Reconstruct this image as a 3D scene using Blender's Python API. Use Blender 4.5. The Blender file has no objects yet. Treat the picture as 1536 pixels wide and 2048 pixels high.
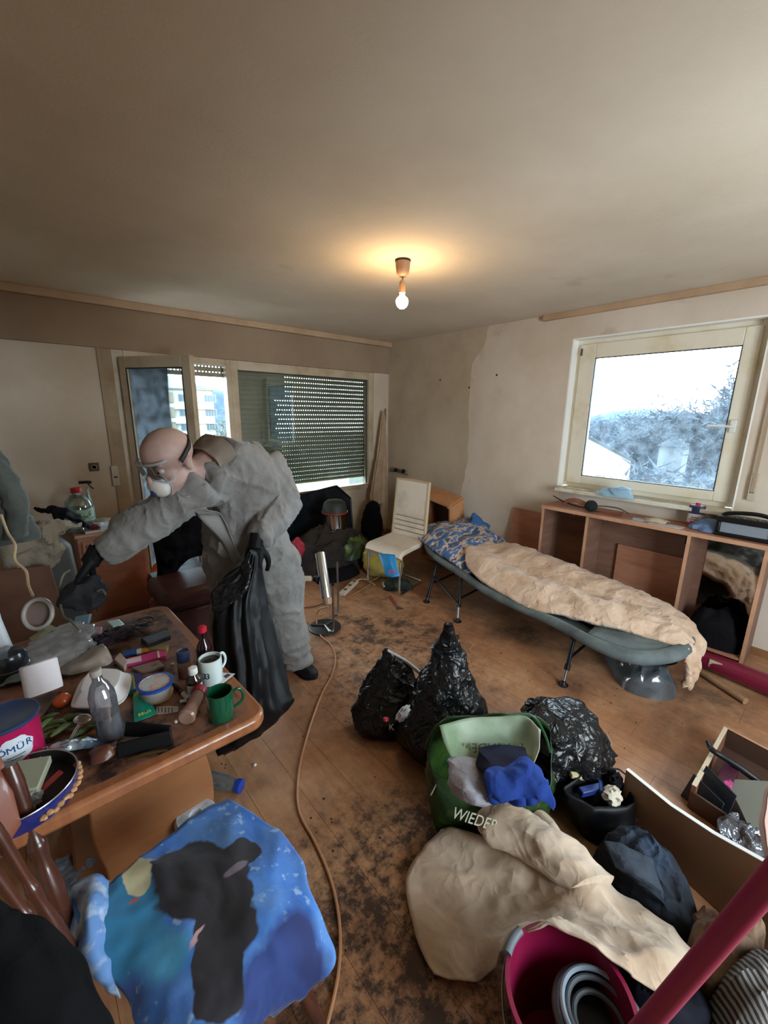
import bpy, bmesh, math, random
from mathutils import Vector, Matrix, noise, Euler
rnd = random.Random(7)
S = bpy.context.scene
COL = S.collection
# ---------------------------------------------------------------- camera, sky, exposure
cam = bpy.data.cameras.new('camera'); camo = bpy.data.objects.new('camera', cam); COL.objects.link(camo)
cam.sensor_fit = 'VERTICAL'; cam.sensor_height = 36.0; cam.lens = 14.555; cam.clip_start = .03; cam.clip_end = 500
camo.matrix_world = Matrix(((0.75631, 0.14345, -0.63829, 0), (-0.65410, 0.18347, -0.73381, 0), (0.01184, 0.97250, 0.23260, 1.72), (0, 0, 0, 1)))
S.camera = camo
S.view_settings.view_transform = 'Standard'; S.view_settings.look = 'None'
S.view_settings.gamma = 1; S.view_settings.use_curve_mapping = False
S.view_settings.exposure = 1.5
S.cycles.max_bounces = 8; S.cycles.diffuse_bounces = 5; S.cycles.glossy_bounces = 4; S.cycles.transmission_bounces = 6; S.cycles.transparent_max_bounces = 12
S.cycles.sample_clamp_indirect = 6.0; S.cycles.caustics_reflective = False; S.cycles.caustics_refractive = False
W = bpy.data.worlds.new('overcast_sky'); S.world = W; W.use_nodes = True
wn = W.node_tree.nodes; wb = wn['Background']; wb.inputs[0].default_value = (0.82, 0.94, 1.0, 1); wb.inputs[1].default_value = 8.0
for nm, loc, rot, sx, sy in (('window_portal', (4.10, 1.23, 1.69), (0, math.pi/2, 0), 1.15, 1.1), ('balcony_portal', (1.25, 4.60, 1.1), (-math.pi/2, 0, 0), 1.05, 2.1),
                             ('fill_window_portal', (1.55, -1.65, 1.4), (math.pi/2, 0, 0), 1.5, 1.7)):  # last one serves the added fill window behind the camera
    L = bpy.data.lights.new(nm, 'AREA'); L.shape = 'RECTANGLE'; L.size = sx; L.size_y = sy; L.cycles.is_portal = True
    o = bpy.data.objects.new(nm, L); o.location = loc; o.rotation_euler = rot; COL.objects.link(o)

# ---------------------------------------------------------------- materials
def lin(h, k=1.0):
    if isinstance(h, (tuple, list)): return tuple(h[:3]) + (1,)
    h = h.lstrip('#'); c = [int(h[i:i+2], 16)/255 for i in (0, 2, 4)]
    return tuple((x/12.92 if x <= .04045 else ((x+.055)/1.055)**2.4)*k for x in c) + (1,)
MC = {}
# cloth and film that shows fine sharp creases: scale, strength, depth in metres
CREASED = {'stained_beige_duvet': (9, .6, .02), 'beige_sheet': (7, .55, .016), 'nonwoven_coverall': (9, .5, .014), 'black_bin_bag': (11, .7, .022), 'green_bag_print': (9, .5, .012),
           'denim_dark': (9, .6, .02), 'grey_jacket_cloth': (8, .5, .015), 'light_grey_cloth': (11, .5, .012), 'royal_blue_cloth': (10, .5, .012), 'black_cloth': (9, .5, .015), 'taupe_cloth': (10, .6, .015),
           'pile_charcoal': (8, .6, .02), 'brown_beige_cloth': (9, .6, .018), 'beige_curtain': (8, .4, .012), 'charcoal_wool': (5, .4, .012), 'slate_cloth': (9, .5, .014), 'silver_plastic': (18, .7, .015), 'white_plastic_bag': (14, .6, .015), 'blue_cloth': (10, .5, .012)}
def mat(name, col, rough=.6, metal=0, spec=.5, var=None, bump=None, trans=0, sheen=0, coat=0, emit=None, alpha=1, coord='Object', stretch=None, ior=1.45, spots=None):
    """var=(colour2, scale, low, high[, detail]) noise mix; spots=(colour, scale, low, high); bump=(scale, strength, distance)"""
    if name in MC: return MC[name]
    m = bpy.data.materials.new(name); m.use_nodes = True; nt = m.node_tree; N = nt.nodes; Lk = nt.links
    b = N['Principled BSDF']; b.inputs['Base Color'].default_value = lin(col); b.inputs['Roughness'].default_value = rough
    b.inputs['Metallic'].default_value = metal; b.inputs['Specular IOR Level'].default_value = spec; b.inputs['IOR'].default_value = ior
    b.inputs['Transmission Weight'].default_value = trans; b.inputs['Sheen Weight'].default_value = sheen; b.inputs['Coat Weight'].default_value = coat
    b.inputs['Alpha'].default_value = alpha
    if emit: b.inputs['Emission Color'].default_value = lin(emit[0]); b.inputs['Emission Strength'].default_value = emit[1]
    src = None
    if var or bump or spots:
        tc = N.new('ShaderNodeTexCoord'); src = tc.outputs['Object']
        if coord == 'World': g = N.new('ShaderNodeNewGeometry'); src = g.outputs['Position']
        if stretch:
            mp = N.new('ShaderNodeMapping'); mp.inputs['Scale'].default_value = stretch; Lk.new(src, mp.inputs[0]); src = mp.outputs[0]
    cs = None
    for vv in (var, spots):
        if not vv: continue
        n = N.new('ShaderNodeTexNoise'); n.inputs['Scale'].default_value = vv[1]; n.inputs['Detail'].default_value = vv[4] if len(vv) > 4 else 6
        n.inputs['Roughness'].default_value = .6; Lk.new(src, n.inputs['Vector'])
        r = N.new('ShaderNodeMapRange'); r.inputs['From Min'].default_value = vv[2]; r.inputs['From Max'].default_value = vv[3]; Lk.new(n.outputs[0], r.inputs[0])
        x = N.new('ShaderNodeMix'); x.data_type = 'RGBA'; Lk.new(r.outputs[0], x.inputs[0]); x.inputs[6].default_value = lin(col); x.inputs[7].default_value = lin(vv[0])
        if cs: Lk.new(cs, x.inputs[6])
        cs = x.outputs[2]
    if cs: Lk.new(cs, b.inputs['Base Color'])
    if bump:
        n = N.new('ShaderNodeTexNoise'); n.inputs['Scale'].default_value = bump[0]; n.inputs['Detail'].default_value = 5; Lk.new(src, n.inputs['Vector'])
        bp = N.new('ShaderNodeBump'); bp.inputs['Strength'].default_value = bump[1]; bp.inputs['Distance'].default_value = bump[2] if len(bump) > 2 else .01
        Lk.new(n.outputs[0], bp.inputs['Height']); Lk.new(bp.outputs[0], b.inputs['Normal'])
    if name in CREASED:
        sc, st, ds = CREASED[name]; g = N.new('ShaderNodeNewGeometry'); prev = b.inputs['Normal'].links[0].from_socket if b.inputs['Normal'].is_linked else None
        for k, (f, w) in enumerate(((1, 1), (2.3, .4))):
            n = N.new('ShaderNodeTexNoise'); n.inputs['Scale'].default_value = sc*f; n.inputs['Detail'].default_value = 1.5; n.inputs['Distortion'].default_value = .7; Lk.new(g.outputs['Position'], n.inputs['Vector'])
            a = N.new('ShaderNodeMath'); a.operation = 'SUBTRACT'; a.inputs[1].default_value = .5; Lk.new(n.outputs[0], a.inputs[0])
            c = N.new('ShaderNodeMath'); c.operation = 'ABSOLUTE'; Lk.new(a.outputs[0], c.inputs[0])
            d = N.new('ShaderNodeMath'); d.operation = 'MULTIPLY'; d.inputs[1].default_value = 3.6; d.use_clamp = True; Lk.new(c.outputs[0], d.inputs[0])
            bp = N.new('ShaderNodeBump'); bp.invert = True; bp.inputs['Strength'].default_value = st; bp.inputs['Distance'].default_value = ds*w*.62; Lk.new(d.outputs[0], bp.inputs['Height'])
            if prev: Lk.new(prev, bp.inputs['Normal'])
            prev = bp.outputs[0]
        Lk.new(prev, b.inputs['Normal'])
    MC[name] = m; return m
def glass(name, tint='#FFFFFF', refl=.08, dirt=None, rough=0.0):
    """a thin pane: mostly see-through with a mirror reflection that grows at glancing angles"""
    m = bpy.data.materials.new(name); m.use_nodes = True; nt = m.node_tree; N = nt.nodes; Lk = nt.links; N.remove(N['Principled BSDF'])
    t = N.new('ShaderNodeBsdfTransparent'); t.inputs[0].default_value = lin(tint)
    g = N.new('ShaderNodeBsdfGlossy'); g.inputs['Roughness'].default_value = rough
    lw = N.new('ShaderNodeFresnel'); lw.inputs[0].default_value = 1.5
    ad = N.new('ShaderNodeMath'); ad.operation = 'ADD'; ad.inputs[1].default_value = refl; ad.use_clamp = True; Lk.new(lw.outputs[0], ad.inputs[0])
    x = N.new('ShaderNodeMixShader'); Lk.new(ad.outputs[0], x.inputs[0]); Lk.new(t.outputs[0], x.inputs[1]); Lk.new(g.outputs[0], x.inputs[2]); out = x.outputs[0]
    if dirt:
        d = N.new('ShaderNodeBsdfDiffuse'); d.inputs[0].default_value = lin(dirt[0])
        tl = N.new('ShaderNodeBsdfTranslucent'); tl.inputs[0].default_value = lin(dirt[0])
        dm = N.new('ShaderNodeMixShader'); Lk.new(d.outputs[0], dm.inputs[1]); Lk.new(tl.outputs[0], dm.inputs[2])
        tc = N.new('ShaderNodeTexCoord'); n = N.new('ShaderNodeTexNoise'); n.inputs['Scale'].default_value = dirt[1]; n.inputs['Detail'].default_value = 8; Lk.new(tc.outputs['Object'], n.inputs['Vector'])
        r = N.new('ShaderNodeMapRange'); r.inputs['From Min'].default_value = .35; r.inputs['From Max'].default_value = .75
        r.inputs['To Min'].default_value = dirt[2]; r.inputs['To Max'].default_value = dirt[3]; Lk.new(n.outputs[0], r.inputs[0])
        y = N.new('ShaderNodeMixShader'); Lk.new(r.outputs[0], y.inputs[0]); Lk.new(out, y.inputs[1]); Lk.new(dm.outputs[0], y.inputs[2]); out = y.outputs[0]
    Lk.new(out, N['Material Output'].inputs[0]); MC[name] = m; return m
# ---------------------------------------------------------------- object bookkeeping
def wloc(o):
    v = Vector((0, 0, 0))
    while o: v += o.location; o = o.parent
    return v
def thing(name, label, cat, loc=(0, 0, 0), group=None):
    o = bpy.data.objects.new(name, None); COL.objects.link(o); o.location = loc; o.empty_display_size = .1
    o['label'] = label; o['category'] = cat
    if group: o['group'] = group
    return o
def obj(name, bm, m, parent=None, bevel=0, sub=0, smooth=True, solid=0, label=None, cat=None, group=None, kind=None, angle=40, origin=True):
    """link a bmesh given in world coordinates as one object (origin at its base, or at its parent)"""
    me = bpy.data.meshes.new(name)
    if not isinstance(m, (list, tuple)): m = [m]
    if parent is not None: off = wloc(parent); loc = Vector((0, 0, 0))
    else:
        vs = [v.co for v in bm.verts]
        off = Vector(((min(v.x for v in vs)+max(v.x for v in vs))/2, (min(v.y for v in vs)+max(v.y for v in vs))/2, min(v.z for v in vs))) if origin else Vector((0, 0, 0))
        loc = off
    for v in bm.verts: v.co -= off
    bmesh.ops.recalc_face_normals(bm, faces=bm.faces)
    for f in bm.faces: f.smooth = smooth
    bm.to_mesh(me); bm.free()
    for k in m: me.materials.append(k)
    o = bpy.data.objects.new(name, me); COL.objects.link(o); o.location = loc
    if parent is not None: o.parent = parent
    if solid: s = o.modifiers.new('s', 'SOLIDIFY'); s.thickness = solid; s.offset = 0
    if bevel: s = o.modifiers.new('b', 'BEVEL'); s.width = bevel; s.segments = 2; s.limit_method = 'ANGLE'; s.angle_limit = math.radians(35)
    if sub: s = o.modifiers.new('u', 'SUBSURF'); s.levels = sub; s.render_levels = sub
    if smooth and hasattr(me, 'set_sharp_from_angle'): me.set_sharp_from_angle(angle=math.radians(angle))
    if label: o['label'] = label
    if cat: o['category'] = cat
    if group: o['group'] = group
    if kind: o['kind'] = kind
    return o
def copy_tree(o, loc, rotz=None, label=None, parent=None):
    c = o.copy(); COL.objects.link(c); c.parent = parent
    if parent is None: c.location = loc
    if rotz is not None: c.rotation_euler.z = rotz
    if label: c['label'] = label
    for ch in list(o.children): copy_tree(ch, None, parent=c)
    return c
# ---------------------------------------------------------------- shape helpers (all in world metres)
B = bmesh.new
def rot(rx=0, ry=0, rz=0): return Euler((rx, ry, rz)).to_matrix()
def box(bm, c, s, r=None, mi=0):
    vs = []
    for dx in (-.5, .5):
        for dy in (-.5, .5):
            for dz in (-.5, .5):
                v = Vector((dx*s[0], dy*s[1], dz*s[2]))
                if r is not None: v = r @ v
                vs.append(bm.verts.new(v+Vector(c)))
    for f in ((0, 1, 3, 2), (4, 6, 7, 5), (0, 4, 5, 1), (2, 3, 7, 6), (0, 2, 6, 4), (1, 5, 7, 3)):
        fc = bm.faces.new([vs[i] for i in f]); fc.material_index = mi
    return bm
def bb(bm, x0, x1, y0, y1, z0, z1, mi=0): return box(bm, ((x0+x1)/2, (y0+y1)/2, (z0+z1)/2), (abs(x1-x0), abs(y1-y0), abs(z1-z0)), mi=mi)
def basis(d):
    d = Vector(d).normalized(); u = Vector((0, 0, 1)) if abs(d.z) < .95 else Vector((1, 0, 0))
    a = u.cross(d).normalized(); b = d.cross(a).normalized(); return a, b, d
def cr(p, t):
    """Catmull-Rom through list p at t in 0..len-1"""
    n = len(p); i = min(int(t), n-2); f = t-i
    a = p[i-1] if i > 0 else p[0]*2-p[1]; b = p[i]; c = p[i+1]; d = p[i+2] if i+2 < n else p[-1]*2-p[-2]
    return .5*((2*b)+(c-a)*f+(2*a-5*b+4*c-d)*f*f+(3*b-a-3*c+d)*f*f*f)
def path(pts, n=8):
    p = [Vector(q) for q in pts]
    return [cr(p, i/n) for i in range((len(p)-1)*n+1)]
def tube(bm, pts, r, seg=10, n=6, smooth=True, cap=True, mi=0, closed=False):
    p = path(pts, n) if smooth and len(pts) > 2 else [Vector(q) for q in pts]
    R_ = r if isinstance(r, (list, tuple)) else None
    prev = None; rings = []; a = None
    for i, q in enumerate(p):
        d = (p[min(i+1, len(p)-1)]-p[max(i-1, 0)]).normalized()
        if a is None: a, b, _ = basis(d)
        else:
            a = (a-d*a.dot(d)).normalized(); b = d.cross(a)
        if R_: t = i/(len(p)-1)*(len(R_)-1); k = min(int(t), len(R_)-2); rr = R_[k]+(R_[k+1]-R_[k])*(t-k)
        else: rr = r
        rings.append([bm.verts.new(q+(a*math.cos(2*math.pi*j/seg)+b*math.sin(2*math.pi*j/seg))*rr) for j in range(seg)])
    for x, y in zip(rings, rings[1:]):
        for j in range(seg): f = bm.faces.new((x[j], x[(j+1) % seg], y[(j+1) % seg], y[j])); f.material_index = mi
    if cap:
        for rg in (rings[0], rings[-1]): f = bm.faces.new(rg); f.material_index = mi
    return bm
def lathe(bm, prof, c, axis=(0, 0, 1), seg=24, mi=None, sx=1, sy=1, cap=True, rz=0):
    a, b, d = basis(axis); c = Vector(c)
    if rz: a, b = a*math.cos(rz)+b*math.sin(rz), b*math.cos(rz)-a*math.sin(rz)
    rings = []
    for r, z in prof:
        rings.append([bm.verts.new(c+d*z+(a*math.cos(2*math.pi*j/seg)*sx+b*math.sin(2*math.pi*j/seg)*sy)*max(r, .0004)) for j in range(seg)])
    for i, (x, y) in enumerate(zip(rings, rings[1:])):
        for j in range(seg):
            f = bm.faces.new((x[j], x[(j+1) % seg], y[(j+1) % seg], y[j]))
            if mi: f.material_index = mi[i]
    if cap:
        f = bm.faces.new(rings[0]); f2 = bm.faces.new(rings[-1])
        if mi: f.material_index = mi[0]; f2.material_index = mi[-1]
    return bm
def prism(bm, out, M, h, mi=0):
    """2D outline (x,y) extruded by h along local z, placed by 4x4 M"""
    lo = [bm.verts.new(M @ Vector((x, y, 0))) for x, y in out]; hi = [bm.verts.new(M @ Vector((x, y, h))) for x, y in out]
    n = len(out)
    for i in range(n): bm.faces.new((lo[i], lo[(i+1) % n], hi[(i+1) % n], hi[i])).material_index = mi
    bm.faces.new(lo[::-1]).material_index = mi; bm.faces.new(hi).material_index = mi
    return bm
def frame(o, xa, ya):
    """matrix with origin o, x axis towards xa, y axis roughly ya"""
    x = Vector(xa).normalized(); z = x.cross(Vector(ya)).normalized(); y = z.cross(x)
    return Matrix(((x.x, y.x, z.x, o[0]), (x.y, y.y, z.y, o[1]), (x.z, y.z, z.z, o[2]), (0, 0, 0, 1)))
def ns(p, s, seed=0): return noise.noise(Vector((p.x*s+seed*7.3, p.y*s-seed*3.1, p.z*s+seed*1.7)))
def crease(p, s, seed=0):
    q = Vector((p.x*s+seed*7.3+.6*ns(p, s*.7, seed+3), p.y*s-seed*3.1, p.z*s+seed*1.7)); return 1-abs(noise.noise(q))*2.2
def ridge(p, s, seed=0, w=4.0):
    q = Vector((p.x*s+seed*7.3+.5*ns(p, s*.8, seed+3), p.y*s-seed*3.1+.5*ns(p, s*.8, seed+6), p.z*s+seed*1.7)); return max(0.0, 1-abs(noise.noise(q))*w)**1.6
def sheet(bm, grid, nu=6, nv=6, wr=.01, ws=7, seed=1, fine=.3, floor=None, mi=0):
    """smooth surface through a grid of control points, wrinkled along its normal"""
    g = [[Vector(p) for p in row] for row in grid]; m = len(g); n = len(g[0])
    rows = [path(r, nv) for r in g]; K = len(rows[0]); full = []
    cols = [path([rows[i][k] for i in range(m)], nu) for k in range(K)]
    M_ = len(cols[0]); P = [[cols[k][i] for k in range(K)] for i in range(M_)]
    V = []
    for i in range(M_):
        rw = []
        for k in range(K):
            p = P[i][k]; du = P[min(i+1, M_-1)][k]-P[max(i-1, 0)][k]; dv = P[i][min(k+1, K-1)]-P[i][max(k-1, 0)]
            nn = du.cross(dv); nn = nn.normalized() if nn.length > 1e-9 else Vector((0, 0, 1))
            if nn.z < 0: nn = -nn
            d = (crease(p, ws*.8, seed)-.5)*wr*.8 + ridge(p, ws*.8, seed+5, 3)*wr*.45 + ridge(p, ws*1.7, seed+7, 3.2)*wr*fine*.8 + crease(p, ws*2.6, seed+5)*wr*fine*.35
            p = p+nn*d
            if floor is not None and p.z < floor: p.z = floor+abs(ns(p, 20, seed))*.002
            rw.append(bm.verts.new(p))
        V.append(rw)
    for i in range(M_-1):
        for k in range(K-1): bm.faces.new((V[i][k], V[i+1][k], V[i+1][k+1], V[i][k+1])).material_index = mi
    return bm
def loft(bm, rings, nu=5, seg=32, wr=.01, ws=8, seed=1, fine=.35, cap=True, floor=None, folds=0, fk=7):
    """closed sections ((centre),(rx,ry)[,rotz]) or point lists, smoothly joined, creased"""
    R_ = []
    for rg in rings:
        if len(rg) > 3 or isinstance(rg[0], Vector): pts = [Vector(p) for p in rg]; cl = pts+pts[:2]; pp = []
        else: pts = None
        if pts:
            n = len(pts); out = []
            for j in range(seg):
                t = j/seg*n; i = int(t); f = t-i
                a, b, c, d = pts[(i-1) % n], pts[i % n], pts[(i+1) % n], pts[(i+2) % n]
                out.append(.5*((2*b)+(c-a)*f+(2*a-5*b+4*c-d)*f*f+(3*b-a-3*c+d)*f*f*f))
            R_.append(out)
        else:
            c = Vector(rg[0]); rx, ry = rg[1]; rz = rg[2] if len(rg) > 2 else 0
            R_.append([c+Vector((math.cos(rz)*rx*math.cos(t)-math.sin(rz)*ry*math.sin(t), math.sin(rz)*rx*math.cos(t)+math.cos(rz)*ry*math.sin(t), 0)) for t in [2*math.pi*j/seg for j in range(seg)]])
    cols = [path([r[j] for r in R_], nu) for j in range(seg)]; M_ = len(cols[0]); V = []
    for i in range(M_):
        cen = sum((cols[j][i] for j in range(seg)), Vector())/seg; rw = []
        for j in range(seg):
            p = cols[j][i]; d = (p-cen); l = d.length; d = d.normalized() if l > 1e-6 else Vector((0, 0, 1))
            k = min(1, l/.06)
            e = ((crease(p, ws*.8, seed)-.5)*wr*.8+ridge(p, ws*.9, seed+4, 3)*wr*.35+ridge(p, ws*1.8, seed+6, 3.2)*wr*fine*.55+crease(p, ws*2.6, seed+8)*wr*fine*.35)*k
            if folds: e += folds*k*math.sin(fk*2*math.pi*j/seg+3*ns(p, 3, seed))
            p = p+d*e
            if floor is not None and p.z < floor: p.z = floor
            rw.append(bm.verts.new(p))
        V.append(rw)
    for i in range(M_-1):
        for j in range(seg): bm.faces.new((V[i][j], V[i][(j+1) % seg], V[i+1][(j+1) % seg], V[i+1][j]))
    if cap: bm.faces.new(V[0][::-1]); bm.faces.new(V[-1])
    return bm
def blob(bm, c, s, wr=.2, ws=4, seed=1, lv=4, r=None, floor=None, flat=0):
    t = bmesh.ops.create_icosphere(bm, subdivisions=lv, radius=1)
    for v in t['verts']:
        d = v.co.normalized(); e = 1+wr*((crease(d*.5, ws, seed)-.5)+.5*crease(d*.5, ws*2.3, seed+2)-.3+.3*ns(d, ws*2, seed))
        p = Vector((d.x*s[0]*e, d.y*s[1]*e, d.z*s[2]*e))
        if flat and p.z < 0: p.z *= flat
        if r is not None: p = r @ p
        v.co = p+Vector(c)
        if floor is not None and v.co.z < floor: v.co.z = floor
    return bm
def mound(bm, out, h, wr=.03, ws=7, seed=1, n=40, z0=0.0, p=.6, fine=.5):
    """a heap of cloth: flat outline rising to a creased dome; out = list of (x,y)"""
    q = [Vector((a, b, 0)) for a, b in out]; m = len(q); c = sum(q, Vector())/m; seg = max(48, n)
    V = []
    for i in range(n//2+1):
        t = i/(n//2); rw = []
        for j in range(seg):
            s = j/seg*m; k = int(s); f = s-k; a, b, cc, d = q[(k-1) % m], q[k % m], q[(k+1) % m], q[(k+2) % m]
            e = .5*((2*b)+(cc-a)*f+(2*a-5*b+4*cc-d)*f*f+(3*b-a-3*cc+d)*f*f*f)
            r_ = 1-t; P = c+(e-c)*r_; hh = h*(1-r_**2.4)**p if r_ < 1 else 0
            w = min(1, (1-r_)*6)
            P.z = z0+hh+w*((crease(P, ws*.8, seed)-.5)*wr*.8+ridge(P, ws*.9, seed+4, 3)*wr*.4+ridge(P, ws*1.9, seed+5, 3.2)*wr*fine*.6+crease(P, ws*2.6, seed+2)*wr*.3*fine)
            P.z = max(P.z, z0); P.x += w*ns(P, ws, seed+11)*wr*.6; P.y += w*ns(P, ws, seed+17)*wr*.6
            rw.append(bm.verts.new(P))
        V.append(rw)
    for i in range(n//2-1):
        for j in range(seg): bm.faces.new((V[i][j], V[i][(j+1) % seg], V[i+1][(j+1) % seg], V[i+1][j]))
    bm.faces.new(V[n//2-1]); bm.faces.new(V[0][::-1])
    for v in V[n//2]: bm.verts.remove(v)
    return bm
def text(name, s, M, size, m, parent, depth=.0006, label=None, sx=1.0, align='CENTER'):
    cu = bpy.data.curves.new(name, 'FONT'); cu.body = s; cu.size = size; cu.extrude = depth; cu.align_x = align; cu.align_y = 'CENTER'; cu.resolution_u = 3
    t = bpy.data.objects.new(name+'_tmp', cu); COL.objects.link(t); dg = bpy.context.evaluated_depsgraph_get()
    me = bpy.data.meshes.new_from_object(t.evaluated_get(dg)); bpy.data.objects.remove(t)
    off = wloc(parent)
    me.transform(Matrix.Translation(-off) @ M @ Matrix.Scale(sx, 4, (1, 0, 0)))
    me.materials.clear(); me.materials.append(m)
    o = bpy.data.objects.new(name, me); COL.objects.link(o); o.parent = parent
    if label: o['label'] = label
    return o
# ---------------------------------------------------------------- room shell
XW, YW, ZC, X0, Y0 = 3.92, 4.43, 2.63, -1.0, -1.6
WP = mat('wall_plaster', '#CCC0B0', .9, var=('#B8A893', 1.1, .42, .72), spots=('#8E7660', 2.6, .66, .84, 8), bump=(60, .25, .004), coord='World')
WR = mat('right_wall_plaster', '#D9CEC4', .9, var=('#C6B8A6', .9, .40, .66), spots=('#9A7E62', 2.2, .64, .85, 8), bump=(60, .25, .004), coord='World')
CP = mat('ceiling_plaster', '#D6CAB8', .95, var=('#BFB19C', .8, .35, .75), spots=('#A18C70', 2.4, .66, .86, 9), bump=(90, .3, .004), coord='World')
TR = mat('cream_trim', '#B89C80', .6, var=('#A78A6C', 3, .4, .7), coord='World')
FR = mat('yellowed_window_frame', '#BDAE98', .45, var=('#A08C6C', 4, .45, .75), coord='World')
BX = mat('shutter_box_plaster', '#9C8873', .9, var=('#8B7560', 1.5, .35, .7), coord='World')
def struct(name, bm, m, parent=None, **k):
    if parent is None: k['kind'] = 'structure'
    return obj(name, bm, m, parent, origin=False, smooth=False, **k)
# floor: one base, with a board for every strip of laminate
DK = '#2B1A12'
def floor_mat():
    m = bpy.data.materials.new('dirty_laminate'); m.use_nodes = True; nt = m.node_tree; N = nt.nodes; K = nt.links.new; b = N['Principled BSDF']
    g = N.new('ShaderNodeNewGeometry'); oi = N.new('ShaderNodeObjectInfo')
    def nz(sc, det, lo, hi, scale=None, rough=.6):
        s = g.outputs['Position']
        if scale: mp = N.new('ShaderNodeMapping'); mp.inputs['Scale'].default_value = scale; K(s, mp.inputs[0]); s = mp.outputs[0]
        n = N.new('ShaderNodeTexNoise'); n.inputs['Scale'].default_value = sc; n.inputs['Detail'].default_value = det; n.inputs['Roughness'].default_value = rough; K(s, n.inputs['Vector'])
        r = N.new('ShaderNodeMapRange'); r.inputs['From Min'].default_value = lo; r.inputs['From Max'].default_value = hi; K(n.outputs[0], r.inputs[0]); return r.outputs[0]
    def mix(f, a, c, mode='MIX'):
        x = N.new('ShaderNodeMix'); x.data_type = 'RGBA'; x.blend_type = mode
        K(f, x.inputs[0]) if not isinstance(f, float) else setattr(x.inputs[0], 'default_value', f)
        for i, v in ((6, a), (7, c)):
            if isinstance(v, str): x.inputs[i].default_value = lin(v)
            else: K(v, x.inputs[i])
        return x.outputs[2]
    def mth(op, a, c):
        x = N.new('ShaderNodeMath'); x.operation = op; x.use_clamp = True
        for i, v in ((0, a), (1, c)):
            if isinstance(v, (int, float)): x.inputs[i].default_value = v
            else: K(v, x.inputs[i])
        return x.outputs[0]
    def spot(cx, cy, rx, ry, soft=.6):
        mp = N.new('ShaderNodeMapping'); mp.inputs['Location'].default_value = (-cx/rx, -cy/ry, 0); mp.inputs['Scale'].default_value = (1/rx, 1/ry, 0); K(g.outputs['Position'], mp.inputs[0])
        l = N.new('ShaderNodeVectorMath'); l.operation = 'LENGTH'; K(mp.outputs[0], l.inputs[0])
        r = N.new('ShaderNodeMapRange'); r.inputs['From Min'].default_value = 1.0; r.inputs['From Max'].default_value = 1-soft; K(l.outputs['Value'], r.inputs[0]); return r.outputs[0]
    grain = nz(9, 8, .35, .7, (5, .45, 1))
    c = mix(grain, '#B98A66', '#9C6E4C'); c = mix(mth('MULTIPLY', oi.outputs['Random'], .28), c, '#C59A76')
    c = mix(mth('MULTIPLY', nz(1.3, 4, .42, .68), .75), c, '#8A5A42')              # worn reddish areas
    c = mix(mth('MULTIPLY', nz(2.1, 5, .52, .72), .5), c, '#D2AA86')
    fine = nz(16, 12, .44, .62, None, .78); mid = nz(5, 10, .46, .62, None, .72); big = nz(1.7, 6, .44, .62, None, .65)
    zone = spot(.75, .55, .75, .85); z2 = spot(1.75, 1.9, .85, .95); z3 = spot(1.15, 1.25, .5, .35); z4 = spot(2.3, 2.6, 1.0, .9); z5 = spot(3.0, 1.0, .9, 1.6)
    dirt = mth('MULTIPLY', fine, mth('ADD', mth('MULTIPLY', zone, .95), mth('ADD', mth('MULTIPLY', z2, .5), .16)))
    dirt = mth('ADD', dirt, mth('MULTIPLY', mid, mth('ADD', mth('MULTIPLY', zone, .75), mth('ADD', mth('MULTIPLY', z2, .42), mth('MULTIPLY', z4, .5)))))
    dirt = mth('ADD', dirt, mth('MULTIPLY', big, mth('ADD', .20, mth('ADD', mth('MULTIPLY', z5, .45), mth('MULTIPLY', zone, .4)))))
    c = mix(mth('MINIMUM', dirt, .93), c, '#2A1B14')
    dry = mth('MULTIPLY', nz(22, 12, .56, .66, None, .8), mth('ADD', mth('MULTIPLY', zone, .5), .12)); c = mix(dry, c, '#B09070')
    K(c, b.inputs['Base Color'])
    r = N.new('ShaderNodeMapRange'); K(mth('ADD', dirt, mth('MULTIPLY', fine, .2)), r.inputs[0]); r.inputs['To Min'].default_value = .34; r.inputs['To Max'].default_value = .75; K(r.outputs[0], b.inputs['Roughness'])
    bp = N.new('ShaderNodeBump'); bp.inputs['Strength'].default_value = .35; bp.inputs['Distance'].default_value = .003; K(dirt, bp.inputs['Height']); K(bp.outputs[0], b.inputs['Normal'])
    return m
FL = floor_mat()
fb = struct('floor', bb(B(), X0-.1, XW+.1, Y0-.1, YW+.12, -.12, -.008), mat('floor_screed', '#2A1C14', .9))
pw, pl = .195, 1.28
pm = None
x = X0; col = 0
while x < XW:
    y = Y0-((col*.43) % 1.0)*pl
    while y < YW:
        y0, y1 = max(y, Y0), min(y+pl, YW+.06); x1 = min(x+pw, XW)
        if y1-y0 > .02:
            if y1-y0 > pl-.001 and x1-x > pw-.001:
                if pm is None:
                    o = struct('plank', bb(B(), -.0970, .0970, -pl/2+.0005, pl/2-.0005, -.008, 0), FL, fb, bevel=.0006); pm = o
                else: o = pm.copy(); COL.objects.link(o)
                o.location = ((x+x1)/2, (y0+y1)/2, 0)
            else: struct('plank', bb(B(), x+.0005, x1-.0005, y0+.0005, y1-.0005, -.008, 0), FL, fb)
        y += pl
    x += pw; col += 1
struct('ceiling', bb(B(), X0-.1, XW+.1, Y0-.1, YW+.12, ZC, ZC+.12), CP)
# right wall with its window opening y .56..1.92, z 1.03..2.395
T = .22
b = B(); bb(b, XW, XW+T, Y0, .56, 0, ZC); bb(b, XW, XW+T, 1.925, YW+.12, 0, ZC); bb(b, XW, XW+T, .56, 1.925, 0, 1.03); bb(b, XW, XW+T, .56, 1.925, 2.395, ZC)
wr_ = struct('wall_right', b, WR)
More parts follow.
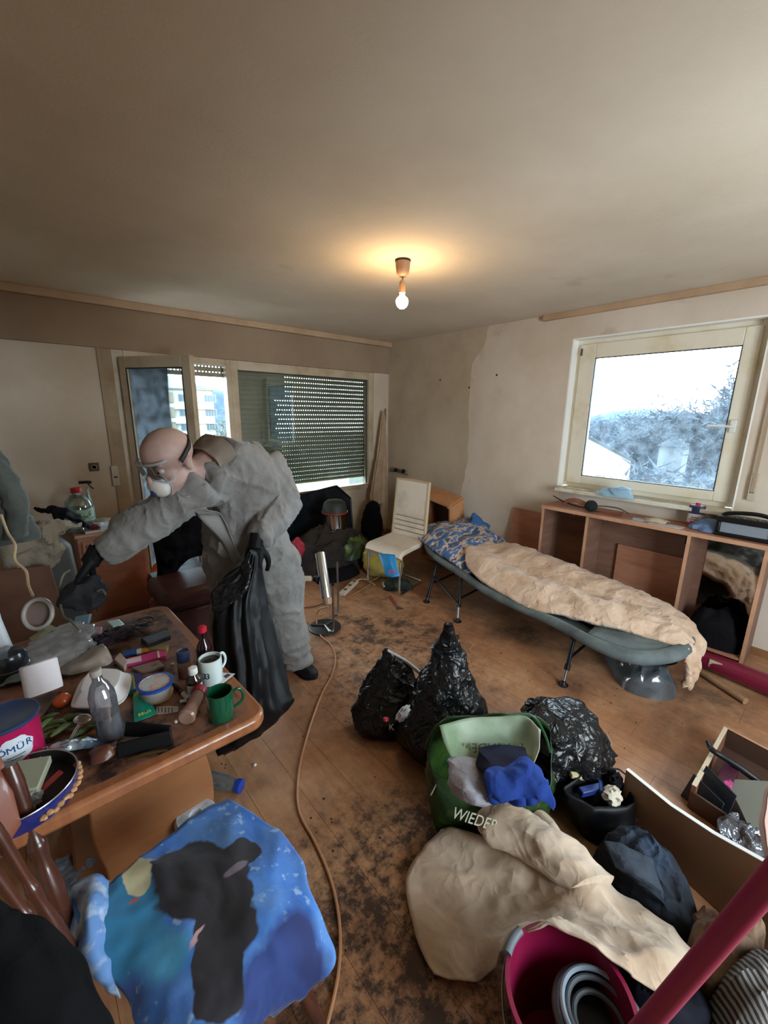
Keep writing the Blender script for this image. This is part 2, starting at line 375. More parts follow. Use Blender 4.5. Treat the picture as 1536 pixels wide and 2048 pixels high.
# torn wallpaper: thin sheets left on the right wall, their edges wandering
WPp = mat('wallpaper_remnant', '#BFAF9A', .9, var=('#A99882', 1.4, .4, .7), bump=(70, .2, .003), coord='World')
def paper(pts):
    M = frame((XW-.0002, 0, 0), (0, -1, 0), (0, 0, 1)); b = B(); out = []
    for i, (y, z) in enumerate(pts):
        y2, z2 = pts[(i+1) % len(pts)]; n = max(1, int(math.hypot(y2-y, z2-z)/.05))
        for k in range(n):
            yy, zz = y+(y2-y)*k/n, z+(z2-z)*k/n; w = 0 if (zz > 2.62 or zz < .02 or yy > 4.42) else .022
            out.append((-(yy+w*noise.noise(Vector((yy*9, zz*9, 3)))), zz+w*noise.noise(Vector((yy*9, zz*9, 8)))))
    return prism(b, out, M, .0012)
struct('wallpaper', paper([(4.43, 2.628), (2.85, 2.628), (2.9, 2.42), (3.04, 2.28), (3.05, 1.7), (3.02, 1.2), (3.1, .7), (3.0, .35), (3.1, .01), (4.43, .01)]), WPp, wr_)
# window on the right: cream frame, opened-in sash line, pane and handle
FW = mat('cream_window_frame', '#E0DBCB', .4, var=('#CDBF9A', 3, .5, .75), coord='World')
wnd = struct('window_1', (lambda b: (bb(b, 4.02, 4.09, 1.87, 1.925, 1.05, 2.395), bb(b, 4.02, 4.09, .56, .63, 1.05, 2.395), bb(b, 4.02, 4.09, .63, 1.87, 2.34, 2.395), bb(b, 4.02, 4.09, .63, 1.87, 1.03, 1.10), b)[-1])(B()), FW, bevel=.004)
ob = B(); bb(ob, 3.995, 4.06, 1.737, 1.875, 1.085, 2.345); bb(ob, 3.995, 4.06, .615, .712, 1.085, 2.345); bb(ob, 3.995, 4.06, .712, 1.737, 2.222, 2.345); bb(ob, 3.995, 4.06, .712, 1.737, 1.085, 1.162)
for nm, a in (('reveal', (3.921, 4.02, 1.913, 1.9249, 1.045, 2.394)), ('reveal', (3.921, 4.02, .5601, .572, 1.045, 2.394)), ('reveal', (3.921, 4.02, .573, 1.912, 2.383, 2.3949))): struct(nm, bb(B(), *a), mat('white_reveal', '#EDEDEA', .7), wnd)
struct('window_sash', ob, FW, wnd, bevel=.006)
struct('gasket', (lambda b: (bb(b, 4.0, 4.02, 1.731, 1.738, 1.161, 2.223), bb(b, 4.0, 4.02, .711, .718, 1.161, 2.223), bb(b, 4.0, 4.02, .712, 1.737, 2.216, 2.223), bb(b, 4.0, 4.02, .712, 1.737, 1.161, 1.168), b)[-1])(B()), mat('black_gasket', '#1D2222', .5), wnd)
GL = glass('window_glass', '#F2FAFF', .03, dirt=('#C4D6E8', 14, .02, .11))
struct('pane', bb(B(), 4.018, 4.024, .712, 1.737, 1.162, 2.222), GL, wnd)
CHR = mat('white_handle', '#D8D8D4', .3); b = B(); bb(b, 3.972, 3.996, .655, .69, 1.61, 1.70); tube(b, [(3.975, .672, 1.655), (3.945, .672, 1.655), (3.935, .70, 1.655), (3.935, .82, 1.652)], .009)
struct('window_handle', b, CHR, wnd, bevel=.003)
struct('hinge', bb(B(), 3.985, 3.997, 1.855, 1.87, 2.25, 2.31), mat('brown_hinge', '#5B4A3E', .5), wnd)
struct('window_sill', bb(B(), 3.80, 4.03, .50, 1.885, 1.015, 1.045), mat('stone_sill', '#CFCBBC', .5, var=('#A89770', 6, .5, .75), coord='World'), wnd, bevel=.004)
struct('trim_1', bb(B(), XW-.045, XW, Y0, 2.215, ZC-.05, ZC), TR, bevel=.003)
# shutter strap and its winder to the right of the window
b = B(); bb(b, XW-.03, XW, .455, .50, 1.14, 1.33); t = thing('shutter_strap_winder', 'off-white shutter strap winder on the wall right of the bright window', 'winder', (3.905, .48, 1.14)); obj('housing', b, mat('aged_plastic', '#B9AE9C', .5), t, bevel=.004)
obj('strap', bb(B(), XW-.034, XW-.031, .468, .488, 1.2, 2.35), mat('dirty_strap', '#A08C74', .8), t); obj('slot', bb(B(), XW-.033, XW-.029, .466, .49, 1.195, 1.203), mat('slot_black', '#151210', .6), t)
# back wall: plaster left, shutter box above, stub right, sill wall under the big pane
YB = 4.47
b = B(); bb(b, X0-.1, .70, YB, YB+.2, 0, 2.24); bb(b, 3.66, XW, YB-.02, YB+.2, 0, 2.24); bb(b, 1.73, 3.66, YB, YB+.2, 0, .70); bb(b, X0-.1, XW, YB+.05, YB+.25, 2.24, ZC)
struct('wall_back', b, WP)
struct('trim_2', bb(B(), X0, XW-.001, YW, YB+.05, 2.235, ZC-.061), BX)
struct('trim_3', bb(B(), X0, XW, YW-.045, YW+.06, ZC-.06, ZC), TR, bevel=.004)
struct('trim_4', bb(B(), .60, .70, YB-.014, YB, 0, 2.235), mat('strap_channel', '#A8977F', .8, var=('#8A765E', 3, .4, .7), coord='World'))
b = B(); bb(b, .70, .79, 4.46, 4.55, 0, 2.235); bb(b, 1.70, 1.82, 4.46, 4.55, 0, 2.235); bb(b, .79, 1.70, 4.46, 4.55, 2.17, 2.235); bb(b, .79, 1.70, 4.46, 4.55, 0, .03)
d1 = struct('door_1', b, FR, bevel=.005)
M = frame((.785, 4.44, 0), (.405, -.60, 0), (0, 0, 1))
lw, lh = .735, 2.17
b = B()
for x0, x1, z0, z1 in ((0, .075, .04, lh), (lw-.085, lw, .04, lh), (.075, lw-.085, lh-.095, lh), (.075, lw-.085, .04, .14)):
    prism(b, [(x0, z0), (x1, z0), (x1, z1), (x0, z1)], M, .055)
lf = struct('door_leaf', b, FR, d1, bevel=.006)
b = B()
for x0, x1, z0, z1 in ((.072, .08, .14, lh-.095), (lw-.09, lw-.082, .14, lh-.095), (.08, lw-.09, lh-.103, lh-.095)): prism(b, [(x0, z0), (x1, z0), (x1, z1), (x0, z1)], M @ Matrix.Translation((0, 0, .052)), .006)
struct('door_gasket', b, MC['black_gasket'], lf)
struct('door_pane', prism(B(), [(.075, .14), (lw-.085, .14), (lw-.085, lh-.095), (.075, lh-.095)], M @ Matrix.Translation((0, 0, .025)), .006), GL, lf)
b = B(); p0 = M @ Vector((lw-.04, 1.05, .06)); tube(b, [M @ Vector((lw-.04, 1.05, .055)), M @ Vector((lw-.04, 1.05, .10)), M @ Vector((lw-.06, 1.05, .105)), M @ Vector((lw-.16, 1.05, .105))], .009); struct('door_handle', b, CHR, lf)
b = B(); bb(b, 1.745, 1.82, 4.455, 4.55, .70, 2.235); bb(b, 3.58, 3.66, 4.455, 4.55, .70, 2.235); bb(b, 1.82, 3.58, 4.455, 4.55, 2.14, 2.235); bb(b, 1.82, 3.58, 4.455, 4.55, .70, .76)
w2 = struct('window_2', b, FR, bevel=.005)
struct('pane', bb(B(), 1.82, 3.58, 4.50, 4.506, .76, 2.14), glass('shutter_side_glass', '#E8F0EE', .05), w2)
struct('gasket', (lambda b: (bb(b, 1.818, 1.826, 4.497, 4.51, .76, 2.14), bb(b, 3.573, 3.58, 4.497, 4.51, .76, 2.14), bb(b, 1.82, 3.58, 4.497, 4.51, 2.132, 2.14), b)[-1])(B()), MC['black_gasket'], w2)
# roller shutter outside the big pane: each slat with its row of light slots
SL = mat('shutter_slat', '#8F8C78', .55, var=('#78745F', 2.5, .4, .7), coord='World')
rs = thing('roller_shutter', 'grey-green roller shutter of slotted slats lowered outside the large window', 'shutter', (2.7, 4.60, .84))
SP = .0535
def slat(nx0):
    b = B(); x0, x1 = 1.80, 3.62
    z = 0
    pr = [(4.612, 0), (4.598, .010), (4.596, .022), (4.60, .036), (4.612, .0455)]
    for (ya, za), (yb, zb) in zip(pr, pr[1:]):
        v = [b.verts.new(p) for p in ((x0, ya, za), (x1, ya, za), (x1, yb, zb), (x0, yb, zb))]; b.faces.new(v)
    v = [b.verts.new(p) for p in ((x0, 4.615, 0), (x1, 4.615, 0), (x1, 4.615, .0455), (x0, 4.615, .0455))]; b.faces.new(v)
    if nx0 > x0: bb(b, x0, nx0, 4.606, 4.612, .0435, SP)
    x = nx0
    while x < x1: bb(b, x, x+.019, 4.606, 4.612, .0435, SP); x += .032
    return b
fs = {}
for i in range(26):
    z = .835+i*SP; key = 0 if i in (0, 1, 6, 7, 8, 9) else (1 if i < 19 else 2); key = (2.35, 2.0, 2.42)[key]
    if 2 <= i <= 5: key = 1.82
    if 10 <= i <= 18: key = 2.28+.02*(i % 3)
    key = round(key, 2)
    if key not in fs:
        o = obj('slat', slat(key), SL, rs, smooth=True); fs[key] = o
    else: o = fs[key].copy(); COL.objects.link(o)
    o.location.z = z
for x in (1.76, 3.62): obj('guide_rail', bb(B(), x, x+.04, 4.585, 4.63, .70, 2.3), SL, rs)
r2 = thing('roller_shutter', 'roller shutter curtain rolled almost fully up above the open balcony door', 'shutter', (1.23, 4.60, 2.0))
for x in (.70, 1.72): obj('guide_rail', bb(B(), x, x+.04, 4.585, 4.63, 0, 2.3), SL, r2)
for i in range(4):
    b = B(); bb(b, .74, 1.72, 4.60, 4.615, 2.065+i*SP, 2.108+i*SP); x = .74
    while x < 1.72: bb(b, x, x+.0185, 4.604, 4.611, 2.108+i*SP, 2.065+(i+1)*SP+.001); x += .034
    obj('slat', b, SL, r2, smooth=False)
# left wall, rear wall with an unseen window added to fill the room with light
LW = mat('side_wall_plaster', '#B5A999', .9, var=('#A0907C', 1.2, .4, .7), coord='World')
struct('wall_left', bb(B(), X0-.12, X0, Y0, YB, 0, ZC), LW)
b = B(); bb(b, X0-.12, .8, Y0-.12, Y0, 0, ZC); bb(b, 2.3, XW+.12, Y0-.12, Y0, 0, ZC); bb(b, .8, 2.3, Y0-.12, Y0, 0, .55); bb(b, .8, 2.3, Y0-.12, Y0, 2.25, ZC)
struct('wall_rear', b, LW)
b = B(); bb(b, .8, .87, Y0-.09, Y0-.03, .55, 2.25); bb(b, 2.23, 2.3, Y0-.09, Y0-.03, .55, 2.25); bb(b, .87, 2.23, Y0-.09, Y0-.03, 2.18, 2.25); bb(b, .87, 2.23, Y0-.09, Y0-.03, .55, .62); bb(b, 1.52, 1.58, Y0-.09, Y0-.03, .62, 2.18)
w3 = struct('fill_window', b, FR)  # added out of view as a source of fill light
# baseboards
BBm = mat('baseboard_wood', '#8E6340', .6, var=('#6F4A2E', 5, .4, .7), coord='World')
struct('baseboard_right', bb(B(), XW-.014, XW-.001, Y0, 4.44, 0, .055), BBm); struct('baseboard_back', bb(B(), X0, .59, YB-.014, YB, 0, .055), BBm)
# holes and stains on the right wall
for (yy, zz) in ((3.915,3.504,2.114)[1:], (3.915,2.709,2.126)[1:], (3.915,3.063,2.011)[1:]):
    struct('wall_hole', lathe(B(), [(.012, 0), (.007, -.002), (.004, .0)], (XW-.0015, yy, zz), (1, 0, 0), 9), mat('hole_brown', '#4A382A', .9), wr_)
# light socket with its bulb
t = thing('ceiling_lamp', 'bare glowing bulb hanging under a small brown ceiling rose', 'lamp', (1.922, 2.062, 2.45))
c = (1.922, 2.062); AG = mat('aged_lamp_plastic', '#8F6E55', .5)
obj('ceiling_rose', lathe(B(), [(.010, 2.535), (.026, 2.540), (.038, 2.556), (.043, 2.585), (.046, 2.618), (.030, 2.619)], (c[0], c[1], 0), seg=28), AG, t)
obj('canopy_gap', lathe(B(), [(.040, 2.617), (.048, 2.619), (.048, 2.629), (.02, 2.6295)], (c[0], c[1], 0), seg=28), mat('lamp_gap_dark', '#20140E', .8), t)
obj('cable', tube(B(), [(c[0], c[1], 2.54), (c[0]+.002, c[1], 2.53), (c[0], c[1], 2.517)], .004, 8), mat('lamp_cable', '#6B4A30', .6), t)
obj('lamp_holder', lathe(B(), [(.003, 2.520), (.013, 2.515), (.019, 2.503), (.020, 2.485), (.020, 2.445), (.017, 2.444)], (c[0], c[1], 0), seg=24), mat('lamp_holder_tan', '#A58362', .5), t)
obj('bulb', lathe(B(), [(.012, 2.445), (.017, 2.43), (.033, 2.415), (.0385, 2.40), (.037, 2.385), (.029, 2.368), (.016, 2.358), (.002, 2.355)], (c[0], c[1], 0), seg=28), mat('glowing_bulb', '#FFE0B0', .3, emit=('#FFD9A0', 45)), t)
L = bpy.data.lights.new('bulb_light', 'POINT'); L.energy = 4.5; L.color = (1, .58, .25); L.shadow_soft_size = .05; o = bpy.data.objects.new('bulb_light', L); o.location = (c[0], c[1], 2.40); COL.objects.link(o)
# socket and strap box on the back wall
sp = (0.457,4.466,1.222)
t = thing('wall_socket', 'brown square wall socket on the back wall above the water bottle', 'socket', sp)
obj('plate', bb(B(), sp[0]-.037, sp[0]+.037, 4.458, 4.469, sp[2]-.037, sp[2]+.037), mat('socket_brown', '#5C4637', .5), t, bevel=.003)
obj('insert', lathe(B(), [(.022, 0), (.022, .004), (.016, .005), (.015, .001)], (sp[0], 4.459, sp[2]), (0, -1, 0), 20), mat('socket_tan', '#A58E78', .5), t)
sp = (0.607,4.460,1.115)
t = thing('shutter_strap_winder', 'pale shutter strap winder on the back wall left of the open balcony door', 'winder', sp)
obj('housing', bb(B(), sp[0]-.028, sp[0]+.028, 4.44, 4.468, sp[2]-.075, sp[2]+.11), MC['aged_plastic'], t, bevel=.004); obj('slot', bb(B(), sp[0]-.014, sp[0]+.014, 4.437, 4.442, sp[2]+.0, sp[2]+.012), MC['slot_black'], t)
obj('strap', bb(B(), sp[0]-.012, sp[0]+.012, 4.452, 4.455, sp[2]+.05, 2.235), MC['dirty_strap'], t)
# ---------------------------------------------------------------- outside
OW = mat('far_facade', '#8A8A84', .9, var=('#76766F', .1, .4, .6), coord='World')
OG = mat('far_glass', '#0E2630', .3); OF = mat('far_frame', '#4E6068', .6)
gnd = obj('ground', bb(B(), 4.5, 200, -120, 200, -9.2, -9), mat('far_grass', '#1C221C', .9), kind='structure', origin=False, smooth=False)
gnd = obj('ground_courtyard', bb(B(), -120, 4.5, 8, 200, -9.2, -9), mat('far_courtyard', '#3A3A36', .9), kind='structure', origin=False, smooth=False)
# apartment block seen through the balcony door: faces the camera across the courtyard
bc = Vector((21.256,77.060,2.215)); base = thing('apartment_building', 'white apartment block with rows of blue windows beyond the balcony door', 'building', (bc.x, bc.y, -9))
view = Vector((bc.x, bc.y, 0)).normalized(); bx_ = Vector((view.y, -view.x, 0))
def FB(b, u0, u1, d0, d1, z0, z1):
    c = bc+bx_*((u0+u1)/2)+view*((d0+d1)/2); c.z = (z0+z1)/2
    return box(b, c, (u1-u0, d1-d0, z1-z0), Matrix((( bx_.x, view.x, 0), (bx_.y, view.y, 0), (0, 0, 1))))
obj('wall', FB(B(), -7.5, 5.1, 0, 9, -9, 5.2), OW, base, smooth=False)
obj('roof_storey', FB(B(), -5.2, 2.2, .8, 8, 5.2, 7.3), OW, base, smooth=False)
obj('roof_slab', FB(B(), -7.7, 5.3, -.35, 9, 5.1, 5.35), mat('far_slab', '#4A4842', .9), base, smooth=False)
wz = [3.15, .75, -1.65, -4.05, -6.4]
for z in wz:
    obj('parapet', FB(B(), -7.6, 5.15, -.5, 0, z-1.2, z-.15), OW, base, smooth=False)
    for u in (-5.5, -.3, 3.7):
        w = 2.6 if u < 3 else 1.9
        p = obj('window', FB(B(), u, u+w, -.06, .02, z, z+1.3), OF, base, smooth=False)
        n = 4
        for k in range(n): obj('pane', FB(B(), u+.1+k*(w-.1)/n, u+(k+1)*(w-.1)/n, -.1, -.05, z+.12, z+1.18), OG, p, smooth=False)
    obj('stair_column', FB(B(), -2.3, -1.0, -.5, 0, z-.3, z+1.5), mat('far_column', '#5E5848', .9), base, smooth=False)
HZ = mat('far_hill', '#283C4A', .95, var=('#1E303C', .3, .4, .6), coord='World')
b = B(); hc = Vector((51.716,161.856,9.381)); loft(b, [((hc.x-25, hc.y+18, -9), (60, 20)), ((hc.x-22, hc.y+15, 6), (45, 14)), ((hc.x-20, hc.y+12, hc.z+1.5), (26, 8)), ((hc.x-20, hc.y+12, hc.z+3.5), (8, 3))], wr=3, ws=.08, seg=24)
obj('hill', b, HZ, kind='structure', origin=False)
# trees with bare twigs
TW = mat('bare_twigs', '#10161E', .9, var=('#26343F', .5, .4, .65), coord='World'); TK = mat('tree_bark', '#14191E', .9)
def tree(name, label, p, h, r, seed, n=2600, zc=None, cat='tree', tws=None):
    R = random.Random(seed); t = thing(name, label, cat, (p[0], p[1], -9), 'trees outside the windows')
    zt = p[2]; zb = -9; c = Vector((p[0], p[1], zt-h*.45)); b = B()
    tube(b, [(p[0], p[1], zb), (p[0]+.2, p[1]-.1, zb+(zt-zb)*.35), (p[0], p[1], zt-h*.3)], [.28, .2, .05], 7)
    tips = []
    for k in range(16):
        a = R.uniform(0, 6.28); e = R.uniform(.2, 1.1); l = R.uniform(.5, .95)
        s0 = Vector((p[0], p[1], zt-h*R.uniform(.45, .85))); d = Vector((math.cos(a)*math.cos(e)*r, math.sin(a)*math.cos(e)*r, math.sin(e)*h*.45))*l
        tube(b, [s0, s0+d*.5+Vector((0, 0, -.1*r)), s0+d], [.07, .04, .012], 5, n=3); tips.append((s0, d))
    obj('trunk', b, TK, t)
    b = B()
    for k in range(n):
        s0, d = tips[R.randrange(16)]; q = s0+d*R.uniform(.25, 1.1)+Vector((R.gauss(0, .17)*r, R.gauss(0, .17)*r, R.gauss(0, .13)*h*.5))
        dr = Vector((R.uniform(-1, 1), R.uniform(-1, 1), R.uniform(-.2, 1))).normalized()*R.uniform(.3, 1.0); w = Vector((R.uniform(-1, 1), R.uniform(-1, 1), R.uniform(-1, 1))).normalized()*R.uniform(.03, .085)
        b.faces.new([b.verts.new(q-w), b.verts.new(q+w), b.verts.new(q+dr)])
    obj('twigs', b, tws or TW, t, kind='stuff', smooth=False)
tree('tree', 'tall bare tree rising highest at the right side of the window view', (34.653,6.687,6.131), 9, 3.0, 3, 5500)
tree('tree', 'broad bare tree in the middle of the window view behind the small pale house', (42.330,10.253,4.055), 9, 5.5, 4, 7000)
tree('tree', 'dense tree at the left of the window view beyond the gabled house', (45.659,18.167,3.763), 11, 6.5, 5, 7000)
tree('tree', 'low dense tree between the gabled house and the small pale house', (43.552,13.722,1.154), 10, 5, 6, 5000)
tree('tree', 'large bare tree filling the lower right of the window view', (22.611,4.452,0.428), 7, 3.6, 8, 6000)
tree('tree', 'bushy tree at the lower middle of the window view beside the gabled house', (19.307,5.913,0.269), 6, 2.8, 9, 5000)
tree('tree', 'bare pale tree right of the apartment block beyond the balcony door', (20.612,57.471,3.137), 14, 3.2, 10, 2600, tws=mat('pale_twigs', '#3A4036', .9))
# wooded bank behind the trees
b = B(); bk = [(68.018,35.707,0.076), (84.124,29.143,2.068), (87.346,19.303,1.363), (83.512,8.802,0.706)]
sheet(b, [[Vector((p[0], p[1], -9)) for p in bk], [Vector((p[0]*1.01, p[1]*1.01, (p[2]-9)/2)) for p in bk], [Vector(p) for p in bk], [Vector((p[0]*1.2, p[1]*1.2, p[2]-1)) for p in bk], [Vector((p[0]*1.25, p[1]*1.25, -9)) for p in bk]], 10, 12, wr=.7, ws=.35)
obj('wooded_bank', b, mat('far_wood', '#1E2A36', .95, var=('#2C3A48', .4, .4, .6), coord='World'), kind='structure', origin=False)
# gabled house and small pale house
t = thing('gabled_house', 'cream gabled house with a dark roof edge low in the right window', 'house', (27, 10, -9))
HM = mat('house_render', '#D9D2BC', .9); RM = mat('house_roof', '#12181A', .8)
h0 = Vector((24.344,12.819,1.485)); h1 = Vector((27.675,9.149,-0.953)); dd = h1-h0
b = B(); n_ = Vector((h0.x, h0.y, 0)).normalized()
vs = [Vector((h0.x, h0.y, -9)), Vector((h1.x, h1.y, -9)), h1, h0, Vector((h0.x-dd.x, h0.y-dd.y, h1.z)), Vector((h0.x-dd.x, h0.y-dd.y, -9))]
fr = [b.verts.new(v) for v in vs]; bk_ = [b.verts.new(v+n_*8) for v in vs]; b.faces.new(fr); b.faces.new(bk_[::-1])
for i in range(6): b.faces.new((fr[i], fr[(i+1) % 6], bk_[(i+1) % 6], bk_[i]))
obj('wall', b, HM, t, smooth=False)
b = B()
for a, c in ((h0, h1+dd*.04), (h0, Vector((h0.x-dd.x*1.04, h0.y-dd.y*1.04, h1.z-.05)))):
    up_ = Vector((0, 0, .2)); v = [a-n_*.3, c-n_*.3, c-n_*.3+up_, a-n_*.3+up_, a+n_*8.3, c+n_*8.3, c+n_*8.3+up_, a+n_*8.3+up_]; v = [b.verts.new(q) for q in v]
    for f in ((0, 1, 2, 3), (7, 6, 5, 4), (0, 4, 5, 1), (3, 2, 6, 7), (0, 3, 7, 4), (1, 5, 6, 2)): b.faces.new([v[i] for i in f])
obj('roof', b, RM, t, smooth=False)
s = Vector((38.066,9.699,-0.797)); t = thing('small_house', 'small pale house with a hipped roof among the bare trees', 'house', (s.x, s.y, -9))
b = B(); bb(b, s.x-.7, s.x+.7, s.y-.8, s.y+.8, -9, s.z+.3); obj('wall', b, mat('small_house_render', '#4A4E52', .9), t, smooth=False)
b = B(); q = [b.verts.new(v) for v in ((s.x-.9, s.y-1.0, s.z+.3), (s.x+.9, s.y-1.0, s.z+.3), (s.x+.9, s.y+1.0, s.z+.3), (s.x-.9, s.y+1.0, s.z+.3))]; tp = b.verts.new((s.x, s.y, s.z+1.1)); b.faces.new(q[::-1])
for i in range(4): b.faces.new((q[i], q[(i+1) % 4], tp))
obj('roof', b, mat('pale_roof', '#20282E', .9), t, smooth=False)
# balcony: slab, side wall, parapet rail
BC = mat('balcony_concrete', '#5C6888', .9, var=('#3E4A68', 30, .4, .6), bump=(60, .6), coord='World')
bw = (1.429,5.600,1.842)
obj('trim_5', bb(B(), .66, .985, 4.72, 5.05, -.1, 2.33), BC, kind='structure', origin=False, smooth=False)
obj('trim_6', bb(B(), -.6, 4.3, 4.72, 6.0, -.25, -.05), mat('balcony_slab', '#A9ACAB', .9), kind='structure', origin=False, smooth=False)
obj('trim_7', bb(B(), .9, 4.3, 5.9, 5.98, -.05, .95), mat('balcony_parapet', '#C2CBCE', .8), kind='structure', origin=False, smooth=False)
obj('trim_8', bb(B(), -.6, 4.3, 4.70, 6.1, 2.34, 2.6), mat('upper_slab', '#CDD5D4', .9), kind='structure', origin=False, smooth=False)
# ---------------------------------------------------------------- furniture
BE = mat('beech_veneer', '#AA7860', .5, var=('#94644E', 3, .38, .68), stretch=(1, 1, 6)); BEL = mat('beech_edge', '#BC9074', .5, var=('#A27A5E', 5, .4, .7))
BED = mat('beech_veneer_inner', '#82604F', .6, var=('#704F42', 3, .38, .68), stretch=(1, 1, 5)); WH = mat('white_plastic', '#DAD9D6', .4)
BLK = mat('black_plastic', '#0C0C0E', .45, spec=.35); CH = mat('chrome', '#D0D0CE', .18, metal=1); STL = mat('dull_steel', '#8C8A86', .35, metal=1)
MIR = mat('cabinet_mirror', '#B9B3AA', .06, metal=1)
# long low cabinet under the right window
t = thing('cabinet', 'long beech cabinet without doors under the right window', 'cabinet', (3.75, 1.08, 0))
def cb(name, x0, x1, y0, y1, z0, z1, m, **k): return obj(name, bb(B(), x0, x1, y0, y1, z0, z1), m, t, smooth=False, **k)
cb('top_panel', 3.585, 3.9, .27, 1.885, .875, .905, BE, bevel=.002); cb('top_edge', 3.580, 3.586, .27, 1.885, .875, .905, BEL)
for i, y in enumerate((1.868, 1.462, .728, .300)):
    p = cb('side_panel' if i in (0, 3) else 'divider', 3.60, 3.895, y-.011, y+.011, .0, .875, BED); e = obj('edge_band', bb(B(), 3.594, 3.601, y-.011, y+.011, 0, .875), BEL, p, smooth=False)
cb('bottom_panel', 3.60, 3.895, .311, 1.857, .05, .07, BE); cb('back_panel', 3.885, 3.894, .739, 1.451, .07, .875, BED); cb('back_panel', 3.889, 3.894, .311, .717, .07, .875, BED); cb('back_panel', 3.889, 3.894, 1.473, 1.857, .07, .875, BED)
cb('fallen_panel', 3.86, 3.872, .76, 1.28, .08, .62, BE, label='lighter brown loose panel in the middle bay')
cb('mirror', 3.884, 3.888, .325, .66, .10, .865, MIR, label='mirror at the back of the right bay'); cb('mirror', 3.884, 3.888, 1.476, 1.56, .10, .865, MIR, label='narrow mirror strip in the left bay')
for y in (1.33, 1.60): cb('hinge', 3.66, 3.70, y, y+.02, .845, .873, STL)
for z in (.82, .80): cb('hinge', 3.615, 3.635, .74, .752, z, z+.03, BLK)
# board leaning on the wall left of the cabinet
M = frame((3.80, 1.98, 0), (0, 1, 0), (.10, 0, .745)); obj('loose_board', prism(B(), [(0, 0), (.375, 0), (.37, .76), (.0, .755)], M, -.014), BE, bevel=.001, label='reddish wooden board leaning on the wall left of the long cabinet', cat='board')
# empty wooden drawer stood on end near the corner
t = thing('wooden_drawer', 'pale open wooden drawer stood on end against the wall behind the white chair', 'drawer_box', (3.62, 3.05, 0)); PN = mat('pine', '#C08A60', .55, var=('#A06C46', 4, .4, .7))
def dr(name, pts, m, mi=None):
    b = B(); v = [b.verts.new(p) for p in pts]
    for f in ((0, 1, 2, 3), (7, 6, 5, 4), (0, 4, 5, 1), (1, 5, 6, 2), (2, 6, 7, 3), (3, 7, 4, 0)): b.faces.new([v[i] for i in f])
    return obj(name, b, m, t, smooth=False, bevel=.001)
dx = Vector((.30, .05, .06))
def bar(name, a, c, th, m=PN):
    a = Vector(a); c = Vector(c); up = Vector(th); return dr(name, [a, c, c+up, a+up, a+dx, c+dx, c+up+dx, a+up+dx], m)
A1, A2, A3, A4 = Vector((3.42, 3.28, .78)), Vector((3.42, 2.86, .72)), Vector((3.46, 2.84, .06)), Vector((3.46, 3.26, .06))
bar('side_board', A1, A2, (0, 0, .018)); bar('front_board', A2, A3, (0, -.02, 0)); bar('side_board', A3, A4, (0, 0, -.018)); bar('rear_board', A4, A1, (0, .02, 0))
t_ = t; b = B(); v = [b.verts.new(p+dx*.97) for p in (A1, A2, A3, A4)]; b.faces.new(v); obj('bottom_board', b, mat('drawer_bottom_smoky', '#4A3A33', .5, var=('#6E5648', 3, .4, .7)), t, smooth=False, solid=.005)
obj('edge_strip', box(B(), A2+Vector((0, -.01, .012)), (.05, .022, .03)), PN, t)
# dark glass-fronted panel with cut corners leaning at the window
t = thing('framed_panel', 'large dark glossy panel with a cut upper corner leaning below the shuttered window', 'panel', (2.4, 4.3, 0))
o2 = [(1.55, .03), (3.13, .03), (3.13, .64), (2.93, .82), (2.23, .745), (1.55, .68)]
M = frame((0, 4.21, 0), (1, 0, 0), (0, .1, 1)); obj('glass', prism(B(), o2, M, -.01), mat('dark_glass', '#12161A', .08, coat=.4, var=('#1E262E', 3, .4, .7)), t, smooth=False)
for i in range(len(o2)):
    a, c = o2[i], o2[(i+1) % len(o2)]; obj('frame_bar', tube(B(), [M @ Vector((a[0], a[1], .004)), M @ Vector((c[0], c[1], .004))], .014, 8), BLK, t)
# white cantilever chair
t = thing('dining_chair', 'white leatherette cantilever chair with a tall ribbed back near the corner', 'chair', (2.8, 2.95, 0)); WL = mat('white_leatherette', '#D2C7B8', .45, var=('#B9A995', 4, .5, .75), bump=(180, .15, .002))
# axes: front-left leg (2.494,3.113) front-right leg (2.538,2.675)
fl, fr_ = Vector((2.49, 3.10, 0)), Vector((2.535, 2.675, 0)); bk = Vector((.44, .12, 0))
def cp(u, v, z): return fl+(fr_-fl)*u+bk*v+Vector((0, 0, z))
for u in (0, 1): obj('leg', tube(B(), [cp(u, .02, .36), cp(u, .0, .2), cp(u, 0, .04), cp(u, .06, .013), cp(u, .3, .012), cp(u, .98, .012)], .0115, 10), CH, t)
obj('rear_crossbar', tube(B(), [cp(0, .98, .012), cp(.5, .99, .012), cp(1, .98, .012)], .0115, 10), CH, t)
b = B(); sheet(b, [[cp(u, v, z) for u in (-.04, .25, .5, .75, 1.04)] for v, z in ((-.03, .385), (.06, .425), (.4, .43), (.8, .425), (1.0, .43))], 5, 5, wr=.004, ws=5, seed=2); obj('seat', b, WL, t, solid=.05, bevel=.015)
for i, (v0, z0, z1) in enumerate(((1.02, .45, .50), (1.05, .505, .55), (1.07, .555, .60), (1.09, .605, .65), (1.10, .655, 1.03))):
    b = B(); w = .02*(z0-.45)
    sheet(b, [[cp(u, v0+.28*(z-z0), z) for u in (.0+w, .3, .7, 1-w)] for z in (z0, (z0+z1)/2, z1)], 3, 4, wr=.002, seed=3); obj('backrest' if i == 4 else 'backrest_rib', b, WL, t, solid=.042, bevel=.008)
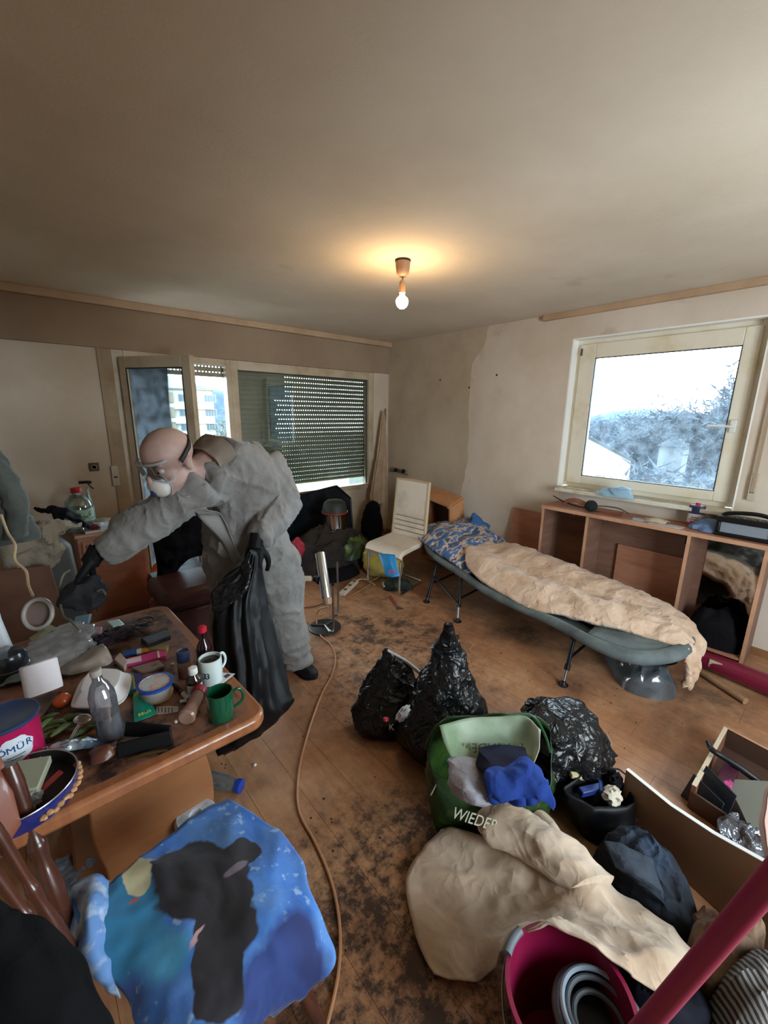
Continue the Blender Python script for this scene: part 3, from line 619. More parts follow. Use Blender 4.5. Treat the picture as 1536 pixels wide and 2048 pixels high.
obj('backrest_piping', tube(B(), [cp(-.01, 1.02, .44), cp(0, 1.08, .65), cp(.01, 1.19, 1.035), cp(.5, 1.2, 1.04), cp(.99, 1.19, 1.035), cp(1, 1.08, .65), cp(1.01, 1.02, .44)], .02, 8, smooth=False), mat('yellowed_piping', '#B7A283', .5), t)
# folding camp bed
GC = mat('bed_canvas', '#454B49', .75, var=('#383E3C', 5, .4, .7), bump=(90, .3, .003)); GP = mat('bed_padding', '#616B6B', .8, var=('#4A5254', 6, .4, .65), bump=(30, .3, .006)); DM = mat('dark_bed_tube', '#1D2126', .35, metal=.6)
t = thing('camp_bed', 'dark green folding camp bed with black legs along the right side', 'bed', (2.95, 1.6, 0))
rail = [(3.13, 2.95, .44), (2.83, 2.55, .40), (2.74, 2.10, .35), (2.645, 1.69, .32), (2.60, 1.19, .32), (2.53, .86, .32), (2.58, .65, .32), (2.84, .515, .32), (3.12, .55, .32), (3.22, .80, .32), (3.27, 1.25, .32), (3.33, 1.75, .32), (3.42, 2.15, .35), (3.50, 2.6, .40), (3.55, 2.98, .44), (3.35, 3.08, .45), (3.13, 2.95, .44)]
obj('rail', tube(B(), rail, .014, 10, n=5), DM, t)
L_ = [rail[i] for i in (0, 1, 2, 3, 4, 5, 6)]; R2 = [rail[i] for i in (14, 13, 12, 11, 10, 9, 8)]
g = []
for a, c in zip(L_, R2):
    a, c = Vector(a), Vector(c); g.append([a+(c-a)*k+Vector((0, 0, .016-.05*math.sin(math.pi*k))) for k in (-.02, .15, .5, .85, 1.02)])
g.append([Vector((2.70, .54, .325)), Vector((2.78, .515, .32)), Vector((2.85, .51, .315)), Vector((2.95, .51, .32)), Vector((3.08, .53, .325))])
b = B(); sheet(b, g, 6, 5, wr=.012, ws=9, seed=4); obj('sling', b, GC, t, solid=.02)
b = B(); tube(b, [Vector(p)+Vector((0, 0, .012)) for p in rail[:10]], [.022, .03, .034, .034, .036, .04, .045, .045, .035, .02], 10, n=5); obj('padded_edge', b, GP, t)
b = B(); sheet(b, [[(2.56, .95, .345), (2.75, .97, .335), (3.0, 1.0, .335)], [(2.58, .72, .35), (2.76, .74, .345), (3.0, .78, .345)], [(2.72, .56, .345), (2.84, .56, .345), (3.0, .58, .34)]], 6, 6, wr=.012, ws=12, seed=8); obj('foot_pad', b, GP, t, solid=.02)
def bleg(top, bot, lo=.62):
    top, bot = Vector(top), Vector(bot); k = top+(bot-top)*lo
    o = obj('leg', tube(B(), [top, k], .013, 10), DM, t); obj('leg_tube', tube(B(), [k, bot+Vector((0, 0, .01))], .0095, 10), STL, o); obj('leg_collar', tube(B(), [k+(top-k)*.06, k+(bot-k)*.2], .019, 10), BLK, o)
    obj('foot', lathe(B(), [(.032, 0), (.033, .006), (.018, .016), (.013, .03)], bot, seg=16), BLK, o)
bleg((2.84, 2.47, .39), (2.66, 2.435, 0), .9); bleg((2.75, 2.12, .35), (2.59, 2.007, 0)); bleg((2.575, 1.03, .31), (2.457, 1.016, 0)); bleg((3.25, 1.05, .31), (3.30, 1.03, 0)); bleg((3.42, 2.15, .34), (3.46, 2.05, 0)); bleg((3.47, 2.5, .38), (3.50, 2.55, 0), .9)
for a, c in (((2.74, 2.42, .18), (3.38, 2.47, .18)), ((2.67, 2.06, .17), (3.35, 2.1, .17)), ((2.53, 1.02, .17), (3.20, 1.04, .17)), ((2.60, 2.0, .14), (2.76, 2.44, .23))): obj('brace', tube(B(), [a, c], .009, 8), DM, t)
for p in ((2.78, 2.16, .355), (2.57, 1.03, .315)): obj('hinge_joint', lathe(B(), [(.03, -.018), (.034, -.012), (.034, .012), (.03, .018)], p, (1, .1, 0), 18), BLK, t)
# duvet and pillow on it
DV = mat('stained_beige_duvet', '#C9AE98', .85, var=('#B08E6E', 5, .45, .72), spots=('#7E4A2C', 7, .66, .8), bump=(22, .5, .012), coord='World', sheen=.2)
b = B()
sheet(b, [[(2.80, 2.10, .43), (2.95, 2.22, .50), (3.15, 2.28, .49), (3.38, 2.25, .47), (3.52, 2.15, .38)],
          [(2.69, 1.90, .40), (2.85, 1.93, .50), (3.06, 1.98, .475), (3.3, 1.98, .53), (3.52, 1.95, .42)],
          [(2.65, 1.62, .36), (2.80, 1.64, .47), (3.0, 1.66, .44), (3.22, 1.68, .52), (3.50, 1.68, .42)],
          [(2.62, 1.36, .34), (2.78, 1.36, .45), (2.98, 1.36, .45), (3.2, 1.36, .51), (3.47, 1.34, .40)],
          [(2.68, 1.16, .36), (2.84, 1.14, .47), (2.98, 1.12, .43), (3.2, 1.12, .48), (3.45, 1.08, .38)],
          [(2.72, .98, .36), (2.86, .94, .45), (3.02, .92, .43), (3.2, .92, .46), (3.42, .88, .37)],
          [(2.80, .74, .36), (2.93, .71, .41), (3.04, .70, .42), (3.2, .70, .42), (3.36, .68, .34)],
          [(2.84, .56, .35), (2.96, .54, .38), (3.06, .54, .38), (3.18, .56, .37), (3.30, .58, .28)],
          [(2.86, .48, .27), (2.96, .455, .28), (3.06, .46, .27), (3.16, .49, .27), (3.24, .53, .20)],
          [(2.88, .47, .10), (2.95, .455, .07), (3.03, .46, .15), (3.12, .49, .13), (3.2, .53, .14)]], 9, 12, wr=.024, ws=6.5, seed=11, fine=.6)
obj('duvet', b, DV, solid=.035, label='stained beige duvet crumpled along the camp bed', cat='duvet')
def print_mat(name, cols, scale, seed, rough=.85, bands=None, bump=(25, .4, .01)):
    """large soft patches of several colours, as on printed cloth"""
    m = bpy.data.materials.new(name); m.use_nodes = True; nt = m.node_tree; N = nt.nodes; K = nt.links.new; b = N['Principled BSDF']; b.inputs['Roughness'].default_value = rough; b.inputs['Sheen Weight'].default_value = .15
    g = N.new('ShaderNodeNewGeometry'); n = N.new('ShaderNodeTexNoise'); n.inputs['Scale'].default_value = scale; n.inputs['Detail'].default_value = 3
    mp = N.new('ShaderNodeMapping'); mp.inputs['Location'].default_value = (seed, seed*.7, 0); mp.inputs['Scale'].default_value = bands or (1, 1, 1); K(g.outputs['Position'], mp.inputs[0]); K(mp.outputs[0], n.inputs['Vector'])
    r = N.new('ShaderNodeValToRGB'); K(n.outputs[0], r.inputs[0]); e = r.color_ramp.elements
    for i, (p, c) in enumerate(cols):
        x = e[i] if i < 2 else e.new(p); x.position = p; x.color = lin(c)
    r.color_ramp.interpolation = 'LINEAR' if len(cols) < 3 else 'EASE'
    K(r.outputs[0], b.inputs['Base Color'])
    if bump: n2 = N.new('ShaderNodeTexNoise'); n2.inputs['Scale'].default_value = bump[0]; K(g.outputs['Position'], n2.inputs['Vector']); bp = N.new('ShaderNodeBump'); bp.inputs['Strength'].default_value = bump[1]; bp.inputs['Distance'].default_value = bump[2]; K(n2.outputs[0], bp.inputs['Height']); K(bp.outputs[0], b.inputs['Normal'])
    MC[name] = m; return m
PLm = print_mat('patterned_pillow_cloth', [(.38, '#2E5488'), (.47, '#3F6CA6'), (.50, '#C9B7A0'), (.54, '#C09A78'), (.57, '#35506E'), (.64, '#2B4A78')], 6, 3.2, bands=(1, 2.4, 1))
b = B()
sheet(b, [[(3.02, 3.0, .46), (3.2, 3.02, .50), (3.42, 3.02, .50), (3.55, 2.95, .52)], [(2.90, 2.72, .46), (3.1, 2.75, .55), (3.4, 2.75, .56), (3.68, 2.72, .56)],
          [(2.80, 2.42, .44), (3.0, 2.45, .53), (3.32, 2.48, .54), (3.60, 2.45, .52)], [(2.76, 2.14, .39), (2.93, 2.18, .46), (3.2, 2.2, .50), (3.52, 2.18, .46)], [(2.74, 2.02, .37), (2.88, 2.05, .40), (3.1, 2.08, .43), (3.42, 2.04, .41)]], 9, 10, wr=.03, ws=7, seed=21)
obj('pillow', b, PLm, solid=.03, label='blue and beige patterned cushion at the head of the camp bed', cat='pillow')
b = B(); loft(b, [((3.62, 2.62, .46), (.14, .10)), ((3.63, 2.60, .53), (.13, .09)), ((3.60, 2.62, .60), (.07, .05)), ((3.58, 2.64, .68), (.015, .012))], seg=28, wr=.03, ws=9, seed=5)
obj('blue_cloth', b, mat('blue_cloth', '#2F5A93', .85, bump=(30, .4, .01)), label='blue cloth peaked behind the patterned cushion on the camp bed', cat='cloth')
# small beech cupboard behind the worker's arm
t = thing('cupboard', 'small reddish wooden cupboard under the large water bottle', 'cupboard', (.46, 4.15, 0))
obj('carcass', bb(B(), .22, .69, 3.92, 4.42, 0, .735), BE, t, smooth=False, bevel=.002); obj('top_panel', bb(B(), .205, .705, 3.895, 4.43, .735, .76), BEL, t, bevel=.003, smooth=False)
dd_ = obj('door', bb(B(), .245, .67, 3.902, 3.919, .06, .70), mat('cupboard_door', '#AA7054', .45, var=('#925E46', 3, .4, .7), stretch=(1, 1, 4)), t, bevel=.004, smooth=False)
obj('door_panel_line', bb(B(), .27, .275, 3.899, 3.903, .09, .67), mat('groove_dark', '#5A3725', .6), dd_); obj('door_panel_line', bb(B(), .27, .65, 3.899, 3.903, .665, .67), MC['groove_dark'], dd_)
# things left of it: grey case, brown panel, clothes
t = thing('suitcase', 'flat grey case standing upright left of the small wooden cupboard', 'suitcase', (.08, 3.6, 0))
M = frame((-.06, 3.62, 0), (1, -.25, 0), (-.10, 0, 1)); obj('shell', prism(B(), [(0, .02), (.27, .02), (.235, .80), (.14, .91), (.0, .93)], M, .10), mat('grey_case', '#5A5C5A', .7, var=('#4A4C4B', 5, .4, .7)), t, bevel=.015)
obj('handle', tube(B(), [M @ Vector((.05, .93, .05)), M @ Vector((.06, .95, .05)), M @ Vector((.14, .935, .05)), M @ Vector((.15, .90, .05))], .006, 8), BLK, t)
M = frame((-.28, 3.35, 0), (1, -.1, 0), (-.05, 0, 1)); obj('brown_board', prism(B(), [(0, 0), (.36, 0), (.31, .74), (0, .76)], M, .02), mat('brown_card', '#6A4A3A', .8, var=('#523628', 4, .4, .7)), label='brown panel leaning in front of the grey case at the left', cat='board', bevel=.002)
b = B(); sheet(b, [[(-.20, 3.45, .62), (-.05, 3.46, .66), (.08, 3.45, .70), (.12, 3.46, .80)], [(-.20, 3.42, .80), (-.03, 3.42, .85), (.07, 3.42, .86), (.10, 3.44, .90)], [(-.22, 3.5, .93), (-.02, 3.5, .96), (.10, 3.5, .96), (.22, 3.52, .92)], [(-.22, 3.62, .95), (0, 3.62, .97), (.12, 3.62, .95), (.24, 3.64, .88)]], 8, 8, wr=.03, ws=14, seed=31)
obj('shirt', b, mat('taupe_cloth', '#8F8576', .9, bump=(40, .4, .006)), solid=.012, label='crumpled taupe shirt thrown over the grey case', cat='clothing')
b = B(); sheet(b, [[(.10, 3.62, .96), (.2, 3.6, .95), (.26, 3.65, .88)], [(.08, 3.75, 1.0), (.2, 3.74, .97), (.28, 3.74, .86)], [(.0, 3.9, 1.01), (.16, 3.9, .96), (.30, 3.88, .80)]], 8, 8, wr=.03, ws=12, seed=33)
obj('dark_clothing', b, mat('black_navy_cloth', '#10121C', .9, spec=.2), solid=.02, label='dark clothes heaped between the grey case and the cupboard', cat='clothing')
GJ = mat('grey_jacket_cloth', '#5B605C', .9, var=('#4A4F4C', 6, .4, .7), bump=(40, .4, .005))
b = B(); loft(b, [((-.20, 3.1, .98), (.20, .07)), ((-.18, 3.1, 1.08), (.17, .07)), ((-.20, 3.1, 1.25), (.15, .065)), ((-.22, 3.1, 1.40), (.15, .06)), ((-.26, 3.1, 1.52), (.14, .06)), ((-.33, 3.1, 1.66), (.08, .04))], seg=40, wr=.03, ws=9, seed=41)
t = thing('jacket', 'grey jacket hanging at the left edge above the clothes', 'jacket', (-.2, 3.1, .98)); obj('body', b, GJ, t)
b = B(); loft(b, [((-.10, 3.02, 1.02), (.05, .05)), ((-.075, 3.02, 1.2), (.05, .05)), ((-.11, 3.04, 1.38), (.055, .05)), ((-.2, 3.08, 1.52), (.06, .05))], seg=24, wr=.02, ws=12, seed=43); obj('sleeve', b, GJ, t)
obj('hanger_hook', tube(B(), [(-.33, 3.1, 1.66), (-.33, 3.1, 1.75), (-.31, 3.1, 1.79), (-.29, 3.1, 1.76)], .003, 6), STL, t)
# brown armchair seat with black jacket behind the worker
t = thing('leather_stool', 'maroon leather seat block standing behind the worker', 'stool', (.80, 2.75, 0)); ML = mat('maroon_leather', '#4E2B28', .4, var=('#3B201E', 6, .4, .7), bump=(60, .3, .004))
p = [(0.572,2.737,0.660), (0.762,2.448,0.786)]
obj('seat', bb(B(), .50, 1.02, 2.62, 3.05, .48, .62), ML, t, bevel=.05); obj('skirt', bb(B(), .53, .99, 2.65, 3.02, .03, .485), ML, t, bevel=.02)
t = thing('coat_chair', 'brown chair behind the worker with a black jacket over its back', 'chair', (.9, 3.2, 0))
for x in (.62, 1.05): obj('back_post', tube(B(), [(x, 3.12, 0), (x, 3.14, .5), (x, 3.18, 1.05)], .018, 8), mat('dark_chair_wood', '#3A241B', .5), t)
obj('seat', bb(B(), .60, 1.07, 3.1, 3.5, .44, .48), MC['dark_chair_wood'], t, bevel=.01)
for x in (.63, 1.04): obj('leg', tube(B(), [(x, 3.47, 0), (x, 3.47, .45)], .018, 8), MC['dark_chair_wood'], t)
b = B(); sheet(b, [[(.58, 3.07, .56), (.66, 3.05, .55), (.8, 3.05, .68), (1.0, 3.06, .66), (1.1, 3.07, .66)], [(.59, 3.06, .72), (.7, 3.03, .72), (.84, 3.04, .74), (1.0, 3.04, .74), (1.12, 3.06, .74)], [(.58, 3.09, .9), (.7, 3.05, .9), (.84, 3.06, .9), (1.0, 3.06, .9), (1.12, 3.08, .9)], [(.60, 3.14, 1.06), (.72, 3.12, 1.07), (.84, 3.12, 1.07), (.98, 3.12, 1.07), (1.08, 3.14, 1.06)], [(.62, 3.24, .95), (.72, 3.24, .95), (.84, 3.24, .95), (.98, 3.24, .95), (1.06, 3.24, .95)]], 8, 8, wr=.03, ws=8, seed=44)
obj('black_jacket', b, mat('black_cloth', '#0C0B10', .9, spec=.2, bump=(40, .3, .005)), solid=.02, label='black jacket draped over the brown chair behind the worker', cat='jacket')
# curtain, dark garment, window-corner things
b = B(); CU = mat('beige_curtain', '#A99178', .85, var=('#8D745B', 4, .45, .72), bump=(60, .3, .004))
loft(b, [((3.67, 4.32, .50), (.13, .05)), ((3.66, 4.32, .62), (.15, .055)), ((3.68, 4.33, .85), (.105, .05)), ((3.72, 4.34, 1.15), (.075, .04)), ((3.745, 4.35, 1.45), (.05, .03)), ((3.76, 4.36, 1.75), (.012, .012))], seg=72, wr=.012, ws=10, seed=51, folds=.010, fk=9)
t = thing('curtain', 'beige curtain bunched and hanging in the corner right of the shuttered window', 'curtain', (3.7, 4.33, .09)); obj('cloth', b, CU, t)
b = B(); loft(b, [((3.80, 4.36, .09), (.035, .03)), ((3.79, 4.36, .3), (.06, .035)), ((3.78, 4.35, .55), (.05, .035)), ((3.77, 4.36, .9), (.02, .02))], seg=40, wr=.012, ws=12, seed=52, folds=.006, fk=5); obj('curtain_tail', b, CU, t)
obj('pull_cord', tube(B(), [(3.86, 4.44, .02), (3.87, 4.44, .7), (3.86, 4.44, 1.2), (3.865, 4.44, 1.78)], .011, 8), mat('rust_cord', '#7C5338', .8), t)
b = B(); loft(b, [((3.42, 4.18, .02), (.17, .10)), ((3.42, 4.18, .2), (.16, .09)), ((3.44, 4.2, .4), (.12, .08)), ((3.47, 4.22, .53), (.06, .04)), ((3.48, 4.23, .57), (.01, .01))], seg=48, wr=.03, ws=9, seed=53, folds=.008, fk=8)
obj('black_garment', b, MC['black_cloth'], label='black garment heaped under the beige curtain in the corner', cat='clothing')
t = thing('radiator_valve', 'black radiator valve pair on old pipes in the corner above the white chair', 'valve', (3.89, 4.2, .9))
for y in (4.20, 4.05): obj('valve_knob', lathe(B(), [(.02, 0), (.028, .005), (.028, .025), (.018, .032)], (3.875, y, .955), (-1, 0, 0), 14), BLK, t); obj('pipe_stub', tube(B(), [(3.915, y, .955), (3.875, y, .955)], .012, 8), mat('old_pipe', '#8C7F72', .5, metal=.5), t)
obj('pipe', tube(B(), [(3.90, 4.36, .92), (3.89, 4.2, .93), (3.90, 4.0, .91)], .010, 8), MC['old_pipe'], t)
# ---------------------------------------------------------------- the worker
def remesh(bm, vox, smooth=6, fn=None, sm=.5):
    """fuse overlapping tubes into one continuous skin"""
    bmesh.ops.recalc_face_normals(bm, faces=bm.faces); me = bpy.data.meshes.new('tmp'); bm.to_mesh(me); bm.free(); o = bpy.data.objects.new('tmp', me); COL.objects.link(o)
    r = o.modifiers.new('r', 'REMESH'); r.mode = 'VOXEL'; r.voxel_size = vox
    if smooth: q = o.modifiers.new('s', 'SMOOTH'); q.iterations = smooth; q.factor = sm
    dg = bpy.context.evaluated_depsgraph_get(); m2 = bpy.data.meshes.new_from_object(o.evaluated_get(dg)); bpy.data.objects.remove(o); bpy.data.meshes.remove(me)
    b = B(); b.from_mesh(m2); bpy.data.meshes.remove(m2)
    if fn:
        b.normal_update()
        for v in b.verts: v.co += v.normal*fn(v.co)
    return b
def ell(bm, c, s, r=None, lv=3):
    t = bmesh.ops.create_icosphere(bm, subdivisions=lv, radius=1)
    for v in t['verts']:
        p = Vector((v.co.x*s[0], v.co.y*s[1], v.co.z*s[2]))
        if r is not None: p = r @ p
        v.co = p+Vector(c)
    return bm
V = Vector
pelL, pelR, pel = V((0.814,2.171,0.916)), V((0.996,2.155,0.848)), V((0.917,2.179,0.965))
waist, chest, neckb = V((0.874,2.162,1.138)), V((0.832,2.113,1.384)), V((0.701,2.047,1.501))
shR, shL = V((0.612,1.995,1.395)), V((0.971,2.123,1.452))       # right shoulder is at the left of the picture
elR, wrR = V((0.382,2.047,1.229)), V((0.198,2.089,1.116))
elL, wrL = V((1.014,2.015,1.229)), V((0.801,1.863,1.110))
knL, anL = V((1.048,2.113,0.512)), V((1.118,2.116,0.199)); knR, anR = V((0.744,2.104,0.511)), V((0.697,2.111,0.146)); anL.z = max(anL.z, .13); anR.z = .13
hd = V((0.479,1.970,1.510))
per = thing('person', 'bald person in a pale protective coverall bending over the cluttered table with a black bag', 'person', (1.05, 2.1, 0))
SK = mat('skin', '#B0938A', .55, var=('#9A7C76', 9, .4, .7), bump=(70, .15, .002)); SUIT = mat('nonwoven_coverall', '#7A7877', .75, var=('#666360', 7, .35, .7), bump=(26, .45, .006), sheen=.2)
GLV = mat('black_glove', '#07080B', .65, spec=.25, bump=(80, .3, .002)); NAVY = mat('navy_shoe', '#12141F', .6, bump=(120, .3, .001))
# head frame
camR = Matrix(((0.75631, 0.14345, -0.63829), (-0.65410, 0.18347, -0.73381), (0.01184, 0.97250, 0.23260)))
F_ = (camR @ V((-.42, -.58, .70))).normalized(); U_ = (camR @ V((-.20, .82, .55))); U_ = (U_-F_*U_.dot(F_)).normalized(); R_ = F_.cross(U_)
HM_ = Matrix((( R_.x, F_.x, U_.x), (R_.y, F_.y, U_.y), (R_.z, F_.z, U_.z)))
hp = lambda r, f, u: hd+HM_ @ V((r, f, u))
K = 1.13
# body: one continuous figure under the clothes
b = B()
tube(b, [pel, waist, chest, neckb], [.135, .125, .15, .10], 16); tube(b, [pelL, pelR], [.13, .13], 12)
tube(b, [shR, chest, shL], [.065, .12, .065], 14)
tube(b, [neckb, hp(0, -.05*K, -.09*K), hp(0, -.02, -.02)], [.075, .062, .06], 12)
for s, e, w in ((shR, elR, wrR), (shL, elL, wrL)): tube(b, [s, e, w], [.055, .042, .03], 12, n=8)
for h, k, a in ((pelL, knR, anR), (pelR, knL, anL)): tube(b, [h, k, a], [.10, .062, .042], 12, n=8)
ell(b, hp(0, -.005*K, .035*K), (.079*K, .10*K, .087*K), HM_, 4); ell(b, hp(0, .03*K, -.045*K), (.060*K, .066*K, .080*K), HM_, 4)
ell(b, hp(0, .062*K, -.095*K), (.032*K, .03*K, .024*K), HM_)
for s in (-1, 1):
    ell(b, hp(s*.03*K, .078*K, .022*K), (.026*K, .014*K, .009*K), HM_)
    ell(b, hp(s*.080*K, -.012*K, -.018*K), (.012*K, .019*K, .032*K), HM_); ell(b, hp(s*.084*K, -.018*K, .0*K), (.009*K, .016*K, .014*K), HM_)
tube(b, [hp(0, .088*K, .012*K), hp(0, .112*K, -.03*K), hp(0, .09*K, -.038*K)], [.009*K, .016*K, .013*K], 10)
def hw(p):
    d = (p-hp(0, .06, .085)).length
    return .0012*math.sin((p-hd).dot(U_)*330)*max(0, 1-d/.05) + .001*ns(p, 40, 2)
body = obj('body', remesh(b, .0075, 5, hw), SK, per)
for s in (-1, 1):
    e = obj('eye', ell(B(), hp(s*.031*K, .074*K, -.004*K), (.013*K, .012*K, .011*K), HM_), mat('eye_white', '#C9BDB4', .3), body); obj('iris', ell(B(), hp(s*.031*K, .086*K, -.006*K), (.005*K, .002*K, .005*K), HM_), mat('iris_dark', '#2C221C', .2), body)
obj('mouth', tube(B(), [hp(-.022*K, .088*K, -.066*K), hp(0, .096*K, -.064*K), hp(.022*K, .088*K, -.066*K)], [.003, .005, .003], 8), mat('lips', '#8E5F58', .5), body)
# coverall
b = B()
belly = V((0.854,2.150,1.087))
tube(b, [pel+V((0, 0, -.02)), pel+V((0, 0, .02)), belly, waist, chest+V((0, 0, -.01)), neckb], [.12, .19, .205, .20, .20, .115], 24)
ell(b, pel, (.20, .19, .19)); ell(b, belly, (.205, .20, .2)); ell(b, chest, (.2, .18, .18)); ell(b, pelL, (.16, .16, .18)); ell(b, pelR, (.17, .17, .19))
tube(b, [shR, shR.lerp(chest, .5)+V((0, 0, .01)), chest+V((0, 0, .03)), shL.lerp(chest, .4)+V((0, 0, .015)), shL], [.095, .13, .15, .13, .10], 16)
tube(b, [shR, shR.lerp(elR, .5), elR, elR.lerp(wrR, .5), wrR+(elR-wrR)*.02], [.10, .092, .082, .070, .052], 16, n=6)
tube(b, [shL, shL.lerp(elL, .5)+V((.02, 0, 0)), elL, elL.lerp(wrL, .5), wrL+(elL-wrL)*.05], [.105, .10, .092, .078, .052], 16, n=6)
tube(b, [pelL, pelL.lerp(knR, .5), knR, knR.lerp(anR, .6), anR], [.16, .135, .11, .10, .075], 18, n=6)
tube(b, [pelR, pelR.lerp(knL, .5)+V((.01, 0, 0)), knL, knL.lerp(anL, .6), anL+V((0, 0, -.02))], [.165, .14, .115, .105, .085], 18, n=6)
def sw(p):
    t_ = p.z
    lo = max(0, 1-abs(t_-.24)/.22)*.010*math.sin(t_*95+4*ns(p, 5, 1))
    arm = 0
    for a, c in ((elR, wrR), (elL, wrL), (shR, elR), (shL, elL)):
        d = (c-a); u = max(0, min(1, (p-a).dot(d)/d.length_squared)); q = (p-(a+d*u)).length
        if q < .13: arm = max(arm, .5+.5*math.sin(u*16+3*ns(p, 7, 4)))*1
    return (crease(p, 4, 3)-.5)*.012+ridge(p, 4.5, 6)*.014+ridge(V((p.x, p.y, p.z*.6)), 9, 8, 5)*.009+ridge(p, 17, 9, 5)*.004+lo*.8+arm*.006
cov = obj('coverall', remesh(b, .0095, 5, sw), SUIT, per)
# zip flap down the chest, collar, cuffs
front = (camR @ V((-.35, -.35, 1))).normalized()
def onsuit(px): return px
fl_ = [V((0.535,1.976,1.359)), V((0.577,1.964,1.286)), V((0.636,1.983,1.188)), V((0.688,1.972,1.080)), V((0.746,1.973,0.961))]
g = []
for i, p in enumerate(fl_):
    s = (camR @ V((1, .35, -.05))).normalized()*.030; g.append([p-s, p+front*.008, p+s])
from mathutils.bvhtree import BVHTree
bv = BVHTree.FromPolygons([v.co+cov.location+per.location for v in cov.data.vertices], [tuple(p.vertices) for p in cov.data.polygons])
def snap(p, k=.007):
    p = V(p); h = bv.find_nearest(p); return h[0]+h[1]*k
g = [[snap(r_[0]+(r_[2]-r_[0])*k) for k in (0, .33, .66, 1)] for r_ in g]
obj('zip_flap', sheet(B(), g, 6, 4, wr=.002, ws=9, seed=3), mat('zip_flap_cloth', '#848280', .8), cov, solid=.004)
nx = (hp(0, -.03*K, -.10*K)-neckb).normalized(); a_, b_, _ = basis(nx)
rg = []
for t0, r0 in ((-.03, .118), (.02, .108), (.05, .098), (.068, .098), (.064, .092), (.03, .09)):
    c = neckb+nx*t0; rg.append([c+(a_*math.cos(t)+b_*math.sin(t))*r0*(1+.06*math.sin(3*t)) for t in [2*math.pi*j/14 for j in range(14)]])
obj('collar', loft(B(), rg, 4, 48, wr=.006, ws=16, seed=7, cap=False), mat('collar_cloth', '#776B60', .8, bump=(30, .5, .006)), cov)
# mask, goggles, strap
b = B(); ell(b, hp(0, .088*K, -.060*K), (.050*K, .040*K, .046*K), HM_, 4); msk = obj('respirator_mask', b, mat('mask_white', '#C7C3BF', .7, bump=(60, .2, .002)), per)
obj('mask_rim', tube(B(), [hp(.054*K*math.cos(t), .078*K+.012*abs(math.sin(t)), -.060*K+.048*K*math.sin(t)) for t in [2*math.pi*j/20 for j in range(21)]], .0035, 6), mat('mask_rim_grey', '#8C8F96', .6), msk)
obj('valve', lathe(B(), [(.016, 0), (.017, .006), (.012, .010)], hp(0, .122*K, -.072*K), F_, 18), mat('mask_valve_blue', '#2C4260', .5), msk)
gog = obj('goggles', (lambda b: (tube(b, [hp(.082*K*math.sin(t), .062*K+.046*K*math.cos(t), .010*K+.030) for t in [math.pi*(j/12-.5)*.98 for j in range(13)]], .005, 8), tube(b, [hp(.082*K*math.sin(t), .062*K+.046*K*math.cos(t), -.014*K-.018+.014*math.cos(t*3)) for t in [math.pi*(j/12-.5)*.98 for j in range(13)]], .005, 8), b)[-1])(B()), mat('clear_goggle_rim', '#B9C2C6', .15, alpha=.55), per)
b = B(); rows = []
for u in (.010*K+.030, .01, -.014*K-.014): rows.append([hp(.083*K*math.sin(t), .064*K+.047*K*math.cos(t), u) for t in [math.pi*(j/10-.5)*.98 for j in range(11)]])
sheet(b, rows, 3, 3, wr=0); obj('goggle_lens', b, glass('goggle_clear', '#F4F8FA', .12), gog)
obj('strap', sheet(B(), [[hp(.0955*K*math.cos(t)*(1.0 if abs(math.cos(t)) < .9 else .94), .02-.125*K*math.sin(t)*.93, uu+.055*math.sin(t)) for t in [math.pi*j/16 for j in range(17)]] for uu in (.0, .02)], 2, 3, wr=0), mat('strap_black', '#0E0F12', .6), gog, solid=.004)
# hands in gloves: palm, four fingers and a thumb
def hand(w, d, n, s, curl, spread=.012, sc=1.0, thumb=(.6, .3)):
    """w wrist, d finger direction, n back-of-hand normal, s +1/-1 side of the thumb"""
    d = d.normalized(); n = (n-d*n.dot(d)).normalized(); x = d.cross(n)*s; b = B()
    tube(b, [w-d*.05*sc, w, w+d*.02*sc], [.036*sc, .033*sc, .034*sc], 12)
    for k in range(4):
        o_ = x*(.030-.020*k)*sc; tube(b, [w+o_*.55, w+d*.05*sc+o_*.9, w+d*.085*sc+o_], [.017*sc, .0165*sc, .013*sc], 10)
        L = (.078, .086, .080, .064)[k]*sc; base = w+d*.085*sc+o_; p = [base]; a = curl*.45; dr = d; q = base
        for j, f in enumerate((.42, .33, .25)):
            dr = (d*math.cos(a)-n*math.sin(a)+x*(spread*(1.5-k)*3)).normalized(); q = q+dr*L*f; p.append(q); a += curl*(.75 if j == 0 else .55)
        tube(b, p, [.0125*sc, .0115*sc, .0105*sc, .0085*sc], 10, n=4)
    t0 = w+x*.026*sc+d*.022*sc; p = [t0, t0+(x*.75+d*.6-n*thumb[1])*.035*sc, t0+(x*.75+d*1.0-n*(thumb[1]+.5*thumb[0]))*.056*sc, t0+(x*.55+d*1.3-n*(thumb[1]+.9*thumb[0]))*.072*sc]
    tube(b, p, [.017*sc, .0145*sc, .0125*sc, .010*sc], 10, n=4)
    return remesh(b, .0042, 3, lambda p: .0012*ns(p, 60, 1))
hr = V((0.160,2.101,1.091))
dr_ = (V((0.104,2.094,1.000))-V((0.183,2.088,1.112))); nr = (camR @ V((-.7, .45, .4)))
obj('glove', hand(hr, dr_, nr, 1, .95, sc=1.12), GLV, per, label='glove reaching over the left side of the table')
hl = V((0.799,1.863,1.105)); dl = (camR @ V((-.12, -1, .15))); nl = (camR @ V((.25, .15, 1)))
obj('glove', hand(hl+dl*.015, dl, nl, -1, 1.25, sc=1.05), GLV, per, label='glove gripping the neck of the black bag')
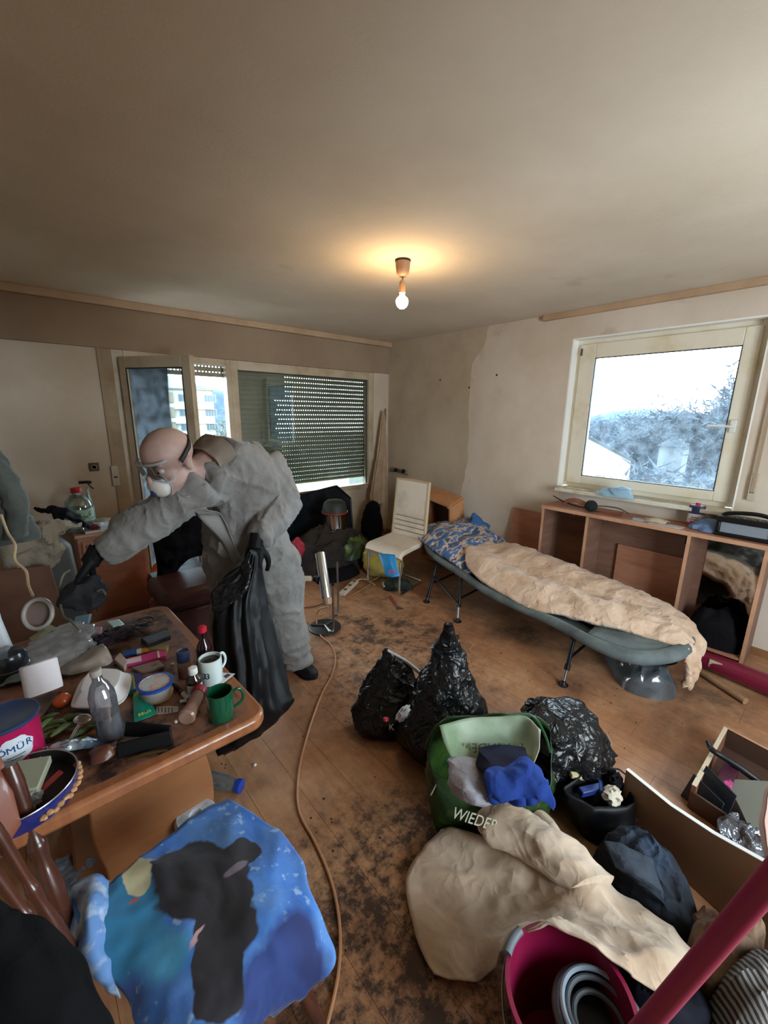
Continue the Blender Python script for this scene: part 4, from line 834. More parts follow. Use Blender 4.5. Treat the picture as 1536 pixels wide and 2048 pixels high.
# shoes
def shoe(a, toe, m=NAVY):
    a = V((a.x, a.y, 0)); d = V((toe.x-a.x, toe.y-a.y, 0)).normalized(); s_ = V((-d.y, d.x, 0)); r = []
    def sec(u, w, h, z=.012): c = a+d*u; return [c+s_*w+V((0, 0, z)), c+s_*w*.95+V((0, 0, z+h*.5)), c+s_*w*.45+V((0, 0, z+h)), c-s_*w*.45+V((0, 0, z+h)), c-s_*w*.95+V((0, 0, z+h*.5)), c-s_*w+V((0, 0, z))]
    r = [sec(-.085, .012, .05), sec(-.07, .036, .085), sec(-.01, .040, .125), sec(.05, .040, .085), (sec(.11, .048, .06)), sec(.16, .044, .045), sec(.19, .022, .028), sec(.197, .005, .012)]
    o = obj('shoe', loft(B(), r, 5, 32, wr=.003, ws=30, floor=.006), m, per)
    so = [sec(-.09, .014, .012, 0), sec(-.07, .040, .012, 0), (sec(.02, .040, .012, 0)), sec(.11, .052, .012, 0), sec(.165, .046, .012, 0), sec(.203, .01, .012, 0)]
    obj('sole', loft(B(), so, 5, 24, wr=0), mat('shoe_sole', '#1C1D24', .7), o)
    for k in range(3): c = a+d*(.055+.02*k)+V((0, 0, .112-.012*k)); obj('lace', tube(B(), [c-s_*.022, c+V((0, 0, .005)), c+s_*.022], .003, 6), mat('shoe_lace', '#22242E', .7), o)
    return o
shoe(V((1.214,2.303,0.000)), V((1.269,2.023,0.000))); shoe(V((anR.x, anR.y, 0)), V((anR.x-.12, anR.y-.3, 0)))
# black bag in the left hand
BG = mat('black_bin_bag', '#0E0F12', .32, spec=.5, bump=(14, .5, .012)); BGm = mat('matt_black_bag', '#0A0B0E', .52, spec=.3, bump=(5, .35, .012))
t = thing('bin_bag', 'large matt black bin bag held in the left glove of the worker', 'bag', V((0.640,1.603,0.365)))
rg = [[V((0.755,1.825,1.078)), V((0.793,1.844,1.071)), V((0.809,1.845,1.036)), V((0.759,1.800,1.054))],
      [V((0.710,1.816,1.016)), V((0.768,1.835,1.017)), V((0.801,1.834,0.976)), V((0.732,1.775,0.986))],
      [V((0.609,1.848,0.927)), V((0.724,1.913,0.931)), V((0.819,1.853,0.872)), V((0.674,1.740,0.889))],
      [V((0.571,1.840,0.795)), V((0.713,1.923,0.715)), V((0.817,1.801,0.702)), V((0.649,1.698,0.776))],
      [V((0.553,1.814,0.579)), V((0.706,1.882,0.481)), V((0.826,1.732,0.507)), V((0.635,1.639,0.595))],
      [V((0.532,1.791,0.359)), V((0.673,1.840,0.257)), V((0.830,1.658,0.374)), V((0.625,1.594,0.379))],
      [V((0.509,1.786,0.151)), V((0.628,1.824,0.083)), V((0.834,1.639,0.321)), V((0.646,1.600,0.288))],
      [V((0.514,1.788,0.088)), V((0.611,1.782,0.077)), V((0.803,1.630,0.296)), V((0.655,1.628,0.226))]]
obj('sack', loft(B(), rg, 9, 80, wr=.012, ws=5, seed=61, folds=.013, fk=11, fine=.3), BGm, t)
b = B(); sheet(b, [[V((0.737,1.821,1.063)), V((0.668,1.826,0.973)), V((0.598,1.846,0.931)), V((0.568,1.858,0.885))], [V((0.726,1.782,1.035)), V((0.667,1.767,0.956)), V((0.593,1.798,0.892)), V((0.561,1.818,0.827))], [V((0.726,1.758,1.005)), V((0.677,1.732,0.916)), V((0.600,1.765,0.853)), V((0.561,1.807,0.791))]], 8, 8, wr=.02, ws=14, seed=62)
obj('rim', b, BG, t, solid=.004)

b = B(); loft(b, [((0.124,2.067,1.014), (.05, .04)), ((0.110,2.063,0.963), (.075, .05)), ((0.109,2.048,0.915), (.06, .045)), ((0.128,2.027,0.899), (.02, .02))], seg=32, wr=.03, ws=16, seed=65)
t = thing('pouch', 'black crumpled pouch lifted from the table in the right glove of the worker', 'pouch', (0.115,2.055,0.952)); t.name = 'pouch'
obj('pouch_body', b, mat('pouch_black', '#0D0E14', .8), t); obj('pouch_clip', tube(B(), [(0.150,1.980,0.985), (0.167,1.968,0.991), (0.175,1.954,0.971)], .004, 6), STL, t)
obj('cable', tube(B(), [(0.079,2.131,1.051), (0.054,2.134,1.034), (0.035,2.109,0.991), (0.026,2.050,0.947), (0.027,1.934,0.933), (0.042,1.844,0.947), (0.063,1.742,0.939)], .0045, 8), mat('grey_braided_cable', '#6A6458', .7), label='grey cable hanging from the raised black pouch down onto the table', cat='cable')
# ---------------------------------------------------------------- table with everything on it
TZ = .75
TT = mat('dirty_table_top', '#8E644E', .42, var=('#76503E', 4, .4, .7), spots=('#2A1E1C', 11, .45, .60, 12), coord='World', coat=.2); TE = mat('oak_edge', '#9A623E', .35, var=('#825034', 4, .4, .7), stretch=(8, 1, 1), coat=.3)
t = thing('table', 'wooden table with rounded corners buried in clutter at the left', 'table', (0, 1.7, 0))
def rr(x0, y0, x1, y1, r, k=7):
    o = []
    for cx, cy, a0 in ((x1-r, y1-r, 0), (x0+r, y1-r, 90), (x0+r, y0+r, 180), (x1-r, y0+r, 270)):
        for i in range(k+1): a = math.radians(a0+90*i/k); o.append((cx+r*math.cos(a), cy+r*math.sin(a)))
    return o
OUT = rr(-.66, 1.135, .495, 2.225, .06); OUT = [(x-(.05*(y-1.135)/1.09 if x > 0 else 0), y) for x, y in OUT]
IN = rr(-.62, 1.175, .455, 2.185, .05); IN = [(x-(.05*(y-1.135)/1.09 if x > 0 else 0), y) for x, y in IN]
I4 = Matrix.Translation
obj('apron_edge', prism(B(), OUT, I4((0, 0, TZ-.048)), .0475), TE, t, bevel=.012); obj('top', prism(B(), IN, I4((0, 0, TZ-.002)), .002), TT, t, smooth=False)
obj('apron_lower', prism(B(), IN, I4((0, 0, TZ-.075)), .028), TE, t, bevel=.006)
PB = mat('pedestal_board', '#96643F', .5, var=('#825434', 2.2, .4, .7), stretch=(1, 1, 5))
pedo = []
for i in range(41): a = math.pi*i/40; pedo.append((-.0+.245*math.cos(a)*(1+.06*math.sin(a)), .42+.255*math.sin(a)*-1))
o_ = [(-.19, .66), (-.187, .5), (-.197, .36), (-.20, .25), (-.182, .12), (-.14, .0), (.17, .0), (.205, .09), (.215, .2), (.20, .34), (.165, .48), (.12, .66)]
q = [V((a, b, 0)) for a, b in o_]; o_ = [(p.x, p.y) for p in path(q, 4)]
M = frame((.19, 1.52, 0), (1, .06, 0), (0, 0, 1)); obj('pedestal', prism(B(), o_, M, -.03), PB, t, bevel=.006); M = frame((-.35, 1.95, 0), (1, 0, 0), (0, 0, 1)); obj('pedestal', prism(B(), o_, M, -.03), PB, t, bevel=.006)
obj('foot_rail', bb(B(), -.08, .02, 1.5, 1.98, 0, .06), PB, t, bevel=.01)
g1 = 'mugs on the table'
def mug(p, m, label, rz, r=.041, h=.096, inner=None, level=.07):
    t = thing('mug', label, 'mug', p, g1); P = V(p)
    obj('cup', lathe(B(), [(r-.004, .0), (r-.001, .004), (r, h*.5), (r, h-.001), (r-.0035, h), (r-.004, h-.003), (r-.005, .012), (.001, .010)], P, seg=36), m, t, angle=60)
    d = V((math.cos(rz), math.sin(rz), 0)); obj('handle', tube(B(), [P+d*(r-.002)+V((0, 0, h*.82)), P+d*(r+.018)+V((0, 0, h*.86)), P+d*(r+.031)+V((0, 0, h*.62)), P+d*(r+.026)+V((0, 0, h*.36)), P+d*(r-.002)+V((0, 0, h*.2))], .0052, 10), m, t)
    if inner: obj('coffee', lathe(B(), [(.0005, level), (r-.0052, level)], P, seg=30, cap=False), inner, t)
    return t
mug((0.366,1.216,0.750), mat('green_ceramic', '#0E4A33', .15, coat=.5), 'dark green mug at the front right corner of the table', -.15)
wm = mug((0.406,1.423,0.750), mat('pale_ceramic', '#C4D2D2', .2, coat=.4), 'white mug full of dark coffee near the right edge of the table', .45, .040, .098, mat('coffee', '#1A0F0A', .05), .085)
mp = V((0.406,1.423,0.750)); MK = mat('mug_print', '#1B1F22', .4)
for k, (c, u) in enumerate((('3', -2.15), ('3', -2.45))):
    d = V((math.cos(u), math.sin(u), 0)); text('mug_mark', c, frame(mp+d*.0402+V((0, 0, .045)), (-d.y, d.x, 0), (0, 0, 1)), .032, MK, wm)
PG = lambda n, c, r=.2: mat(n, c, r)
# brown medicine bottle
p = V((0.336,1.386,0.750)); t = thing('medicine_bottle', 'brown medicine bottle with a white screw cap and pale label beside the white mug', 'bottle', p)
obj('body', lathe(B(), [(.024, 0), (.027, .003), (.027, .055), (.024, .066), (.013, .078), (.012, .084)], p, seg=28), mat('amber_glass', '#2A1A12', .1, coat=.5), t); obj('cap', lathe(B(), [(.015, .083), (.0155, .085), (.0145, .105), (.012, .106)], p, seg=28), WH, t)
def wrap(c, r, z0, z1, a0, a1, m, parent, name='label', n=14):
    b = B(); g = [[V(c)+V((r*math.cos(a), r*math.sin(a), z)) for a in [a0+(a1-a0)*i/n for i in range(n+1)]] for z in (z0, (z0+z1)/2, z1)]
    sheet(b, g, 1, 1, wr=0); return obj(name, b, m, parent)
LB = mat('paper_label', '#BFC6C8', .6); wrap(p, .0275, .008, .05, -2.9, -.6, LB, t)
for i in range(6): wrap(p, .0278, .04-.005*i, .0412-.005*i, -2.4, -1.2-.1*(i % 3), mat('label_ink', '#50555C', .6), t, 'print_line', 8)
# sauce bottle behind the mug
p = V((0.430,1.568,0.750)); t = thing('sauce_bottle', 'dark red bottle with a bright red cap behind the white mug', 'bottle', p)
obj('body', lathe(B(), [(.026, 0), (.030, .004), (.030, .055), (.024, .075), (.013, .095), (.012, .13)], p, seg=28), mat('dark_red_glass', '#220A10', .1, coat=.4), t)
obj('cap', lathe(B(), [(.014, .128), (.016, .13), (.016, .15), (.012, .153)], p, seg=16), mat('red_cap', '#B01A30', .35), t)
# spice mill with blue cap
p = V((0.340,1.516,0.750)); t = thing('spice_jar', 'clear brown-tinted jar with a dark blue lid left of the brown medicine bottle', 'jar', p)
obj('body', lathe(B(), [(.020, 0), (.024, .004), (.024, .05), (.020, .062), (.019, .068)], p, seg=24), mat('smoky_jar', '#6A4636', .1, alpha=.6), t)
obj('contents', lathe(B(), [(.019, .004), (.0215, .006), (.0215, .03), (.001, .034)], p, seg=20), mat('ground_spice', '#5A3A28', .9), t)
obj('lid', lathe(B(), [(.0215, .066), (.0225, .068), (.0225, .104), (.020, .106), (.018, .102), (.001, .102)], p, seg=26), mat('navy_lid', '#1C2A48', .4), t)
# lying jar with the red lid
a, c = V((0.267,1.244,0.778)), V((0.338,1.344,0.780)); t = thing('spice_shaker', 'empty clear shaker with a crimson lid lying beside the green mug', 'shaker', (a.x, a.y, TZ)); d = (c-a)
obj('body', lathe(B(), [(.022, 0), (.027, .006), (.024, .03), (.020, .05), (.022, d.length-.012)], a, d, 26), mat('cloudy_jar', '#9A7868', .15, alpha=.7), t); obj('lid', lathe(B(), [(.0245, d.length-.014), (.025, d.length-.01), (.025, d.length+.012), (.022, d.length+.014)], a, d, 26), mat('crimson_lid', '#8E1C34', .35), t)
# small tubes and pens
def tubeobj(name, label, cat, a, c, parts, group=None):
    a, c = V(a), V(c); d = c-a; t = thing(name, label, cat, (a.x, a.y, TZ), group); n = d.normalized()
    for nm, u0, u1, r0, r1, m in parts: obj(nm, lathe(B(), [(r0, d.length*u0), (r0*1.02, d.length*u0+.001), (r1, d.length*u1)], a, d, 16), m, t)
    return t
tubeobj('pen', 'dark marker pen with a white end pointing at the crimson lid', 'pen', (0.289,1.501,0.757), (0.309,1.363,0.757), (('barrel', 0, .68, .0065, .0075, BLK), ('cap', .68, 1, .009, .009, WH), ('ring', .55, .62, .0082, .0082, mat('red_ring', '#8A3A38', .4))))
tubeobj('pill_tube', 'tiny white tube just left of the crimson lid', 'tube', (0.282,1.371,0.756), (0.307,1.358,0.757), (('body', 0, .8, .005, .006, WH), ('tip', .8, 1, .004, .003, BLK)))
def flat(name, label, cat, pts, z, th, m, parent=None, **k):
    b = B(); lo = [b.verts.new((p[0], p[1], z)) for p in pts]; hi = [b.verts.new((p[0], p[1], z+th)) for p in pts]; n = len(pts)
    b.faces.new(lo[::-1]); b.faces.new(hi)
    for i in range(n): b.faces.new((lo[i], lo[(i+1) % n], hi[(i+1) % n], hi[i]))
    if label: return obj(name, b, m, parent, label=label, cat=cat, smooth=False, **k)
    return obj(name, b, m, parent, smooth=False, **k)
f = flat('blister_pack', 'white blister sachet poking out behind the green mug', 'packet', [(0.407,1.383,0.755), (0.452,1.436,0.760), (0.484,1.401,0.760), (0.416,1.368,0.755)], TZ+.006, .002, mat('blister_white', '#C9C9CC', .4))
flat('print', None, None, [(0.445,1.411,0.760), (0.462,1.416,0.760), (0.469,1.402,0.760), (0.447,1.393,0.760)], TZ+.009, .0005, mat('print_dark', '#33363E', .5), f)
f = flat('leaflet', 'small white printed slip in front of the teal tube', 'paper', [(0.215,1.398,0.750), (0.248,1.377,0.750), (0.272,1.354,0.750), (0.264,1.329,0.750), (0.228,1.344,0.750), (0.207,1.362,0.750)], TZ+.001, .0015, mat('slip_white', '#B9B4AF', .6))
for i in range(5):
    u0 = V((0.218,1.390,0.750))+(V((0.261,1.353,0.750))-V((0.218,1.390,0.750)))*(i/5); u1 = V((0.212,1.364,0.750))+(V((0.254,1.328,0.750))-V((0.212,1.364,0.750)))*(i/5); dxx = V((.0035, 0, 0)); flat('print_line', None, None, [u0, u0+dxx, u1+dxx, u1], TZ+.0026, .0003, MC['label_ink'], f)
# round tubs
p = V((0.226,1.431,0.770)); t = thing('plastic_tub', 'round clear tub with a blue-rimmed lid in the middle of the table', 'tub', (p.x, p.y, .772))
obj('bowl', lathe(B(), [(.040, .772-p.z), (.043, .776-p.z), (.052, .815-p.z)], p, seg=36), mat('clear_tub', '#A9A09B', .15, alpha=.75), t); obj('rim', lathe(B(), [(.052, .813-p.z), (.056, .815-p.z), (.056, .824-p.z), (.048, .8245-p.z)], p, seg=36, cap=False), mat('blue_rim', '#22489A', .3), t)
obj('lid', lathe(B(), [(.050, .8235-p.z), (.049, .8215-p.z), (.001, .822-p.z)], p, seg=36, cap=False), print_mat('tub_lid_print', [(.38, '#9DB0B8'), (.47, '#C7A9A4'), (.52, '#B78A86'), (.58, '#A8B7B4')], 22, 1.0, .3, bump=None), t)
obj('plastic_pot', lathe(B(), [(.040, 0), (.044, .003), (.047, .018), (.044, .020), (.001, .020)], (0.235,1.451,0.750), seg=32), mat('beige_pot', '#A98058', .5), label='shallow beige pot squeezed under the blue-lidded tub', cat='pot')
# squeeze tube FUSS
a, c = V((0.187,1.534,0.757)), V((0.176,1.359,0.755)); t = thing('cream_tube', 'yellow and teal foot cream tube standing out before the blue-lidded tub', 'tube', (a.x, a.y, TZ)); d = (c-a).normalized(); s_ = V((-d.y, d.x, 0)).normalized()
def sq(u, w, h): q = a+d*u; return [q+s_*w, q+V((0, 0, h)), q-s_*w, q-V((0, 0, h*.8))]
L0 = (c-a).length
obj('cap', lathe(B(), [(.014, -.002), (.015, .0), (.0155, .018), (.014, .019)], a, d, 20), WH, t)
obj('tube_shoulder', loft(B(), [sq(.018, .016, .010), sq(.045, .021, .011)], 4, 24, wr=0), mat('tube_yellow', '#C2B822', .35), t)
obj('tube_body', loft(B(), [sq(.045, .021, .011), sq(L0*.7, .028, .006), sq(L0, .033, .0015)], 5, 24, wr=0), mat('tube_teal', '#1E9A82', .35), t)
obj('leaf_print', loft(B(), [sq(.048, .010, .0125), sq(.075, .012, .0115)], 3, 16, wr=0), mat('tube_green_dark', '#1C5A34', .4), t)
text('lettering', 'FUSS', frame(a+d*(L0-.018)+V((0, 0, .0075)), -s_, -d), .018, mat('tube_lettering', '#D8DC6A', .4), t)
# teal-blue crushed box, orange-blue tube, pink pack
def slab(name, label, cat, corners, th, m, z=TZ, **k): return flat(name, label, cat, corners, z, th, m, bevel=.003, **k)
t = slab('small_carton', 'teal carton with a purple end between the foam tray and the blue-lidded tub', 'carton', [(0.170,1.641,0.770), (0.213,1.609,0.770), (0.196,1.507,0.770), (0.159,1.521,0.770)], .022, mat('carton_teal', '#1C7C8C', .45)); flat('end_print', None, None, [(0.192,1.619,0.772), (0.213,1.606,0.772), (0.196,1.504,0.772), (0.179,1.512,0.772)], TZ+.0225, .0006, mat('carton_purple', '#2C2F78', .45), t); flat('yellow_band', None, None, [(0.184,1.607,0.772), (0.189,1.602,0.772), (0.179,1.515,0.772), (0.173,1.516,0.772)], TZ+.0235, .0006, mat('carton_yellow', '#B5A636', .45), t)
tubeobj('glue_tube', 'blue tube with an orange end behind the pink pack', 'tube', (0.190,1.803,0.762), (0.278,1.776,0.762), (('body', 0, .5, .010, .012, mat('tube_blue', '#27508C', .4)), ('label', .5, .68, .0122, .0122, LB), ('cap', .68, 1, .012, .010, mat('tube_orange', '#C07A22', .4))))
t = slab('tablet_pack', 'long pink and white pack lying across the middle of the table', 'packet', [(0.179,1.713,0.765), (0.179,1.756,0.765), (0.325,1.736,0.765), (0.316,1.677,0.765)], .018, mat('pack_pink', '#C0407E', .4))
flat('white_end', None, None, [(0.180,1.710,0.768), (0.181,1.744,0.768), (0.238,1.736,0.768), (0.233,1.696,0.768)], TZ+.0185, .0005, mat('pack_white', '#D6C3C6', .4), t); flat('white_band', None, None, [(0.294,1.731,0.768), (0.301,1.730,0.768), (0.293,1.677,0.768), (0.286,1.679,0.768)], TZ+.0185, .0005, MC['pack_white'], t)
t = slab('opened_carton', 'grey-brown carton with the letters LE half under the pink pack', 'carton', [(0.194,1.689,0.760), (0.288,1.675,0.760), (0.295,1.617,0.760), (0.213,1.632,0.760)], .012, mat('carton_taupe', '#7D6C64', .6)); text('lettering', 'LE', frame(V((0.264,1.647,0.762)), (1, .1, 0), (0, 1, 0)), .020, MC['print_dark'], t)
# foam tray, opened clamshell
t = thing('foam_tray', 'white foam takeaway tray behind the tall clear bottle', 'tray', (0.087,1.581,0.750)); FO = mat('white_foam', '#D2D0D2', .6, bump=(200, .2, .001))
fp = [V((0.006,1.571,0.765)), V((0.063,1.705,0.765)), V((0.165,1.635,0.765)), V((0.173,1.568,0.765)), V((0.122,1.462,0.765)), V((0.019,1.523,0.765))]; cc = sum(fp, V())/6
def ringz(k, z): return [V((cc.x+(p.x-cc.x)*k, cc.y+(p.y-cc.y)*k, z)) for p in fp]
obj('base_shell', loft(B(), [ringz(.66, TZ), ringz(.80, TZ+.008), ringz(.98, TZ+.024), ringz(.2, TZ+.024)], 2, 48, wr=.0), FO, t); obj('rim', loft(B(), [ringz(1.0, TZ+.022), ringz(1.03, TZ+.024), ringz(1.03, TZ+.028), ringz(1.0, TZ+.030)], 1, 48, wr=0), FO, t); obj('lid_shell', loft(B(), [ringz(.98, TZ+.028), ringz(.82, TZ+.046), ringz(.68, TZ+.062), ringz(.62, TZ+.065), ringz(.2, TZ+.066)], 2, 48, wr=.0), FO, t)
# tall clear bottle with murky water
p = V((0.081,1.331,0.750)); t = thing('plastic_bottle', 'tall clear capless bottle with murky water at the front of the table', 'bottle', p); CB = glass('clear_bottle', '#E3E4EA', .10, dirt=('#C6C9D2', 30, .08, .20))
obj('body', lathe(B(), [(.030, 0), (.034, .005), (.036, .02), (.033, .09), (.035, .13), (.034, .155), (.024, .185), (.014, .20), (.013, .222)], p, (-.06, .10, 1), 10, rz=.3), CB, t)
obj('water', lathe(B(), [(.028, .004), (.033, .008), (.034, .02), (.0315, .085), (.001, .086)], p, (-.06, .10, 1), 10, rz=.3), mat('murky_water', '#6E6C6C', .1, alpha=.8), t); obj('cap', lathe(B(), [(.0145, .214), (.0155, .216), (.0155, .232), (.0135, .2335), (.001, .2335)], p, (-.06, .10, 1), 20), mat('cloudy_cap', '#9A948C', .3), t)
# paper roll
a, c = V((-0.061,1.657,0.792)), V((-0.063,1.689,0.858)); t = thing('paper_roll', 'white paper roll lying on the table behind the round red tin', 'roll', (a.x, a.y, TZ))
obj('paper', lathe(B(), [(.022, 0), (.050, .001), (.051, .01), (.051, .10), (.046, .104)], a, (c-a), 40), mat('tissue', '#D5CFD3', .9, bump=(60, .3, .003)), t); obj('core', lathe(B(), [(.017, -.0006), (.022, -.0006)], a, (c-a), 24, cap=False), mat('card_core', '#7E7470', .9), t)
# red tin with its blue lid and label
p = V((-0.143,1.413,0.750)); t = thing('food_tin', 'round magenta tin with a blue plastic lid and white label on the table', 'tin', p)
TM = mat('magenta_tin', '#A8164E', .3, coat=.3); obj('can', lathe(B(), [(.068, 0), (.071, .003), (.070, .008), (.070, .138), (.072, .142)], p, seg=48), TM, t); obj('lid', lathe(B(), [(.0735, .137), (.075, .139), (.075, .148), (.070, .149), (.066, .146), (.001, .146)], p, seg=48), mat('blue_lid', '#2C3A5C', .4), t)
vd = math.atan2(0-p.y, 0-p.x); b = B(); n = 26; rows = []
for i in range(n): a = 2*math.pi*i/n; k = 1+.06*math.sin(a*7); rows.append((.5*math.cos(a)*k, .038*math.sin(a)*k+.078))
for sc_, mm, rr_ in ((1.0, mat('tin_label', '#C8D2DA', .4), .0708),):
    b = B(); ce = b.verts.new(p+V((rr_*math.cos(vd+.1), rr_*math.sin(vd+.1), .078)));
    rings = []
    for k in (.35, .7, 1): rings.append([b.verts.new(p+V((rr_*math.cos(vd+.1+u*1.15*k), rr_*math.sin(vd+.1+u*1.15*k), .078+(z-.078)*k))) for u, z in rows])
    for i in range(n): b.faces.new((ce, rings[0][i], rings[0][(i+1) % n]))
    for r0, r1 in zip(rings, rings[1:]):
        for i in range(n): b.faces.new((r0[i], r1[i], r1[(i+1) % n], r0[(i+1) % n]))
    lb = obj('label', b, mm, t)
for i, ch in enumerate('ÖMÜR'):
    a = vd+.1-.42+.28*i; d = V((math.cos(a), math.sin(a), 0)); text('lettering', ch, frame(p+d*.0712+V((0, 0, .082+.001*i)), (-d.y, d.x, 0), (0, 0, 1)), .026, mat('tin_letters', '#1F3C7A', .4), t)
for k, z in enumerate((.060, .052)): wrap(p, .0713, z, z+.0025, vd-.2+.1*k, vd+.35-.1*k, MC['label_ink'], t, 'small_print', 6)
# black folded case and bits in front of it
t = thing('glasses_case', 'black open hinged case at the front edge of the table', 'case', (0.145,1.222,0.750)); CBm = mat('case_black', '#060608', .6, spec=.25)
a, c = V((0.078,1.240,0.750)), V((0.217,1.196,0.750)); b = B(); prism(b, [(0, 0), ((c-a).length, 0), ((c-a).length-.004, .042), (.002, .045)], frame(a, c-a, (0, .25, 1)), .010); obj('front_half', b, CBm, t, bevel=.004)
a2, c2 = V((0.110,1.308,0.760)), V((0.220,1.220,0.760)); b = B(); prism(b, [(0, 0), ((c2-a2).length, -.005), ((c2-a2).length-.004, .030), (.002, .044)], frame(a2, c2-a2, (0, .5, 1)), .010); obj('rear_half', b, CBm, t, bevel=.004)
obj('tweezers', tube(B(), [(0.098,1.209,0.754), (0.140,1.197,0.757), (0.194,1.175,0.754)], [.003, .005, .003], 8), mat('brass_dark', '#5A4A30', .35, metal=.7), label='thin dark metal tool lying in front of the black case', cat='tool')
# tomato, herbs, spoon, board
t = thing('tomato', 'orange tomato beside the small wooden board', 'tomato', (-0.021,1.606,0.750)); obj('fruit', blob(B(), V((-0.021,1.606,0.750))+V((0, 0, .022)), (.028, .026, .022), wr=.03, lv=3), mat('tomato_orange', '#B4512A', .3), t); obj('stem', lathe(B(), [(.004, .041), (.002, .046)], (-0.021,1.606,0.750), seg=8), mat('stem_green', '#4A5A2A', .7), t)
HB = mat('green_peppers', '#56683A', .6, var=('#3C4A28', 20, .4, .6))
PEP = [(-0.063,1.552,0.760), (-0.044,1.500,0.765), (-0.024,1.508,0.760), (-0.003,1.502,0.760), (-0.054,1.483,0.760), (-0.034,1.446,0.770), (-0.072,1.505,0.770), (-0.064,1.459,0.760), (-0.005,1.404,0.760), (0.015,1.414,0.760), (0.032,1.419,0.760), (-0.001,1.373,0.760), (-0.017,1.399,0.760), (0.041,1.425,0.760), (-0.017,1.460,0.765)]
for i, p in enumerate(PEP):
    p = V(p); a = (.3, -.4, .6, .1, -.2, .5, .9, .1, .5, .3, .6, -.1, .4, .1, -.5)[i]; d = V((math.cos(a), math.sin(a), 0)); s_ = V((-d.y, d.x, 0))
    obj('chili_pepper', tube(B(), [p-d*.030, p-d*.012+s_*.004, p+d*.012+V((0, 0, .003)), p+d*.030-s_*.006], [.003, .0085, .008, .002], 8), HB, label='wilted green pepper in the heap left of the tall clear bottle' if i < 8 or i == 14 else 'wilted green pepper in the loose row just left of the tall clear bottle', cat='pepper', group='green peppers left of the tall bottle' if (i < 8 or i == 14) else 'green peppers beside the tall bottle')
t = thing('spoon', 'metal spoon lying on the green peppers below the foam tray', 'spoon', (0.020,1.455,0.770)); obj('bowl', blob(B(), (0.020,1.442,0.782), (.022, .030, .008), wr=0, lv=3, r=rot(0, 0, .5)), mat('spoon_steel', '#A8A4A0', .2, metal=.9), t); obj('handle', tube(B(), [(0.009,1.418,0.782), (-0.018,1.380,0.770), (-0.034,1.359,0.760)], [.005, .0035, .006], 8), MC['spoon_steel'], t)
slab('chopping_board', 'worn grey-brown wooden board left of the tomato', 'board', [(-0.101,1.697,0.755), (-0.020,1.697,0.755), (-0.082,1.564,0.755), (-0.100,1.551,0.755)], .012, mat('worn_board', '#7A665A', .7, var=('#5E4C42', 20, .4, .6)))
# foil packet, bowl, blue tin with contents
b = B(); sheet(b, [[(-0.090,1.369,0.760), (-0.043,1.334,0.775), (0.012,1.311,0.770), (0.049,1.284,0.760)], [(-0.070,1.387,0.765), (-0.030,1.349,0.785), (0.020,1.324,0.780), (0.065,1.305,0.760)], [(-0.050,1.402,0.760), (-0.018,1.380,0.770), (0.028,1.352,0.770), (0.076,1.321,0.760)]], 8, 8, wr=.008, ws=25, seed=71)
t = thing('foil_packet', 'silver foil packet with a blue emblem in front of the green peppers', 'packet', (-0.010,1.364,0.750)); obj('wrapper', b, mat('foil_print', '#A9B6BA', .22, metal=.5, var=('#5D7FA6', 18, .5, .62)), t, solid=.003); obj('emblem', lathe(B(), [(.020, .0), (.017, .001)], (-0.029,1.342,0.790), seg=20, sy=.5, cap=False), mat('emblem_blue', '#3C6C8A', .4), t)
obj('dish', loft(B(), [((-0.122,1.364,0.752), (.045, .018), .5), ((-0.123,1.350,0.775), (.062, .026), .5), ((-0.123,1.351,0.777), (.058, .023), .5), ((-0.121,1.361,0.757), (.04, .015), .5)], 3, 28, wr=.001), mat('grey_dish', '#8F959C', .35), label='small grey plastic dish at the foot of the magenta tin', cat='dish')
tc = V((-0.126,1.240,0.750)); BT = mat('cookie_tin_blue', '#1F2568', .3, coat=.4); t = thing('biscuit_tin', 'open blue round biscuit tin full of odds and ends on the table corner', 'tin', tc)
tcz = V((tc.x, tc.y, TZ)); R0 = .116
obj('wall', lathe(B(), [(R0-.002, 0), (R0, .003), (R0, .040), (R0+.0025, .042), (R0, .044), (R0-.002, .042), (R0-.002, .003), (.001, .002)], tcz, seg=64, mi=[0, 0, 0, 0, 1, 1, 1]), [BT, mat('tin_inside', '#3A3632', .4, metal=.4)], t)
b = B()
for i in range(14):
    a = -1.25+.11*i; d = V((math.cos(a), math.sin(a), 0)); blob(b, tcz+d*(R0+.0015)+V((0, 0, .017+.004*math.sin(i*2.1))), (.009, .009, .006), wr=.3, ws=9, seed=i, lv=2)
obj('biscuit_print', b, mat('biscuit_tan', '#B58A5C', .5), t, kind='stuff'); obj('rim_wire', tube(B(), [tcz+V((R0*math.cos(a), R0*math.sin(a), .044)) for a in [2*math.pi*i/40 for i in range(41)]], .0018, 6), mat('bright_rim', '#C9C6C2', .25, metal=.8), t)
b = B(); box(b, tcz+V((-.025, .025, .055)), (.16, .095, .024), rot(.15, .08, -.35)); obj('switch_box', b, mat('cream_switch', '#8A8C78', .5), label='cream plastic box lying on top of the blue biscuit tin', cat='box', bevel=.004)
b = B(); blob(b, tcz+V((.005, -.04, .025)), (.03, .03, .02), wr=.5, ws=6, seed=5); obj('crumpled_wrap', b, mat('wrap_grey', '#6E6A66', .5), label='crumpled grey wrapper inside the blue biscuit tin', cat='wrapper')
obj('red_strip', box(B(), tcz+V((.055, -.015, .03)), (.06, .014, .006), rot(0, -.2, .5)), mat('red_plastic', '#8E2F2C', .4), label='red plastic strip inside the blue biscuit tin', cat='strip')
